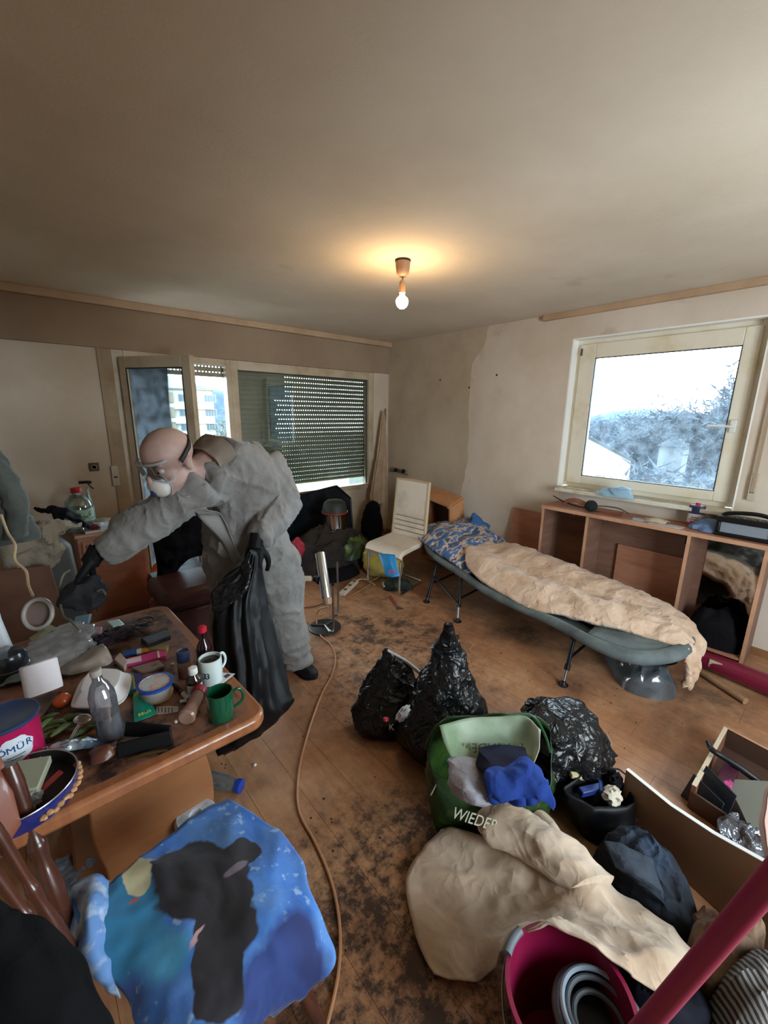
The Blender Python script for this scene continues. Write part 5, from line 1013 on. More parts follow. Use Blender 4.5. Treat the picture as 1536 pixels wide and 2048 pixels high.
b = B(); sheet(b, [[(0.016,1.255,0.755), (0.055,1.237,0.760), (0.086,1.258,0.760)], [(0.017,1.268,0.770), (0.049,1.255,0.785), (0.087,1.265,0.775)], [(0.022,1.311,0.760), (0.053,1.301,0.770), (0.086,1.300,0.765)]], 6, 6, wr=.01, ws=20, seed=73); obj('brown_wrapper', b, mat('brown_foil', '#5A362A', .35), solid=.003, label='brown wrapper between the biscuit tin and the black case', cat='wrapper')
# rear part of the table
b = B(); loft(b, [((-0.012,1.870,0.755), (.10, .05), .3), ((-0.014,1.919,0.775), (.11, .06), .3), ((-0.003,1.972,0.800), (.10, .06), .3), ((0.016,2.049,0.815), (.085, .045), .3), ((0.028,2.097,0.820), (.03, .02), .3)], seg=40, wr=.03, ws=18, seed=75, fine=.6)
obj('plastic_bag', b, glass('thin_plastic', '#E9ECEE', .10, dirt=('#EDEFF1', 22, .22, .6), rough=.10), label='crumpled clear plastic bag at the back of the table', cat='bag')
t = slab('sponge', 'cream sponge slab leaning beside the black thermos lid', 'sponge', [(-0.095,2.163,0.775), (-0.021,2.255,0.800), (0.001,2.201,0.800), (-0.078,2.099,0.770)], .03, mat('sponge_cream', '#B3AC86', .9, bump=(90, .5, .004)))
t = thing('thermos', 'black round lidded flask at the left edge of the table', 'flask', (-0.149,1.894,0.750)); p = V((-0.149,1.894,0.750))
obj('body', lathe(B(), [(.048, 0), (.052, .004), (.052, .055)], p, seg=36), mat('flask_black', '#101317', .35), t); obj('lid', lathe(B(), [(.0545, .055), (.0555, .058), (.0555, .095), (.047, .112), (.02, .118), (.001, .119)], p, seg=36), mat('flask_lid', '#1C242C', .25, coat=.4), t); obj('ring', lathe(B(), [(.054, .054), (.0562, .056), (.0562, .0585), (.054, .06)], p, seg=36), mat('flask_ring', '#8E9AA2', .25, metal=.7), t)
t = thing('lamp_ring', 'pale round ring-shaped lamp head behind the thermos on the table', 'lamp', (-0.068,2.284,0.750)); rc = V((-0.052,2.204,0.860)); r_n = (camR @ V((.25, .15, 1))).normalized(); ra, rb, _ = basis(r_n)
obj('ring', tube(B(), [rc+(ra*math.cos(a)*.85+rb*math.sin(a))*.062 for a in [2*math.pi*i/28 for i in range(29)]], .009, 10), mat('ring_cream', '#A39D94', .35), t); obj('dish', lathe(B(), [(.05, -.006), (.045, -.014), (.001, -.018)], rc, r_n, 28, cap=False), mat('ring_inner', '#7A645C', .5), t); obj('foot', tube(B(), [rc-V((0, 0, .06)), V((rc.x, rc.y, TZ))], .014, 10), MC['ring_cream'], t)
obj('hanging_cable', tube(B(), [(-0.128,2.742,1.206), (-0.113,2.639,1.137), (-0.092,2.539,1.095), (-0.101,2.487,1.037), (-0.069,2.419,0.995), (-0.069,2.375,0.941), (-0.059,2.302,0.910)], .006, 8), mat('cream_cable', '#C4AE8C', .6), label='cream cable hanging down the left edge to the ring lamp', cat='cable')
t = thing('white_post', 'white upright board end at the far left edge behind the thermos', 'board', (-.12, 1.93, .75)); b = B(); prism(b, [(-.22, 0), (.03, 0), (.005, .2), (-.01, .62), (-.22, .62)], frame((-.155, 2.02, .752), (1, -.1, 0), (0, 0, 1)), .04); obj('board', b, mat('white_board', '#C8D0D6', .5), t, bevel=.012)
b = B(); M = frame(V((0.072,2.245,0.760)), V((0.128,2.186,0.760))-V((0.072,2.245,0.760)), (0, .5, 1)); prism(b, [(0, 0), (.07, 0), (.075, .045), (.006, .03)], M, .015); obj('blue_grey_box', b, mat('box_bluegrey', '#6B8490', .5), label='small blue-grey box standing under the raised black pouch', cat='box', bevel=.002)
slab('card_packet', 'shiny white card packet beside the heap of black cable', 'packet', [(0.177,2.115,0.780), (0.222,2.102,0.780), (0.233,2.034,0.780), (0.189,2.036,0.780)], .006, mat('card_white', '#B5D2D6', .3), z=TZ+.03)
b = B(); blob(b, (0.177,1.982,0.762), (.075, .05, .030), wr=.5, ws=5, seed=9, flat=.4); obj('dark_cloth', b, mat('plum_cloth', '#241820', .85), label='dark plum cloth heaped under the white card packet', cat='cloth')
cb0 = V((0.303,2.000,0.775)); pts = []
for i in range(90): a = i*.46; rr_ = .030+.010*math.sin(i*.37); pts.append(cb0+V((math.cos(a)*rr_+.008*math.sin(i*.21), math.sin(a)*rr_, .004+.030*abs(math.sin(i*.11))-.02)))
obj('cable_coil', tube(B(), [(0.247,2.065,0.757)]+pts+[(0.302,1.889,0.757), (0.256,1.850,0.757)], .0019, 6, n=2), mat('cable_black', '#121214', .5), label='tangled coil of thin black cable at the back of the table', cat='cable')
slab('kitchen_sponge', 'yellow-brown sponge under the black adapter', 'sponge', [(0.264,1.841,0.765), (0.343,1.750,0.765), (0.325,1.712,0.765), (0.261,1.780,0.765)], .022, mat('sponge_brown', '#86734A', .9, bump=(120, .5, .003)))
b = B(); box(b, V((0.308,1.796,0.790))+V((0, 0, .0)), (.10, .052, .024), rot(.1, .1, .25)); obj('power_adapter', b, mat('adapter_black', '#17181C', .5), label='black adapter box resting on the yellow-brown sponge', cat='adapter', bevel=.004)
b = B(); sheet(b, [[(-0.028,1.830,0.762), (0.020,1.861,0.768), (0.089,1.901,0.775), (0.133,1.900,0.790)], [(-0.001,1.782,0.765), (0.046,1.777,0.785), (0.103,1.784,0.800), (0.139,1.808,0.800)], [(0.026,1.761,0.760), (0.072,1.760,0.765), (0.127,1.746,0.770), (0.152,1.773,0.768)]], 6, 6, wr=.012, ws=14, seed=77); obj('plastic_tray', b, mat('cloudy_tray', '#A1958A', .25, alpha=.75), solid=.003, label='cloudy plastic lid propped behind the foam tray', cat='lid')
b = B(); sheet(b, [[(-0.182,1.848,0.760), (-0.140,1.821,0.770), (-0.107,1.834,0.760)], [(-0.169,1.885,0.775), (-0.137,1.868,0.790), (-0.100,1.885,0.775)], [(-0.158,1.942,0.760), (-0.129,1.947,0.770), (-0.098,1.962,0.760)]], 7, 7, wr=.02, ws=18, seed=79); obj('grey_rag', b, mat('rag_greygreen', '#6A7674', .9), solid=.006, label='grey-green rag between the thermos and the paper roll', cat='rag')
b = B(); blob(b, (0.101,2.022,0.765), (.035, .03, .02), wr=.5, ws=6, seed=12, flat=.4); obj('tissue_ball', b, mat('dusty_tissue', '#6F6B5A', .9), label='dusty crumpled paper ball behind the propped plastic lid', cat='paper')
slab('pink_packet', 'small pink and white bag corner near the plum cloth', 'packet', [(0.111,2.135,0.770), (0.155,2.087,0.770), (0.143,2.019,0.770), (0.119,2.013,0.770)], .006, mat('pale_pink', '#B58E9C', .4), z=TZ+.02)
t = slab('bandage_pack', 'small pale pink pack left of the long pink pack', 'packet', [(0.153,1.777,0.770), (0.179,1.818,0.770), (0.192,1.727,0.770), (0.171,1.685,0.770)], .02, mat('pale_carton', '#A9958C', .5))
# items on the cupboard
p = V((.28, 4.05, .76)); p = V((0.272,4.050,0.799)); p.z = .76; t = thing('water_bottle', 'large clear water canister with a red cap on the small wooden cupboard', 'bottle', p)
GBm = glass('bottle_green_clear', '#E6F2EA', .08, dirt=('#C3CFC4', 12, .12, .3)); obj('body', lathe(B(), [(.085, 0), (.095, .008), (.096, .04), (.090, .055), (.096, .07), (.096, .20), (.085, .245), (.05, .285), (.028, .30), (.026, .32)], p, seg=32), GBm, t)
obj('label', lathe(B(), [(.0965, .09), (.0965, .19)], p, seg=32, cap=False), mat('leaf_label', '#8FA08A', .5, var=('#3F6A3A', 30, .5, .56)), t); obj('cap', lathe(B(), [(.034, .315), (.036, .318), (.036, .352), (.031, .355)], p, seg=24), mat('cap_red', '#B0202E', .35), t)
t = thing('spray_head', 'black trigger sprayer standing behind the large water canister', 'sprayer', (p.x+.09, p.y+.10, .76)); q0 = V((p.x+.085, p.y+.12, .76))
obj('spray_bottle', lathe(B(), [(.03, 0), (.032, .01), (.032, .19), (.015, .25), (.012, .33)], q0, seg=20), GBm, t); obj('trigger', tube(B(), [q0+V((-.05, 0, .375)), q0+V((0, 0, .375)), q0+V((.035, 0, .37))], .012, 8), BLK, t); obj('lever', tube(B(), [q0+V((.01, -.005, .365)), q0+V((.03, -.005, .33)), q0+V((.045, -.005, .315))], .006, 6), BLK, t)
def onc(u, y): return (.22+u, y, .762)
obj('saucer', lathe(B(), [(.04, 0), (.06, .008), (.062, .012), (.04, .006), (.001, .005)], onc(.10, 3.97), seg=28), mat('dark_saucer', '#2E3230', .35), label='dark dish in front of the large water canister', cat='dish')
obj('eggshell', blob(B(), onc(.17, 3.99)[:2]+(.79,), (.035, .03, .028), wr=.05, lv=3), WH, label='white round lid beside the water canister', cat='lid')
obj('paper_bundle', box(B(), (.44, 4.0, .785), (.17, .11, .04), rot(.1, .1, .4)), mat('paper_bluish', '#B5BED0', .6), label='bundle of bluish papers on the right of the wooden cupboard', cat='paper', bevel=.004)
obj('red_wrapper', blob(B(), (.365, 3.97, .79), (.05, .03, .025), wr=.4, lv=3), mat('dark_red_wrap', '#7A1420', .4), label='dark red wrapper among the papers on the wooden cupboard', cat='wrapper')
obj('white_booklet', box(B(), (.34, 3.925, .770), (.13, .05, .014), rot(0, 0, .1)), mat('booklet', '#C8C2B6', .6), label='thin white booklet at the front edge of the wooden cupboard', cat='booklet', bevel=.002)
obj('soap_dish', blob(B(), (.42, 4.13, .80), (.075, .04, .03), wr=.1, lv=3, flat=.6), mat('translucent_dish', '#A39A86', .25), label='translucent oval dish behind the papers on the wooden cupboard', cat='dish')
# ---------------------------------------------------------------- clutter on the floor
# floor lamp: chrome tube head on a disc base with two rods
t = thing('tube_lamp', 'silver tube-shaped lamp on a dark round base in the middle of the room', 'lamp', (1.66, 2.64, 0)); LC = (1.665, 2.635)
obj('base', lathe(B(), [(.128, 0), (.132, .006), (.130, .012), (.122, .016), (.001, .017)], (LC[0], LC[1], 0), seg=48), mat('dark_disc', '#2B2F32', .45, var=('#1D2022', 12, .4, .6)), t)
for a in (.25, 2.35, 4.45): obj('base_arm', tube(B(), [(LC[0], LC[1], .024), (LC[0]+.115*math.cos(a), LC[1]+.115*math.sin(a), .024)], .007, 8), STL, t)
pa = V((1.667,2.512,0.020)); pb = V((1.874,2.748,0.020))
obj('post', tube(B(), [V((LC[0], LC[1], .024)), pa+V((-.02, 0, .006)), pa+V((0, 0, .03)), pa+V((0, 0, .2)), pa+V((.0, 0, .40))], .0085, 10), STL, t); obj('post_cap', lathe(B(), [(.010, 0), (.011, .002), (.0105, .02), (.007, .021)], pa+V((0, 0, .395)), seg=14), BLK, t)
obj('post', tube(B(), [pb+V((-.05, -.02, .0)), pb+V((0, 0, .03)), pb+V((0, 0, .47))], .0085, 10), STL, t)
ta, tb = V((1.481,2.385,0.754)), V((1.400,2.165,0.439)); hd_ = obj('lamp_head', lathe(B(), [(.030, 0), (.034, .003), (.034, .28*1.15), (.030, .285*1.15)], ta, tb-ta, 20), mat('brushed_chrome', '#C9C5BC', .25, metal=.9, bump=(30, .1)), t)
n_ = (tb-ta).normalized(); obj('end_cap', lathe(B(), [(.033, .0), (.030, .03), (.022, .045), (.001, .048)], ta+n_*.325, n_, 20), mat('tan_lens', '#9B7C66', .4), hd_)
for k in range(3): obj('fin', tube(B(), [ta+V((-.030+.006*k, -.014-.006*k, 0)), ta+n_*.32+V((-.030+.006*k, -.014-.006*k, 0))], .0022, 6), mat('dark_groove', '#4B4A4C', .4, metal=.6), hd_)
cx_ = camR @ V((1, 0, 0)); cy_ = camR @ V((0, 1, 0)); cz_ = camR @ V((0, 0, 1))
for k in range(5): q = ta+n_*.235-cx_*.006+cx_*.007*k*.8+cz_*.034; obj('vent_slot', tube(B(), [q, q+n_*.022], .0014, 5), BLK, hd_)
q = V((1.404,2.322,0.602)); obj('swivel', lathe(B(), [(.022, 0), (.022, .03)], q+V((0, 0, -.015)), (0, 0, 1), 16), BLK, t); obj('swing_arm', tube(B(), [q, V((1.357,2.376,0.601)), V((1.315,2.453,0.599))], .009, 8), mat('cream_arm', '#B8AE98', .4), t); obj('arm_joint', box(B(), V((1.357,2.369,0.600)), (.07, .03, .03), rot(0, 0, -.7)), MC['cream_arm'], t, bevel=.004)
CBL = mat('tan_cable', '#B0805E', .55)
obj('extension_cable', tube(B(), [(1.409,2.185,0.443), (1.677,2.755,0.100), (1.632,2.704,0.008), (1.564,2.535,0.008), (1.552,2.376,0.008), (1.485,2.218,0.008), (1.351,2.064,0.008), (1.205,1.953,0.008), (1.029,1.788,0.008), (0.859,1.606,0.008), (0.753,1.464,0.008), (0.691,1.336,0.008), (0.676,1.191,0.008), (0.654,1.058,0.008), (0.622,0.953,0.008), (0.574,0.859,0.008), (0.510,0.779,0.008), (0.427,0.712,0.008), (0.353,0.660,0.008)], .0062, 8, n=8), CBL, label='long tan cable snaking across the floor from the tube lamp to the foreground', cat='cable')
obj('lamp_cable', tube(B(), [(1.681,3.067,0.006), (1.783,3.021,0.006), (1.915,3.018,0.006), (2.055,3.113,0.006)], .005, 6), mat('brown_cable', '#5E3C2A', .6), label='short brown cable on the floor behind the tube lamp', cat='cable')
# power strip
a, c = V((2.124,3.044,0.000)), V((2.426,3.219,-0.000)); t = thing('power_strip', 'dirty white power strip on the floor left of the white chair', 'power strip', a); M = frame(a, c-a, (-.5, 1, 0))
obj('body', prism(B(), [(0, -.03), ((c-a).length, -.03), ((c-a).length, .03), (0, .03)], M, .035), mat('dirty_white_plastic', '#C2B6A4', .45), t, bevel=.005)
for k in range(3): obj('outlet', lathe(B(), [(.018, 0), (.019, .001), (.015, -.002), (.001, -.002)], M @ V((.08+.11*k, 0, .0358)), (0, 0, 1), 16), mat('outlet_dark', '#3A332C', .6), t)
obj('cord', tube(B(), [c+V((0, 0, .02)), (2.494,3.222,0.020), (2.548,3.181,0.008), (2.526,3.030,0.008)], .006, 6), MC['dirty_white_plastic'], t)
obj('chair_cable', tube(B(), [(2.113,2.979,0.006), (2.247,2.999,0.006), (2.454,3.063,0.006), (2.538,3.110,0.006)], .005, 6), mat('ochre_cable', '#A3754C', .6), label='ochre cable running beside the power strip', cat='cable')
# scraper
a, m_, c = V((2.464,2.723,0.010)), V((2.379,2.545,0.010)), V((2.372,2.477,0.004)); t = thing('scraper', 'paint scraper with a red handle on the floor in front of the white chair', 'tool', a)
obj('handle', tube(B(), [a, m_], [.011, .009, .011], 8), mat('red_handle', '#8E2A32', .4), t); d = (c-m_).normalized(); s_ = V((-d.y, d.x, 0)); b = B(); prism(b, [(0, -.012), (.06, -.04), (.075, .03), (.0, .012)], frame(m_+V((0, 0, -.004)), d, s_), .002); obj('blade', b, STL, t)
# snack bag and shoes under the chair
b = B(); loft(b, [((2.79, 3.20, .01), (.19, .09), -.9), ((2.79, 3.21, .10), (.22, .12), -.9), ((2.79, 3.22, .22), (.21, .11), -.9), ((2.80, 3.24, .31), (.17, .05), -.9)], seg=40, wr=.025, ws=10, seed=81)
t = thing('snack_bag', 'crumpled blue and yellow snack bag lying under the white chair', 'bag', (2.79, 3.21, 0)); obj('bag_body', b, mat('bag_yellow', '#B3A24C', .35, var=('#8F8C8C', 9, .5, .62), coord='World'), t)
g = [[(2.225,2.618,0.520), (2.256,2.541,0.534), (2.304,2.497,0.527)], [(2.191,2.530,0.452), (2.213,2.446,0.463), (2.253,2.408,0.451)], [(2.169,2.458,0.380), (2.184,2.392,0.384), (2.233,2.353,0.397)]]
o = obj('blue_band', sheet(B(), g, 5, 5, wr=.005, seed=3), mat('bag_blue', '#1F7CB8', .35), t, solid=.006); text('lettering', 'mt', frame(V((2.156,2.357,0.455)), cx_, cy_), .07, mat('bag_red_letters', '#A8324A', .4), t)
t = thing('slipper', 'black and green slipper with a pale rim beneath the white chair', 'slipper', (2.68, 2.9, 0)); a, c = V((2.544,2.911,0.000)), V((2.770,2.725,0.000)); d = (c-a).normalized(); s_ = V((-d.y, d.x, 0)); L0 = (c-a).length
def ssec(u, w, h, z=.004): q = a+d*u; return [q+s_*w+V((0, 0, z)), q+s_*w*.9+V((0, 0, z+h)), q-s_*w*.9+V((0, 0, z+h)), q-s_*w+V((0, 0, z))]
obj('upper', loft(B(), [ssec(.0, .02, .04), ssec(.05, .055, .085), ssec(L0*.5, .055, .10), ssec(L0*.85, .05, .07), ssec(L0, .02, .03)], 5, 28, wr=.012, ws=18, seed=6), mat('slipper_black', '#131A18', .8, var=('#24402C', 12, .5, .65)), t); obj('toe_rim', tube(B(), [a+s_*.05+V((0, 0, .05)), a-d*.012+V((0, 0, .055)), a-s_*.05+V((0, 0, .05))], .011, 8), mat('pale_rim', '#8C938C', .6), t)
# dark pile at the shutter window with the pot
PL = mat('pile_charcoal', '#1E1C1C', .9, var=('#2E2A26', 5, .4, .7), bump=(30, .5, .008), coord='World')
t = thing('clothes_pile', 'heap of dark clothes below the shuttered window behind the worker', 'clothes', (2.5, 3.8, 0))
obj('dark_coat', mound(B(), [(1.9, 3.95), (2.10, 3.58), (2.38, 3.42), (2.72, 3.50), (3.0, 3.62), (3.1, 3.95), (2.9, 4.12), (2.3, 4.14)], .36, wr=.10, ws=5, seed=83, n=60, p=.45), PL, t)
obj('brown_coat', mound(B(), [(2.15, 3.72), (2.5, 3.58), (2.85, 3.7), (2.9, 3.95), (2.5, 4.05), (2.2, 4.0)], .22, wr=.07, ws=7, seed=84, n=50, z0=.22), mat('pile_brown', '#29221D', .9, coord='World', bump=(30, .5, .008)), t)
obj('green_bag', mound(B(), [(2.52, 3.42), (2.80, 3.50), (2.92, 3.66), (2.7, 3.75), (2.45, 3.62)], .17, wr=.06, ws=9, seed=85, n=44, z0=.16), mat('pile_green', '#30402A', .4, var=('#5E7A2E', 6, .5, .62), coord='World'), label='dark green plastic bag in front of the dark clothes heap below the window', cat='bag')
obj('black_trousers', mound(B(), [(2.10, 3.42), (2.35, 3.33), (2.62, 3.40), (2.55, 3.55), (2.2, 3.56)], .10, wr=.05, ws=9, seed=86, n=40), MC['black_cloth'], label='black trousers on the floor in front of the dark clothes heap', cat='clothing')
obj('red_cloth', blob(B(), (2.02, 3.68, .34), (.07, .06, .11), wr=.3, lv=3, seed=3), mat('red_cloth', '#A02A3C', .7), label='small red cloth peeking out beside the leg of the worker', cat='cloth')
pc = V((2.58, 3.82, .42)); t = thing('metal_pot', 'shiny metal pot with a red rim standing on the heap of dark clothes', 'pot', pc)
obj('body', lathe(B(), [(.13, 0), (.142, .006), (.142, .19), (.145, .195)], pc, seg=40), mat('shiny_pot', '#B9BCC4', .14, metal=1), t); obj('red_rim', lathe(B(), [(.143, .19), (.150, .195), (.150, .21), (.140, .212)], pc, seg=40), mat('pot_red', '#7E2A28', .4), t)
obj('lid', lathe(B(), [(.141, .21), (.135, .26), (.12, .31), (.09, .335), (.001, .34)], pc, seg=36), mat('pot_lid_dark', '#262B24', .6), t); obj('base_ring', lathe(B(), [(.143, 0), (.147, .004), (.143, .012)], pc, seg=40, cap=False), CH, t)
# red and white plastic bags by the balcony door
obj('white_bag', mound(B(), [(.62, 3.62), (.88, 3.55), (.98, 3.8), (.84, 3.95), (.70, 3.9)], .26, wr=.09, ws=9, seed=88, n=40), mat('white_plastic_bag', '#B9BFC6', .35, var=('#A8485A', 6, .58, .64), coord='World'), label='white plastic bag with red marks on the floor by the balcony door', cat='bag')
obj('orange_wrapper', loft(B(), [((.68, 3.78, .20), (.05, .04)), ((.70, 3.78, .30), (.055, .04)), ((.72, 3.78, .40), (.045, .03)), ((.73, 3.79, .45), (.01, .01))], seg=28, wr=.03, ws=14, seed=89), mat('orange_wrap', '#C8602A', .35, var=('#B01E2E', 7, .48, .54)), label='orange and red wrapper standing in the white plastic bag by the balcony door', cat='wrapper')
obj('blue_bag', loft(B(), [((1.22, 2.62, .01), (.16, .10)), ((1.22, 2.62, .25), (.15, .09)), ((1.20, 2.62, .50), (.12, .06)), ((1.2, 2.62, .58), (.05, .03))], seg=36, wr=.03, ws=9, seed=90), mat('blue_plastic', '#1E5A94', .35, var=('#2F7CAE', 6, .5, .6)), label='blue plastic bag standing behind the legs of the worker', cat='bag')
# small things on the floor
a, c = V((0.462,1.706,0.035)), V((0.533,1.611,0.035)); t = thing('drink_bottle', 'clear plastic bottle with a blue cap lying beside the table pedestal', 'bottle', (a.x, a.y, 0)); d = c-a; a = a-d*1.2; d = c-a
obj('body', lathe(B(), [(.02, 0), (.034, .006), (.036, .03), (.034, .08), (.036, .11), (.034, d.length-.06), (.024, d.length-.02), (.018, d.length)], a, d, 22), glass('floor_bottle', '#E4E8EA', .1, dirt=('#C6CCD0', 25, .2, .4)), t); obj('cap', lathe(B(), [(.028, d.length-.012), (.030, d.length-.01), (.030, d.length+.012), (.026, d.length+.014)], a, d, 24), mat('cap_blue', '#1E3E9C', .35), t)
obj('white_pill', blob(B(), (0.649,1.702,0.008), (.009, .007, .007), wr=.1, lv=2), WH, label='tiny white cap lying alone on the floor right of the blue-capped bottle', cat='cap')
p = V((.315, 1.50, 0)); t = thing('toilet_roll', 'thick grey paper roll standing behind the blue patterned cloth', 'roll', (p.x, p.y, 0)); 
obj('paper', lathe(B(), [(.066, 0), (.076, .006), (.078, .135), (.070, .145), (.024, .145), (.020, .12), (.001, .12)], p, (0, -.05, 1), 36), mat('grey_tissue', '#B5B9BE', .8, var=('#8F959C', 14, .4, .6), bump=(40, .5, .004)), t)
b = B(); sheet(b, [[(-0.141,1.748,0.030), (-0.072,1.738,0.030), (-0.001,1.716,0.030)], [(-0.122,1.634,0.050), (-0.063,1.619,0.060), (0.005,1.626,0.040)], [(-0.102,1.551,0.030), (-0.043,1.544,0.040), (0.013,1.571,0.030)]], 7, 7, wr=.015, ws=12, seed=91); obj('newspaper', b, mat('grey_paper', '#8D95A6', .8, var=('#6A7080', 40, .4, .6)), solid=.004, label='greyish paper sheet on the floor under the front left of the table', cat='paper')
b = B()
R = random.Random(5)
for k in range(170):
    x = R.uniform(.5, 2.9); y = R.uniform(.4, 3.0)
    blob(b, (x, y, .002), (R.uniform(.002, .007), R.uniform(.002, .006), .002), wr=.3, lv=1, seed=k)
obj('floor_crumbs', b, mat('crumbs', '#3A281E', .9), kind='stuff', label='small dark crumbs scattered over the wooden floor', cat='crumbs', origin=False)
obj('string', tube(B(), [(2.423,1.756,0.003), (2.386,1.693,0.003), (2.316,1.663,0.003), (2.307,1.601,0.003), (2.308,1.584,0.003)], .0015, 5), mat('pale_string', '#C9AE90', .8), label='short pale string on the floor left of the camp bed foot', cat='string')
# black bags in the middle
def HR(c, rx, ry, z, rz=0): return ((c[0], c[1], z), (rx, ry), rz)
t = thing('rubbish_bag', 'tall black rubbish bag with a twisted pointed neck in the middle of the floor', 'bag', (1.45, 1.17, 0))
obj('sack', loft(B(), [HR((1.43, 1.15), .16, .12, .005, -.6), HR((1.42, 1.14), .215, .155, .07, -.6), HR((1.43, 1.15), .20, .15, .19, -.6), HR((1.45, 1.17), .165, .12, .31, -.6), HR((1.475, 1.20), .115, .08, .42, -.6), HR((1.485, 1.205), .075, .05, .52, -.6), HR((1.475, 1.20), .045, .03, .60, -.6), HR((1.455, 1.18), .025, .018, .68, -.6), HR((1.44, 1.17), .018, .012, .73, -.6)], 8, 64, wr=.045, ws=6, seed=93, fine=.45), BG, t)
obj('neck_flap', loft(B(), [HR((1.50, 1.21), .03, .02, .54), HR((1.53, 1.20), .035, .015, .59), HR((1.54, 1.19), .012, .008, .62)], 5, 24, wr=.015, ws=16, seed=94), BG, t)
t = thing('carrier_bag', 'black carrier bag with red and white print left of the tall black rubbish bag', 'bag', (1.32, 1.52, 0)); 
obj('sack', loft(B(), [HR((1.33, 1.45), .15, .08, .005, -.75), HR((1.32, 1.46), .19, .10, .06, -.75), HR((1.35, 1.48), .17, .07, .20, -.75), HR((1.39, 1.50), .12, .045, .32, -.75), HR((1.375, 1.515), .055, .02, .41, -.75), HR((1.36, 1.53), .012, .01, .455, -.75)], 8, 60, wr=.035, ws=8, seed=95, fine=.5), BG, t)
obj('white_lining', tube(B(), [(1.36, 1.52, .45), (1.44, 1.45, .38), (1.52, 1.38, .28), (1.56, 1.33, .2)], [.006, .010, .012, .008], 8), mat('lining_white', '#B5B8BE', .5), t)
q = V((1.123,1.258,0.299)); obj('print_red', blob(B(), (1.094,1.226,0.338), (.014, .014, .010), wr=.2, lv=2), mat('print_red', '#C02A48', .4), t)
text('print_letter', 'K', frame(V((1.097,1.190,0.317)), cx_, cy_), .04, mat('print_white', '#A9ABB0', .5), t)
obj('white_scrap', blob(B(), (1.164,1.186,0.356), (.03, .02, .05), wr=.4, lv=3, r=rot(.4, .3, 0)), mat('scrap_white', '#B9BCC2', .6), t)
t = thing('rubbish_bag', 'rounded glossy black rubbish bag right of the green shopping bag', 'bag', (1.77, .68, 0))
obj('sack', loft(B(), [HR((1.75, .68), .14, .12, .005), HR((1.75, .68), .20, .16, .07), HR((1.76, .69), .20, .17, .19), HR((1.75, .71), .17, .14, .30), HR((1.73, .74), .10, .09, .375), HR((1.71, .76), .03, .03, .40)], 8, 64, wr=.055, ws=6.5, seed=97, fine=.5), BG, t)
obj('knot', blob(B(), (1.69, .82, .345), (.05, .04, .035), wr=.5, lv=3, seed=4), BG, t)
obj('cardboard_piece', box(B(), (2.017,0.586,0.100), (.10, .01, .08), rot(.3, .2, .6)), mat('card_brown', '#8A7260', .8), label='piece of brown cardboard sticking up behind the rounded glossy black bag', cat='cardboard')
# green shopping bag
GB = mat('green_bag_print', '#1F3A1E', .35, var=('#3E5A22', 10, .42, .6), spots=('#0E1A10', 5, .5, .62), coord='World'); GI = mat('green_bag_inside', '#9FB09A', .45, var=('#7E9A7A', 6, .4, .65), spots=('#C2BEB2', 4, .55, .7), coord='World')
t = thing('shopping_bag', 'open green patterned reusable shopping bag full of clothes on the floor', 'bag', (1.27, .8, 0))
bot = [V(p) for p in ((1.109,0.910,0.005), (1.190,0.779,0.005), (1.398,0.614,0.005), (1.564,0.647,0.005), (1.562,0.784,0.005), (1.286,0.983,0.005))]
mid = [V(p) for p in ((1.111,0.948,0.130), (1.158,0.789,0.130), (1.387,0.610,0.130), (1.575,0.645,0.150), (1.570,0.783,0.200), (1.244,1.019,0.200))]
top_ = [V(p) for p in ((1.114,0.973,0.340), (1.143,0.881,0.240), (1.389,0.612,0.240), (1.503,0.645,0.340), (1.479,0.709,0.470), (1.176,0.933,0.480))]
obj('outer', loft(B(), [bot, mid, top_], 8, 64, wr=.018, ws=9, seed=99, cap=False), GB, t, solid=.003)
gi = [[V((1.103,0.916,0.502)), V((1.223,0.868,0.506)), V((1.325,0.782,0.514)), V((1.386,0.707,0.531)), V((1.376,0.630,0.521))], [V((1.079,0.875,0.478)), V((1.197,0.831,0.445)), V((1.297,0.757,0.443)), V((1.357,0.681,0.455)), V((1.328,0.603,0.476))], [V((1.065,0.823,0.444)), V((1.149,0.791,0.403)), V((1.246,0.718,0.397)), V((1.296,0.642,0.422)), V((1.281,0.594,0.445))]]
obj('inner_back', sheet(B(), gi, 7, 7, wr=.012, ws=8, seed=100), GI, t, solid=.003)
obj('rim', tube(B(), [(1.110,0.969,0.345), (1.140,0.972,0.420), (1.180,0.937,0.480), (1.241,0.893,0.485), (1.338,0.812,0.485), (1.437,0.744,0.490), (1.473,0.706,0.475), (1.501,0.668,0.400), (1.494,0.635,0.340)], .006, 6), mat('green_rim', '#1E4A2A', .4), t)
for nm, s_t, px_, sz in (('lettering', 'WIEDER', V((1.192,0.753,0.070)), .068),):
    e1 = (V((1.244,0.687,0.060))-V((1.154,0.841,0.060))).normalized(); q = V((1.096,0.712,0.223)); text(nm, s_t, frame(q, (V((1.166,0.646,0.186))-V((1.034,0.772,0.244))), (0, .15, 1)), sz, mat('bag_letters', '#B9BCA9', .5), t, sx=.72)
text('lettering_inside', 'RWENDEN', frame(V((1.234,0.748,0.436)), -cx_, (cy_*1)), .055, mat('inside_letters', '#5F7E6A', .5), t, sx=.9)
obj('tag', box(B(), (1.012,0.852,0.305), (.03, .004, .03), rot(.3, .2, .4)), mat('tag_white', '#A9AEB0', .4), t)
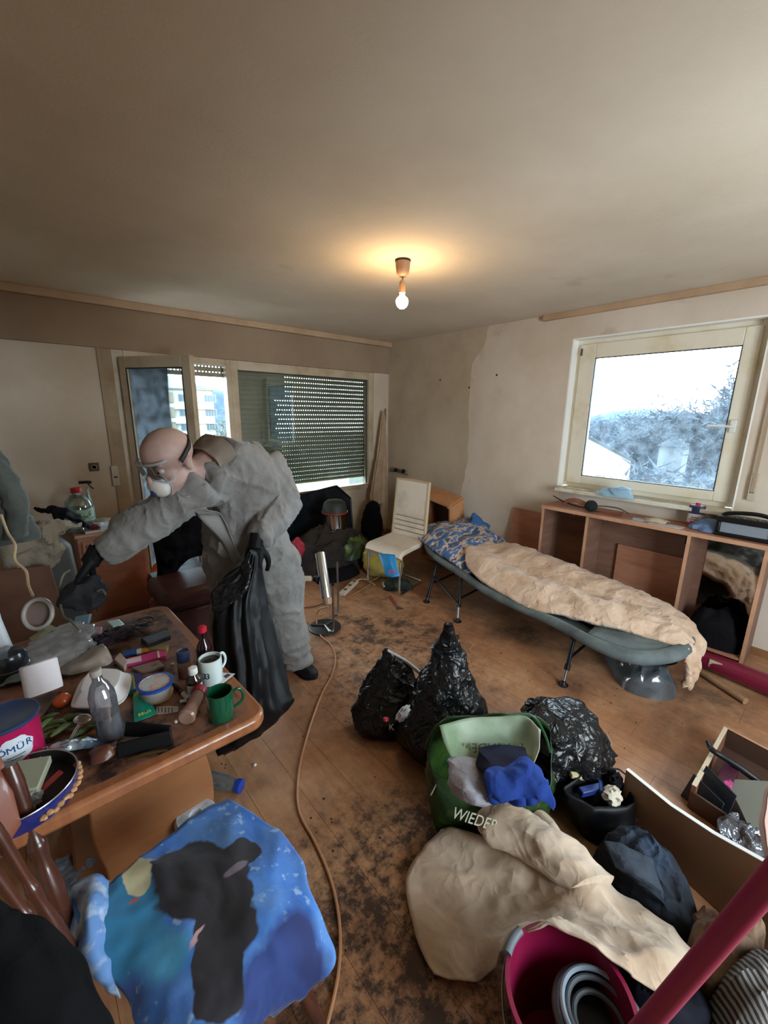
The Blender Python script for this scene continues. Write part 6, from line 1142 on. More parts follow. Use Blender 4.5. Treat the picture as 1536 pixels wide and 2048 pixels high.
b = B(); loft(b, [[V(p) for p in ((1.070,0.815,0.435), (1.137,0.784,0.435), (1.169,0.746,0.401), (1.065,0.739,0.440))], [V(p) for p in ((1.039,0.803,0.396), (1.145,0.785,0.375), (1.190,0.710,0.346), (1.021,0.693,0.431))], [V(p) for p in ((1.049,0.773,0.332), (1.136,0.750,0.326), (1.166,0.659,0.334), (1.034,0.668,0.388))], [V(p) for p in ((1.084,0.721,0.306), (1.122,0.705,0.315), (1.134,0.659,0.334), (1.081,0.666,0.340))]], 8, 48, wr=.028, ws=9, seed=101)
obj('grey_shirt', b, mat('light_grey_cloth', '#9A98A2', .85, bump=(40, .4, .005)), label='light grey shirt stuffed in the green shopping bag', cat='clothing')
b = B(); loft(b, [[V(p) for p in ((1.170,0.763,0.458), (1.231,0.715,0.474), (1.299,0.652,0.463), (1.159,0.666,0.468))], [V(p) for p in ((1.140,0.749,0.418), (1.238,0.714,0.405), (1.268,0.616,0.436), (1.123,0.642,0.466))], [V(p) for p in ((1.150,0.731,0.390), (1.217,0.698,0.383), (1.249,0.613,0.417), (1.121,0.639,0.449))]], 7, 44, wr=.02, ws=9, seed=102)
obj('navy_trousers', b, mat('navy_cloth', '#141C38', .85), label='dark navy trousers lying at the back of the green shopping bag', cat='clothing')
b = B(); sheet(b, [[(1.110,0.679,0.458), (1.156,0.644,0.476), (1.225,0.617,0.496), (1.245,0.592,0.469), (1.239,0.559,0.433)], [(1.070,0.656,0.448), (1.111,0.615,0.475), (1.168,0.582,0.484), (1.206,0.544,0.468), (1.223,0.518,0.434)], [(1.076,0.645,0.388), (1.096,0.601,0.433), (1.150,0.557,0.442), (1.180,0.518,0.443), (1.209,0.485,0.418)], [(1.107,0.621,0.353), (1.133,0.579,0.378), (1.166,0.542,0.394), (1.191,0.510,0.407), (1.213,0.488,0.397)]], 9, 9, wr=.035, ws=9, seed=103)
obj('blue_shirt', b, mat('royal_blue_cloth', '#143A8E', .85, bump=(40, .3, .005)), solid=.012, label='royal blue shirt hanging over the front of the green shopping bag', cat='clothing')
# small open black bag
t = thing('tool_bag', 'open black bag of small tools between the rounded black bag and the large board', 'bag', (1.62, .50, 0))
rg = [[V(p) for p in ((1.549,0.494,0.005), (1.568,0.410,0.005), (1.684,0.366,0.005), (1.709,0.446,0.005))], [V(p) for p in ((1.538,0.541,0.090), (1.548,0.432,0.090), (1.688,0.356,0.090), (1.735,0.467,0.090))], [V(p) for p in ((1.528,0.570,0.190), (1.563,0.458,0.170), (1.701,0.371,0.170), (1.726,0.488,0.200))]]
obj('shell', loft(B(), rg, 7, 44, wr=.02, ws=10, seed=104, cap=False), BGm, t, solid=.004)
for k, (p, s, m, r, nm, lb) in enumerate((((1.626,0.562,0.190), (.07, .025, .018), mat('cream_block', '#A9A07C', .7), rot(.2, .3, -.6), 'wooden_block', 'cream wooden block in the open black bag'), ((1.618,0.502,0.170), (.11, .03, .03), mat('blue_tool', '#1B2C66', .4), rot(.1, .1, -.4), 'blue_razor', 'dark blue plastic tool in the open black bag'), ((1.676,0.485,0.170), (.09, .02, .02), mat('blue_tool_light', '#2C4684', .35), rot(.3, .1, .5), 'blue_pen', 'lighter blue pen-like tool in the open black bag'))):
    obj(nm, box(B(), p, s, r), m, label=lb, cat='tool', bevel=.004)
obj('white_cloth', blob(B(), (1.656,0.427,0.175), (.045, .035, .03), wr=.4, lv=3, seed=8), mat('cream_cloth', '#BDB6A6', .9), label='crumpled cream cloth in the open black bag', cat='cloth'); obj('black_glove_piece', blob(B(), (1.727,0.450,0.190), (.03, .03, .04), wr=.5, lv=3, seed=9), MC['black_cloth'], label='black fabric lump at the back of the open black bag', cat='cloth')
obj('bag_strap', tube(B(), [(1.717,0.511,0.180), (1.725,0.480,0.220), (1.753,0.451,0.230), (1.785,0.428,0.200)], .004, 6), BLK, t)
# large beige garment
BE2 = mat('beige_sheet', '#BBA793', .85, var=('#A28B74', 3, .42, .7), spots=('#7E6046', 2, .60, .75), bump=(60, .25, .003), coord='World', sheen=.2)
b = B(); sheet(b, [[(1.091,0.859,0.020), (1.161,0.726,0.080), (1.242,0.559,0.130), (1.328,0.427,0.130), (1.348,0.275,0.100), (1.353,0.138,0.080)],
 [(0.967,0.854,0.020), (1.096,0.700,0.060), (1.199,0.531,0.100), (1.248,0.366,0.150), (1.256,0.226,0.150), (1.331,0.084,0.120)],
 [(0.854,0.831,0.015), (1.011,0.679,0.040), (1.137,0.502,0.070), (1.165,0.332,0.170), (1.176,0.195,0.200), (1.320,0.046,0.140)],
 [(0.770,0.704,0.015), (0.911,0.599,0.020), (1.030,0.467,0.080), (1.058,0.312,0.220), (1.078,0.178,0.260), (1.272,0.028,0.170)],
 [(0.744,0.632,0.012), (0.841,0.544,0.020), (0.930,0.478,0.080), (0.955,0.332,0.280), (1.032,0.185,0.290), (1.166,0.069,0.210)],
 [(0.735,0.581,0.012), (0.794,0.506,0.012), (0.878,0.465,0.030), (0.896,0.357,0.300), (0.979,0.191,0.310), (1.066,0.100,0.230)]], 10, 12, wr=.030, ws=5, seed=105, fine=.35, floor=.006)
t = thing('beige_garment', 'large rumpled beige garment spread over the floor and the magenta bucket', 'garment', (1.05, .6, 0)); obj('cloth', b, BE2, t, solid=.006)
b = B(); loft(b, [[V(p) for p in ((1.122,0.732,0.160), (1.202,0.729,0.200), (1.266,0.681,0.220), (1.223,0.711,0.100))], [V(p) for p in ((1.120,0.667,0.150), (1.185,0.639,0.220), (1.295,0.608,0.200), (1.238,0.618,0.100))], [V(p) for p in ((1.171,0.539,0.140), (1.209,0.520,0.220), (1.316,0.486,0.200), (1.272,0.492,0.100))], [V(p) for p in ((1.186,0.460,0.140), (1.219,0.431,0.220), (1.338,0.392,0.180), (1.290,0.387,0.100))], [V(p) for p in ((1.193,0.382,0.140), (1.248,0.332,0.210), (1.336,0.303,0.160), (1.258,0.324,0.120))]], 9, 48, wr=.022, ws=7, seed=106)
obj('sleeve', b, BE2, t)
b = B(); loft(b, [[V(p) for p in ((1.341,0.625,0.100), (1.379,0.608,0.150), (1.417,0.581,0.120), (1.394,0.595,0.060))], [V(p) for p in ((1.313,0.555,0.100), (1.366,0.536,0.150), (1.401,0.501,0.100), (1.364,0.515,0.060))], [V(p) for p in ((1.279,0.478,0.120), (1.318,0.462,0.150), (1.371,0.443,0.100), (1.339,0.462,0.060))]], 7, 32, wr=.012, ws=9, seed=107); obj('sleeve_fold', b, BE2, t)
# magenta bucket with hose coil
MG = mat('magenta_plastic', '#7A1238', .35, coat=.2); bc_ = V((0.855,0.238,0.280)); Rb = (V((0.768,0.366,0.280))-bc_).length; bcf = V((bc_.x, bc_.y, 0)); t = thing('bucket', 'magenta bucket with a wire handle at the bottom of the picture', 'bucket', bcf)
obj('shell', lathe(B(), [(Rb*.72, 0), (Rb*.74, .004), (Rb*.97, .27), (Rb*1.03, .272), (Rb*1.03, .283), (Rb*.955, .283), (Rb*.95, .27), (Rb*.71, .01), (.001, .008)], bcf, seg=64), MG, t)
a0 = math.atan2(V((0.852,0.378,0.280)).y-bc_.y, V((0.852,0.378,0.280)).x-bc_.x)
hd2 = [bcf+V((Rb*1.05*math.cos(a0+.25+u), Rb*1.05*math.sin(a0+.25+u), .268-.11*math.sin(min(1, u/3.1)*math.pi))) for u in [3.1*i/14 for i in range(15)]]
obj('wire_handle', tube(B(), hd2, .0028, 8), STL, t); g = [bcf+V((Rb*1.03*math.cos(a0+u), Rb*1.03*math.sin(a0+u), .283)) for u in (-.18, -.06, .06, .18, .3)]; obj('grip', tube(B(), g, .012, 10), mat('grey_grip', '#5A6068', .5), t)
rc2 = V((0.905,0.177,0.220)); t2 = thing('mop_wringer', 'grey round coil lying inside the magenta bucket', 'wringer', rc2-V((0, 0, .14)))
for k, (r_, z_, m_) in enumerate(((.105, 0, mat('coil_grey', '#4E545C', .4)), (.092, .022, mat('coil_light', '#7F8C9A', .3)), (.078, .012, MC['coil_grey']), (.06, -.01, MC['coil_grey']))): obj('ring', tube(B(), [rc2+V((r_*math.cos(a), r_*math.sin(a), z_)) for a in [2*math.pi*i/28 for i in range(29)]], .010 if k == 0 else .007, 8), m_, t2)
obj('bowl', lathe(B(), [(.09, -.14), (.10, -.06), (.104, 0), (.095, 0), (.08, -.05), (.001, -.06)], rc2, seg=36), mat('coil_black', '#15181C', .5), t2)
# mop pole
P0, P1 = V((0.601,0.059,0.806)), V((0.644,-0.026,1.169)); u_ = (P0-P1).normalized(); k_ = (P0.z-.02)/-u_.z; t = thing('mop_pole', 'thick magenta pole slanting up across the lower right corner', 'pole', P0+u_*k_)
obj('shaft', tube(B(), [P0+u_*k_, P0, P1, P1-u_*.25], .0145, 18, smooth=False), mat('magenta_pole', '#8E1C44', .45, bump=(200, .1, .001)), t); obj('end_ferrule', lathe(B(), [(.018, 0), (.02, .004), (.02, .05), (.016, .055)], P0+u_*k_, -u_, 18), BLK, t)
# big leaning board and drawer
LM = mat('laminate_tan', '#8E6A50', .45, var=('#7E5C44', 2, .4, .7)); WE = mat('white_edge', '#D3D0CA', .4)
bp = [(1.737,0.400,-0.016), (1.742,0.417,0.258), (1.696,0.243,0.255), (1.660,0.106,0.277), (1.620,-0.044,0.322), (1.602,-0.111,0.343)]
bp = [V(p) for p in bp]; d = V((1.60-1.74, -.12-.41, 0)).normalized(); bp = [V((1.74, .41, .003))+d*.0]+bp[1:]+[V((bp[-1].x, bp[-1].y, .003))]
nb = V((-d.y, d.x, 0))*.016; nb = nb if nb.x > 0 else -nb
t = thing('laminate_board', 'large tan laminate board with a white edge standing upright on the right', 'board', (1.66, .1, 0)); b = B(); f1 = [b.verts.new(p) for p in bp]; f2 = [b.verts.new(p+nb) for p in bp]; b.faces.new(f1); b.faces.new(f2[::-1])
for i in range(len(bp)): b.faces.new((f1[i], f1[(i+1) % len(bp)], f2[(i+1) % len(bp)], f2[i]))
obj('panel', b, LM, t, smooth=False)
b = B()
for p, q in zip(bp[1:-2], bp[2:-1]):
    v = [p-nb*.03, q-nb*.03, q+nb*1.03, p+nb*1.03]; lo = [b.verts.new(x) for x in v]; hi = [b.verts.new(x+V((0, 0, .003))) for x in v]; b.faces.new(hi); b.faces.new(lo[::-1])
    for i in range(4): b.faces.new((lo[i], lo[(i+1) % 4], hi[(i+1) % 4], hi[i]))
obj('edge_band', b, WE, t, smooth=False)
obj('stain', blob(B(), V((1.721,0.338,0.060)), (.004, .02, .022), wr=.5, lv=3), mat('brown_stain', '#4A2A20', .9), t)
t = thing('drawer', 'wooden drawer full of odds and ends on the floor at the right edge', 'drawer', (2.3, .12, 0)); dz = .12
q1, q2, q3 = V((2.608,0.215,0.120)), V((2.047,0.226,0.120)), V((2.572,0.000,0.120)); e1 = (q2-q1); e2 = (q3-q1).normalized()*.62
DW = mat('drawer_inner_wood', '#3E2A22', .6, var=('#4E362A', 4, .4, .7)); DWo = mat('drawer_outer', '#6A4630', .5)
def dbar(name, a, c, w, m, z0=.0, z1=dz):
    d = (c-a).normalized(); s = V((-d.y, d.x, 0))*w; b = B(); v = [a-s, c-s, c+s, a+s]; lo = [b.verts.new((p.x, p.y, z0)) for p in v]; hi = [b.verts.new((p.x, p.y, z1)) for p in v]; b.faces.new(lo[::-1]); b.faces.new(hi)
    for i in range(4): b.faces.new((lo[i], lo[(i+1) % 4], hi[(i+1) % 4], hi[i]))
    return obj(name, b, m, t, smooth=False, bevel=.001)
dbar('front_panel', q1, q2, .009, DWo); dbar('front_edge', q1, q2, .0092, mat('drawer_edge_pale', '#C2B49C', .5), dz, dz+.003); dbar('side_board', q1, q1+e2, .006, DW); dbar('side_edge', q1, q1+e2, .0062, BEL, dz, dz+.003); dbar('side_board', q2, q2+e2, .006, DW, 0, .09); dbar('rear_board', q1+e2, q2+e2, .006, DW)
b = B(); v = [b.verts.new((p.x, p.y, .012)) for p in (q1, q2, q2+e2, q1+e2)]; b.faces.new(v); obj('bottom_board', b, DW, t, smooth=False, solid=.006)
mm = lambda a, b_: q1+e1*a+e2*b_
c_ = mm(.62, .13); obj('toy_box', box(B(), (c_.x, c_.y, .075), (.16, .055, .10), rot(0, .1, math.atan2(e1.y, e1.x))), mat('pink_black_box', '#3A1426', .4, var=('#B8427E', 14, .55, .6)), label='black and pink box at the front of the drawer full of odds and ends', cat='box', bevel=.003)
obj('hair_brush', tube(B(), [(2.335,0.244,0.170), (2.290,0.217,0.170), (2.293,0.177,0.160), (2.305,0.112,0.140), (2.313,0.037,0.110)], [.010, .014, .013, .016, .018], 10), mat('brush_black', '#131418', .35), label='black curved handle lying over the corner of the drawer', cat='tool')
b = B(); prism(b, [(0, 0), (.20, -.03), (.24, .10), (.04, .16)], frame(V((2.231,0.143,0.100)), (V((2.115,0.027,0.060))-V((2.231,0.143,0.100))), (.6, -.3, .35)), .004); obj('plastic_folder', b, mat('grey_folder', '#6D6E66', .3), label='grey translucent folder standing in the drawer', cat='folder', bevel=.001)
obj('yellow_stick', tube(B(), [(2.374,0.100,0.090), (2.352,0.005,0.090)], .005, 8), mat('yellow_stick', '#B08A3A', .4), label='yellow rod in the drawer under the folder', cat='rod'); obj('silver_bulb', blob(B(), (2.285,0.037,0.110), (.022, .018, .016), wr=.05, lv=3), CH, label='shiny silver knob at the right end of the drawer', cat='knob')
obj('cream_plug', blob(B(), (2.141,0.140,0.060), (.010, .014, .012), wr=.1, lv=3), mat('cream_knob', '#B9AE8C', .4), label='small cream plug between the pink box and the folder', cat='plug')
for k, (pa_, w, h, lb) in enumerate((((2.093,0.289,0.000), .15, .13, 'black plastic tray standing between the large board and the drawer'), ((2.145,0.262,0.000), .15, .16, 'second black plastic tray standing nearer to the drawer'))):
    b = B(); prism(b, [(0, 0), (w, 0), (w, h*.8), (w*.1, h)], frame(V(pa_)+V((.0, -.02, 0)), V((-.35, -1, 0)), (.3, 0, 1)), .006); obj('plastic_tray', b, mat('tray_charcoal', '#20242A', .4), label=lb, cat='tray', bevel=.002)
obj('foil_bag', mound(B(), [(1.987,0.128,0.000)[:2], (1.920,0.090,0.000)[:2], (1.923,0.011,-0.000)[:2], (2.024,-0.050,0.000)[:2], (2.081,0.020,0.000)[:2], (2.078,0.094,0.000)[:2]], .09, wr=.05, ws=14, seed=110, n=44), mat('silver_plastic', '#6A6E76', .15, metal=.5), label='crinkled silver plastic bag between the board and the drawer', cat='bag')
# dark jacket heap
JN = mat('denim_dark', '#161C26', .85, var=('#25344A', 5, .46, .66), bump=(60, .4, .004), coord='World')
obj('denim_jacket', mound(B(), [(1.490,0.416,-0.000)[:2], (1.408,0.345,0.000)[:2], (1.386,0.239,0.000)[:2], (1.386,0.128,0.000)[:2], (1.485,0.061,0.000)[:2], (1.603,0.125,0.000)[:2], (1.639,0.240,0.000)[:2], (1.625,0.353,0.000)[:2]], .17, wr=.06, ws=7, seed=111, n=60), JN, label='dark blue jacket crumpled in front of the large tan board', cat='jacket')
b = B(); sheet(b, [[(1.408,0.360,0.187), (1.438,0.314,0.208), (1.485,0.236,0.177)], [(1.365,0.319,0.196), (1.387,0.264,0.212), (1.439,0.188,0.157)], [(1.376,0.286,0.165), (1.393,0.227,0.156), (1.422,0.162,0.113)]], 9, 9, wr=.02, ws=8, seed=112); obj('jacket_flap', b, mat('slate_cloth', '#27303C', .8), solid=.01, label='slate grey flap of cloth folded on top of the dark blue jacket', cat='cloth')
# lower right clothes
def md(name, pts, h, m, label, seed, cat='clothing', z0=0, wr=.05, ws=8): return obj(name, mound(B(), [p[:2] for p in pts], h, wr=wr, ws=ws, seed=seed, n=52, z0=z0), m, label=label, cat=cat)
md('black_cloth', ((1.141,0.208,0.000), (1.237,0.148,0.000), (1.292,0.056,0.000), (1.235,-0.018,0.000), (1.063,0.045,-0.000), (1.030,0.132,0.000)), .16, MC['black_navy_cloth'], 'black cloth heap right of the magenta bucket', 113)
md('brown_clothing', ((1.393,0.088,0.000), (1.516,0.026,0.000), (1.588,-0.053,0.000), (1.526,-0.098,0.000), (1.341,-0.056,0.000), (1.276,0.027,0.000)), .22, mat('brown_beige_cloth', '#7A624E', .85, var=('#5A4434', 6, .4, .66), bump=(40, .4, .005), coord='World'), 'brown and beige clothes heap behind the magenta pole', 114, wr=.07)
STm = bpy.data.materials.new('striped_knit'); STm.use_nodes = True; n_t = STm.node_tree; w_ = n_t.nodes.new('ShaderNodeTexWave'); w_.inputs['Scale'].default_value = 22; w_.inputs['Distortion'].default_value = 1.6; g_ = n_t.nodes.new('ShaderNodeNewGeometry'); mp_ = n_t.nodes.new('ShaderNodeMapping'); mp_.inputs['Rotation'].default_value = (0, .5, .6); n_t.links.new(g_.outputs['Position'], mp_.inputs[0]); n_t.links.new(mp_.outputs[0], w_.inputs['Vector'])
r_ = n_t.nodes.new('ShaderNodeValToRGB'); r_.color_ramp.elements[0].position = .4; r_.color_ramp.elements[0].color = lin('#20222A'); r_.color_ramp.elements[1].position = .6; r_.color_ramp.elements[1].color = lin('#7C766E'); n_t.links.new(w_.outputs[0], r_.inputs[0]); n_t.links.new(r_.outputs[0], n_t.nodes['Principled BSDF'].inputs['Base Color']); n_t.nodes['Principled BSDF'].inputs['Roughness'].default_value = .9; MC['striped_knit'] = STm
md('striped_jumper', ((1.237,0.006,-0.000), (1.393,-0.023,0.000), (1.494,-0.079,0.000), (1.578,-0.173,-0.000), (1.426,-0.206,0.000), (1.185,-0.092,0.000)), .26, STm, 'grey and black striped knit jumper in the lower right corner', 115, wr=.04)
obj('jeans_seam', loft(B(), [[V(p) for p in ((1.242,0.054,0.055), (1.273,0.049,0.038), (1.262,0.037,0.054), (1.229,0.044,0.070))], [V(p) for p in ((1.218,0.023,0.062), (1.253,0.014,0.045), (1.242,0.003,0.062), (1.206,0.011,0.079))], [V(p) for p in ((1.171,-0.008,0.094), (1.207,-0.017,0.076), (1.195,-0.029,0.092), (1.160,-0.020,0.110))]], 6, 24, wr=.008, ws=20, seed=116), mat('jeans_blue', '#5C7490', .85, var=('#8298AC', 60, .45, .6)), label='strip of light blue jeans between black cloth and striped jumper', cat='clothing')
md('pink_cloth', ((1.474,0.112,0.000), (1.535,0.086,0.000), (1.577,0.025,0.000), (1.563,-0.005,0.000), (1.490,0.048,0.000)), .09, mat('pinkish_cloth', '#7E665E', .85), 'pinkish crumpled cloth at the foot of the large tan board', 117, wr=.04, ws=14)
# pale armchair edge at the right
b = B(); loft(b, [[V(p) for p in ((1.192,0.001,0.912), (1.163,0.006,0.844), (1.153,0.000,0.800), (1.164,-0.035,0.722), (1.378,-0.117,0.618), (1.409,-0.078,0.828))], [V(p) for p in ((1.070,-0.003,0.992), (1.046,-0.000,0.937), (1.039,-0.006,0.897), (1.046,-0.033,0.832), (1.116,-0.094,0.833), (1.140,-0.064,0.993))]], 4, 32, wr=.002)
obj('pink_tub', b, mat('pale_pink_plastic', '#B99A90', .5), label='edge of a pale pink plastic tub at the right border of the picture', cat='tub', bevel=.01)
# under and beside the bed
obj('plastic_sack', mound(B(), [(3.08, 1.0), (2.86, .86), (2.72, .74), (2.74, .60), (2.86, .50), (3.02, .56), (3.12, .78)], .17, wr=.05, ws=9, seed=118, n=48), glass('cloudy_plastic', '#D5DCE2', .12, dirt=('#98A4AE', 9, .25, .55), rough=.15), label='cloudy plastic bag lying under the foot of the camp bed', cat='bag')
obj('green_blanket', mound(B(), [(3.1, .95), (2.92, .80), (2.94, .62), (3.1, .56), (3.22, .75)], .16, wr=.05, ws=8, seed=119, n=40, z0=.14), mat('olive_cloth', '#3A4440', .85), label='dark green cloth hanging below the foot of the camp bed', cat='cloth')
t = thing('vacuum_attachment', 'long dark red plastic body with a pale label under the right end of the cabinet', 'appliance', (3.36, .28, 0)); a, c = V((3.42, .62, .07)), V((3.34, -.10, .07))
obj('body', tube(B(), [a, a.lerp(c, .3), a.lerp(c, .7), c], [.04, .062, .068, .06], 18), mat('dark_red_plastic', '#6E1430', .35, coat=.3), t); obj('label', box(B(), (3.345, .40, .085), (.012, .07, .05)), mat('pale_label', '#B5A88C', .6), t)
obj('wooden_stick', tube(B(), [(3.31, .50, .022), (3.22, .34, .022), (3.14, .20, .022)], .021, 12), mat('birch_stick', '#9A7A5C', .6, var=('#866648', 8, .4, .6)), label='pale wooden stick on the floor in front of the dark red plastic body', cat='stick')
md('dark_trousers', ((3.63, .36), (3.62, .62), (3.72, .70), (3.84, .62), (3.84, .36), (3.72, .33)), .24, MC['black_cloth'], 'black clothes stuffed in the bottom of the right cabinet bay', 120, z0=.07)
# things on the cabinet top
CT = .905
t = thing('wooden_ornament', 'curved reddish wooden ornament with black rods on the left of the cabinet top', 'ornament', (3.74, 1.55, CT)); t.name = 'wooden_ornament'; RW = mat('red_wood', '#7E4A34', .4, coat=.2)
b = B(); sheet(b, [[(3.72, 1.76, .93), (3.72, 1.70, .975), (3.72, 1.62, .99), (3.72, 1.53, .965), (3.71, 1.46, .925), (3.70, 1.36, .91), (3.68, 1.24, .935), (3.66, 1.19, .965)], [(3.70, 1.745, .91), (3.70, 1.69, .945), (3.70, 1.62, .955), (3.70, 1.54, .935), (3.69, 1.45, .905+.006), (3.67, 1.36, .908), (3.66, 1.25, .912), (3.65, 1.21, .93)]], 4, 6, wr=0); obj('curved_panel', b, RW, t, solid=.012, bevel=.002)
obj('rod', tube(B(), [(3.70, 1.84, .985), (3.71, 1.74, .945), (3.70, 1.60, .925), (3.70, 1.50, .93)], [.004, .007, .006, .005], 8), BLK, t); obj('rod', tube(B(), [(3.70, 1.48, .95), (3.71, 1.36, .965), (3.69, 1.24, .965), (3.66, 1.13, .925)], [.005, .006, .006, .003], 8), mat('grey_rod', '#4E4A48', .4), t)
obj('black_sponge', blob(B(), (3.67, 1.475, .955), (.045, .052, .05), wr=.08, ws=14, lv=4), mat('sponge_black', '#17181C', .9, bump=(150, .5, .004)), label='round black sponge ball leaning on the wooden ornament', cat='sponge')
b = B(); loft(b, [((3.80, 1.34, 1.046), (.05, .13)), ((3.80, 1.34, 1.08), (.045, .125)), ((3.81, 1.31, 1.115), (.035, .07)), ((3.82, 1.30, 1.135), (.012, .02))], seg=36, wr=.03, ws=16, seed=121); obj('light_blue_cloth', b, mat('pale_blue_cloth', '#8FB4CC', .8), label='pale blue cloth crumpled on the window sill above the ornament', cat='cloth')
b = B(); loft(b, [((3.80, 1.44, 1.046), (.03, .06)), ((3.80, 1.45, 1.065), (.02, .05)), ((3.80, 1.46, 1.075), (.01, .02))], seg=24, wr=.02, ws=20, seed=122); obj('white_tissue', b, mat('tissue_bluewhite', '#B5CAD4', .8), label='small white tissue beside the pale blue cloth on the sill', cat='tissue')
for k, (y, w, lb) in enumerate(((1.76, .07, 'cream scrap of trim at the left end of the window sill'), (1.64, .09, 'second cream scrap of trim further right on the window sill'))): obj('trim_scrap', tube(B(), [(3.86, y+w, 1.049), (3.85, y+.02, 1.055), (3.87, y-w*.4, 1.05), (3.86, y-w, 1.049)], .006, 6), mat('scrap_cream', '#C2B697', .6), label=lb, cat='scrap')
obj('paper_note', box(B(), (3.70, 1.08, .9075), (.10, .13, .003), rot(0, 0, .3)), mat('note_blue', '#A9B6BC', .6), label='pale blue paper on the cabinet top beside the ornament', cat='paper'); obj('paper_sheet', box(B(), (3.66, .90, .9075), (.10, .22, .003), rot(0, 0, -.1)), mat('note_white', '#C2BAB4', .6), label='white paper sheet on the middle of the cabinet top', cat='paper')
b = B(); sheet(b, [[(3.76, 1.06, .91), (3.76, .98, .93), (3.76, .90, .91)], [(3.70, 1.06, .925), (3.69, .98, .94), (3.69, .90, .925)], [(3.66, 1.04, .908), (3.66, .98, .912), (3.66, .91, .908)]], 6, 6, wr=.006, ws=20, seed=4); obj('paper_bag', b, mat('kraft_pale', '#B5A58E', .7), solid=.003, label='small folded beige paper bag on the cabinet top', cat='paper bag')
p = V((3.828,0.759,0.905)); t = thing('paint_tin', 'small rectangular spirit tin with a red cap on the cabinet top', 'tin', p)
def oval(w, d, z): return ((p.x, p.y, z), (d, w), .05)
obj('body', loft(B(), [oval(.050, .030, .905), oval(.052, .032, .912), oval(.052, .032, 1.055), oval(.050, .030, 1.062)], 3, 40, wr=0), mat('tin_navy', '#252A4A', .35, coat=.3), t); obj('base_band', loft(B(), [oval(.0528, .0328, .9055), oval(.0530, .0330, .928)], 2, 40, wr=0), mat('tin_red', '#A02844', .35), t)
obj('label_panel', loft(B(), [oval(.0526, .0326, .93), oval(.0526, .0326, .99), oval(.0522, .0322, 1.0)], 3, 40, wr=0), mat('tin_cream', '#C2B4B0', .4), t); obj('top_plate', loft(B(), [oval(.052, .032, 1.06), oval(.050, .030, 1.066)], 2, 40, wr=0), mat('tin_white', '#CFCBC6', .35), t)
obj('cap', lathe(B(), [(.015, 1.064), (.016, 1.066), (.015, 1.085), (.012, 1.087)], (p.x, p.y, 0), seg=18), mat('tin_cap', '#A81E3C', .35), t)
text('lettering', 'Spezial', frame(V((p.x-.0345, p.y-.002, .975)), (0, -1, 0), (0, 0, 1)), .020, MC['print_dark'], t, sx=.9); text('lettering', 'Reinigungsbenzin', frame(V((p.x-.0345, p.y-.002, .958)), (0, -1, 0), (0, 0, 1)), .014, MC['print_dark'], t, sx=.75); obj('print_bar', box(B(), (p.x-.0345, p.y, .938), (.002, .05, .010)), MC['tin_red'], t)
b = B(); loft(b, [((3.74, .66, .91), (.08, .10)), ((3.74, .66, .94), (.07, .09)), ((3.76, .64, .98), (.03, .05)), ((3.77, .63, .99), (.01, .02))], seg=36, wr=.03, ws=14, seed=124); obj('blue_grey_cloth', b, mat('slate_blue_cloth', '#5C7394', .85), label='slate blue cloth between the spirit tin and the black carrier', cat='cloth')
t = thing('tool_case', 'black plastic carrier frame with a rectangular opening at the right of the cabinet top', 'case', (3.70, .42, CT)); bx0 = 3.655
for nm, (y0, y1, z0, z1) in (('frame_bar', (.26, .60, .905, .93)), ('frame_bar', (.26, .60, 1.005, 1.045)), ('frame_post', (.575, .60, .93, 1.005)), ('frame_post', (.26, .31, .93, 1.005))): obj(nm, bb(B(), bx0-.02, bx0+.02, y0, y1, z0, z1), BLK, t, bevel=.006)
obj('top_grip', tube(B(), [(3.70, .58, 1.045), (3.70, .54, 1.065), (3.70, .40, 1.08), (3.70, .30, 1.06), (3.70, .27, 1.04)], .014, 10), BLK, t); obj('back_shell', bb(B(), bx0+.02, bx0+.12, .26, .60, .905, 1.04), mat('case_shell', '#1A1B1E', .5), t, bevel=.012); obj('inner_tray', bb(B(), bx0-.005, bx0+.022, .312, .573, .932, 1.003), mat('case_silver', '#8E98A4', .3, metal=.3), t)
for k in range(5): obj('knob', lathe(B(), [(.007, 0), (.007, .008), (.001, .009)], (3.665, .50-.04*k, 1.045), (0, 0, 1), 10), mat('knob_grey', '#4A4C50', .4), t)

b = B(); R = random.Random(9)
for k in range(150):
    x = R.uniform(-.1, .44); y = R.uniform(1.2, 2.15); blob(b, (x, y, .7515), (R.uniform(.001, .005), R.uniform(.001, .004), .0015), wr=.3, lv=1, seed=k)
obj('table_crumbs', b, mat('table_grit', '#2E211C', .9), kind='stuff', label='dark crumbs and grit scattered over the table top', cat='crumbs', origin=False)
for k, (p, r, m, lb) in enumerate((((0.195,1.252,0.753), .006, WH, 'white crumb-like cap in front of the lying shaker'), ((0.245,1.279,0.753), .005, WH, 'second tiny white cap left of the lying shaker'), ((0.321,1.614,0.755), .008, mat('beige_nut', '#A98A66', .6), 'small beige knob beside the pink pack'))): obj('bottle_cap', lathe(B(), [(r*.9, 0), (r, .002), (r, .006), (r*.7, .008)], p, seg=12), m, label=lb, cat='cap')
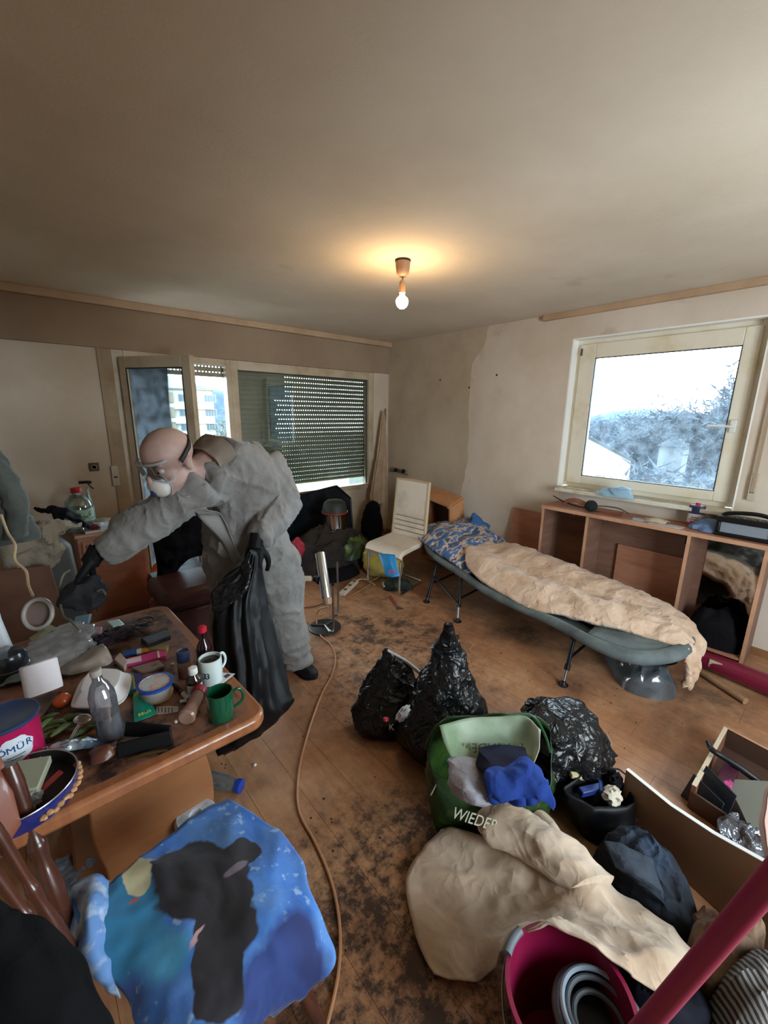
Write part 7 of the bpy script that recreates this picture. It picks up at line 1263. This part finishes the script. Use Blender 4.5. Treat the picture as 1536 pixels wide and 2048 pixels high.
# ---------------------------------------------------------------- foreground chair with printed cloth
CW = mat('dark_walnut', '#4E2A1E', .3, var=('#3C2018', 6, .4, .7), coat=.4)
t = thing('spindle_chair', 'dark turned wooden spindle chair at the lower left under the blue cloth', 'chair', (.15, .85, 0))
sq = [V(p) for p in ((-0.084,1.115,0.430), (0.281,1.154,0.430), (0.370,0.850,0.430), (0.307,0.727,0.430), (0.066,0.732,0.430))]
b = B(); lo = [b.verts.new((p.x, p.y, .405)) for p in sq]; hi = [b.verts.new((p.x, p.y, .435)) for p in sq]; b.faces.new(lo[::-1]); b.faces.new(hi)
for i in range(5): b.faces.new((lo[i], lo[(i+1) % 5], hi[(i+1) % 5], hi[i]))
obj('seat', b, CW, t, bevel=.012)
def leg(a, c): a, c = V(a), V(c); return obj('leg', tube(B(), [a, a.lerp(c, .2), a.lerp(c, .45), a.lerp(c, .6), a.lerp(c, .9), c], [.017, .021, .016, .022, .014, .012], 12, n=4), CW, t)
leg((0.310,0.735,0.400), (0.413,0.691,0.000)); leg((0.263,1.106,0.410), (0.393,1.311,0.000)); leg((-0.064,1.072,0.410), (-.13, 1.0, 0)); leg((0.045,0.734,0.410), (.05, .50, 0))
def spin(a, c, r, nm='spindle'):
    a, c = V(a), V(c); p = [a, a.lerp(c, .08), a.lerp(c, .3), a.lerp(c, .45), a.lerp(c, .55), a.lerp(c, .62), a.lerp(c, .9), c]; return obj(nm, tube(B(), p, [r*.8, r, r*1.25, r*.8, r*1.1, r*.75, r, r*.8], 14, n=5), CW, t)
spin((-0.085,1.074,0.440), (-0.132,1.190,0.899), .019, 'back_post')
spin((-0.073,0.994,0.440), (-0.166,1.073,0.869), .013); spin((-0.077,0.946,0.440), (-0.186,1.030,0.848), .013); spin((-0.091,0.889,0.440), (-0.207,0.983,0.814), .013)
cr0, cr1 = V((-0.133,1.189,0.893)), V((-0.250,0.847,0.781)); obj('crest_rail', sheet(B(), [[(-0.131,1.125,0.781), (-0.181,1.054,0.765), (-0.225,0.958,0.772)], [(-0.142,1.195,0.887), (-0.187,1.120,0.870), (-0.239,1.002,0.873)], [(-0.153,1.231,0.925), (-0.200,1.169,0.905), (-0.251,1.051,0.907)]], 5, 5, wr=0), mat('reddish_rail', '#7A4430', .35, coat=.3), t, solid=.02, bevel=.004)
# soft printed cloth: generic patches of blue, teal, charcoal and cream
def cloth_print():
    m = bpy.data.materials.new('blue_printed_cloth'); m.use_nodes = True; nt = m.node_tree; N = nt.nodes; K = nt.links.new; b = N['Principled BSDF']; b.inputs['Roughness'].default_value = .8; b.inputs['Sheen Weight'].default_value = .15
    g = N.new('ShaderNodeNewGeometry'); n = N.new('ShaderNodeTexNoise'); n.inputs['Scale'].default_value = 9; n.inputs['Detail'].default_value = 3; K(g.outputs['Position'], n.inputs['Vector'])
    off = N.new('ShaderNodeVectorMath'); off.operation = 'SCALE'; off.inputs['Scale'].default_value = .10; K(n.outputs['Color'], off.inputs[0])
    ad = N.new('ShaderNodeVectorMath'); ad.operation = 'ADD'; K(g.outputs['Position'], ad.inputs[0]); K(off.outputs[0], ad.inputs[1])
    sb = N.new('ShaderNodeVectorMath'); sb.operation = 'SUBTRACT'; sb.inputs[1].default_value = (.05, .05, .05); K(ad.outputs[0], sb.inputs[0])
    def noisem(sc, lo, hi):
        q = N.new('ShaderNodeTexNoise'); q.inputs['Scale'].default_value = sc; q.inputs['Detail'].default_value = 4; K(g.outputs['Position'], q.inputs['Vector']); r = N.new('ShaderNodeMapRange'); r.inputs['From Min'].default_value = lo; r.inputs['From Max'].default_value = hi; K(q.outputs[0], r.inputs[0]); return r.outputs[0]
    def mix(f, a, c):
        x = N.new('ShaderNodeMix'); x.data_type = 'RGBA'; K(f, x.inputs[0])
        for i, v in ((6, a), (7, c)):
            if isinstance(v, str): x.inputs[i].default_value = lin(v)
            else: K(v, x.inputs[i])
        return x.outputs[2]
    def ellm(c, rx, ry, ang, soft=.25):
        mp = N.new('ShaderNodeMapping'); mp.vector_type = 'TEXTURE'; mp.inputs['Location'].default_value = (c[0], c[1], 0); mp.inputs['Rotation'].default_value = (0, 0, ang); mp.inputs['Scale'].default_value = (rx, ry, 1e3); K(sb.outputs[0], mp.inputs[0])
        l = N.new('ShaderNodeVectorMath'); l.operation = 'LENGTH'; K(mp.outputs[0], l.inputs[0]); r = N.new('ShaderNodeMapRange'); r.inputs['From Min'].default_value = 1; r.inputs['From Max'].default_value = 1-soft; K(l.outputs['Value'], r.inputs[0]); return r.outputs[0]
    c = mix(noisem(7, .38, .62), '#2C66B8', '#5A8CCB'); c = mix(noisem(3.5, .5, .66), c, '#24509C')
    c = mix(noisem(38, .60, .68), c, '#7FA0C8')
    c = mix(ellm((0.336,0.682,0.380), .13, .08, .9, .35), c, '#12245C'); c = mix(ellm((0.249,0.671,0.360), .12, .06, .4, .4), c, '#1A3474')
    c = mix(ellm((0.031,1.014,0.460), .09, .15, .1, .2), c, '#1E6A92'); c = mix(ellm((0.079,0.857,0.450), .07, .07, .3, .5), c, '#3E8AB4')
    for e in (((0.200,0.985,0.460), .10, .15, .4), ((0.218,0.833,0.460), .085, .10, -.3), ((0.293,0.974,0.460), .06, .05, .2), ((0.172,0.761,0.440), .06, .09, 0)): c = mix(ellm(*e, .08), c, '#1E1C24')
    c = mix(ellm((0.068,1.104,0.470), .040, .055, .5, .1), c, '#B5AC88'); c = mix(ellm((0.279,0.937,0.465), .028, .020, .5, .2), c, '#6E6472'); c = mix(ellm((0.061,1.046,0.470), .012, .010, 0, .2), c, '#A0483A')
    c = mix(ellm((0.147,0.838,0.455), .035, .008, .5, .3), c, '#B58E94')
    K(c, b.inputs['Base Color']); q = N.new('ShaderNodeTexNoise'); q.inputs['Scale'].default_value = 30; K(g.outputs['Position'], q.inputs['Vector']); bp = N.new('ShaderNodeBump'); bp.inputs['Strength'].default_value = .25; bp.inputs['Distance'].default_value = .006; K(q.outputs[0], bp.inputs['Height']); K(bp.outputs[0], b.inputs['Normal']); return m
b = B(); sheet(b, [[(-0.060,1.140,0.500), (0.016,1.119,0.475), (0.159,1.180,0.460), (0.267,1.200,0.455), (0.358,1.193,0.445)],
 [(-0.069,1.069,0.505), (0.048,1.037,0.475), (0.203,1.060,0.465), (0.361,1.027,0.455), (0.450,0.904,0.430)],
 [(-0.047,0.968,0.470), (0.055,0.931,0.475), (0.202,0.910,0.470), (0.330,0.856,0.462), (0.426,0.788,0.410)],
 [(-0.004,0.880,0.420), (0.074,0.828,0.465), (0.196,0.789,0.465), (0.311,0.731,0.455), (0.426,0.668,0.330)],
 [(0.016,0.803,0.400), (0.088,0.730,0.450), (0.183,0.697,0.455), (0.265,0.684,0.420), (0.339,0.668,0.310)],
 [(0.031,0.738,0.360), (0.098,0.673,0.420), (0.178,0.665,0.400), (0.224,0.671,0.350), (0.261,0.681,0.290)]], 10, 12, wr=.018, ws=6, seed=131, fine=.35)
obj('patterned_cloth', b, cloth_print(), solid=.005, label='blue printed cloth draped over the seat of the spindle chair', cat='cloth')
b = B(); sheet(b, [[(-0.063,1.148,0.500), (-0.017,1.127,0.520), (0.005,1.105,0.500)], [(-0.080,1.071,0.480), (-0.044,1.019,0.530), (-0.018,1.024,0.490)], [(-0.081,1.013,0.440), (-0.048,0.949,0.480), (-0.023,0.937,0.460)], [(-0.062,0.977,0.400), (-0.030,0.912,0.430), (-0.007,0.880,0.420)]], 10, 10, wr=.016, ws=8, seed=133); obj('cloth_fold', b, mat('blue_white_fold', '#5F86BE', .8, var=('#A9B8CC', 14, .5, .62), coord='World'), solid=.005, label='bunched light blue cloth beside the spindles on the seat corner', cat='cloth')
b = B(); sheet(b, [[(-0.182,0.875,0.888), (-0.140,0.830,0.859), (-0.109,0.799,0.847), (-0.074,0.760,0.818)], [(-0.178,0.788,0.880), (-0.131,0.745,0.873), (-0.092,0.716,0.845), (-0.045,0.680,0.816)], [(-0.178,0.726,0.858), (-0.121,0.677,0.859), (-0.074,0.652,0.824), (-0.031,0.627,0.774)], [(-0.185,0.687,0.801), (-0.119,0.630,0.802), (-0.066,0.602,0.772), (-0.021,0.576,0.727)]], 10, 10, wr=.014, ws=7, seed=135)
obj('dark_coat', b, mat('charcoal_wool', '#0B0C0F', .95, spec=.2, bump=(120, .4, .003)), solid=.02, label='charcoal wool coat in the bottom left corner hiding the spindle chair', cat='coat')
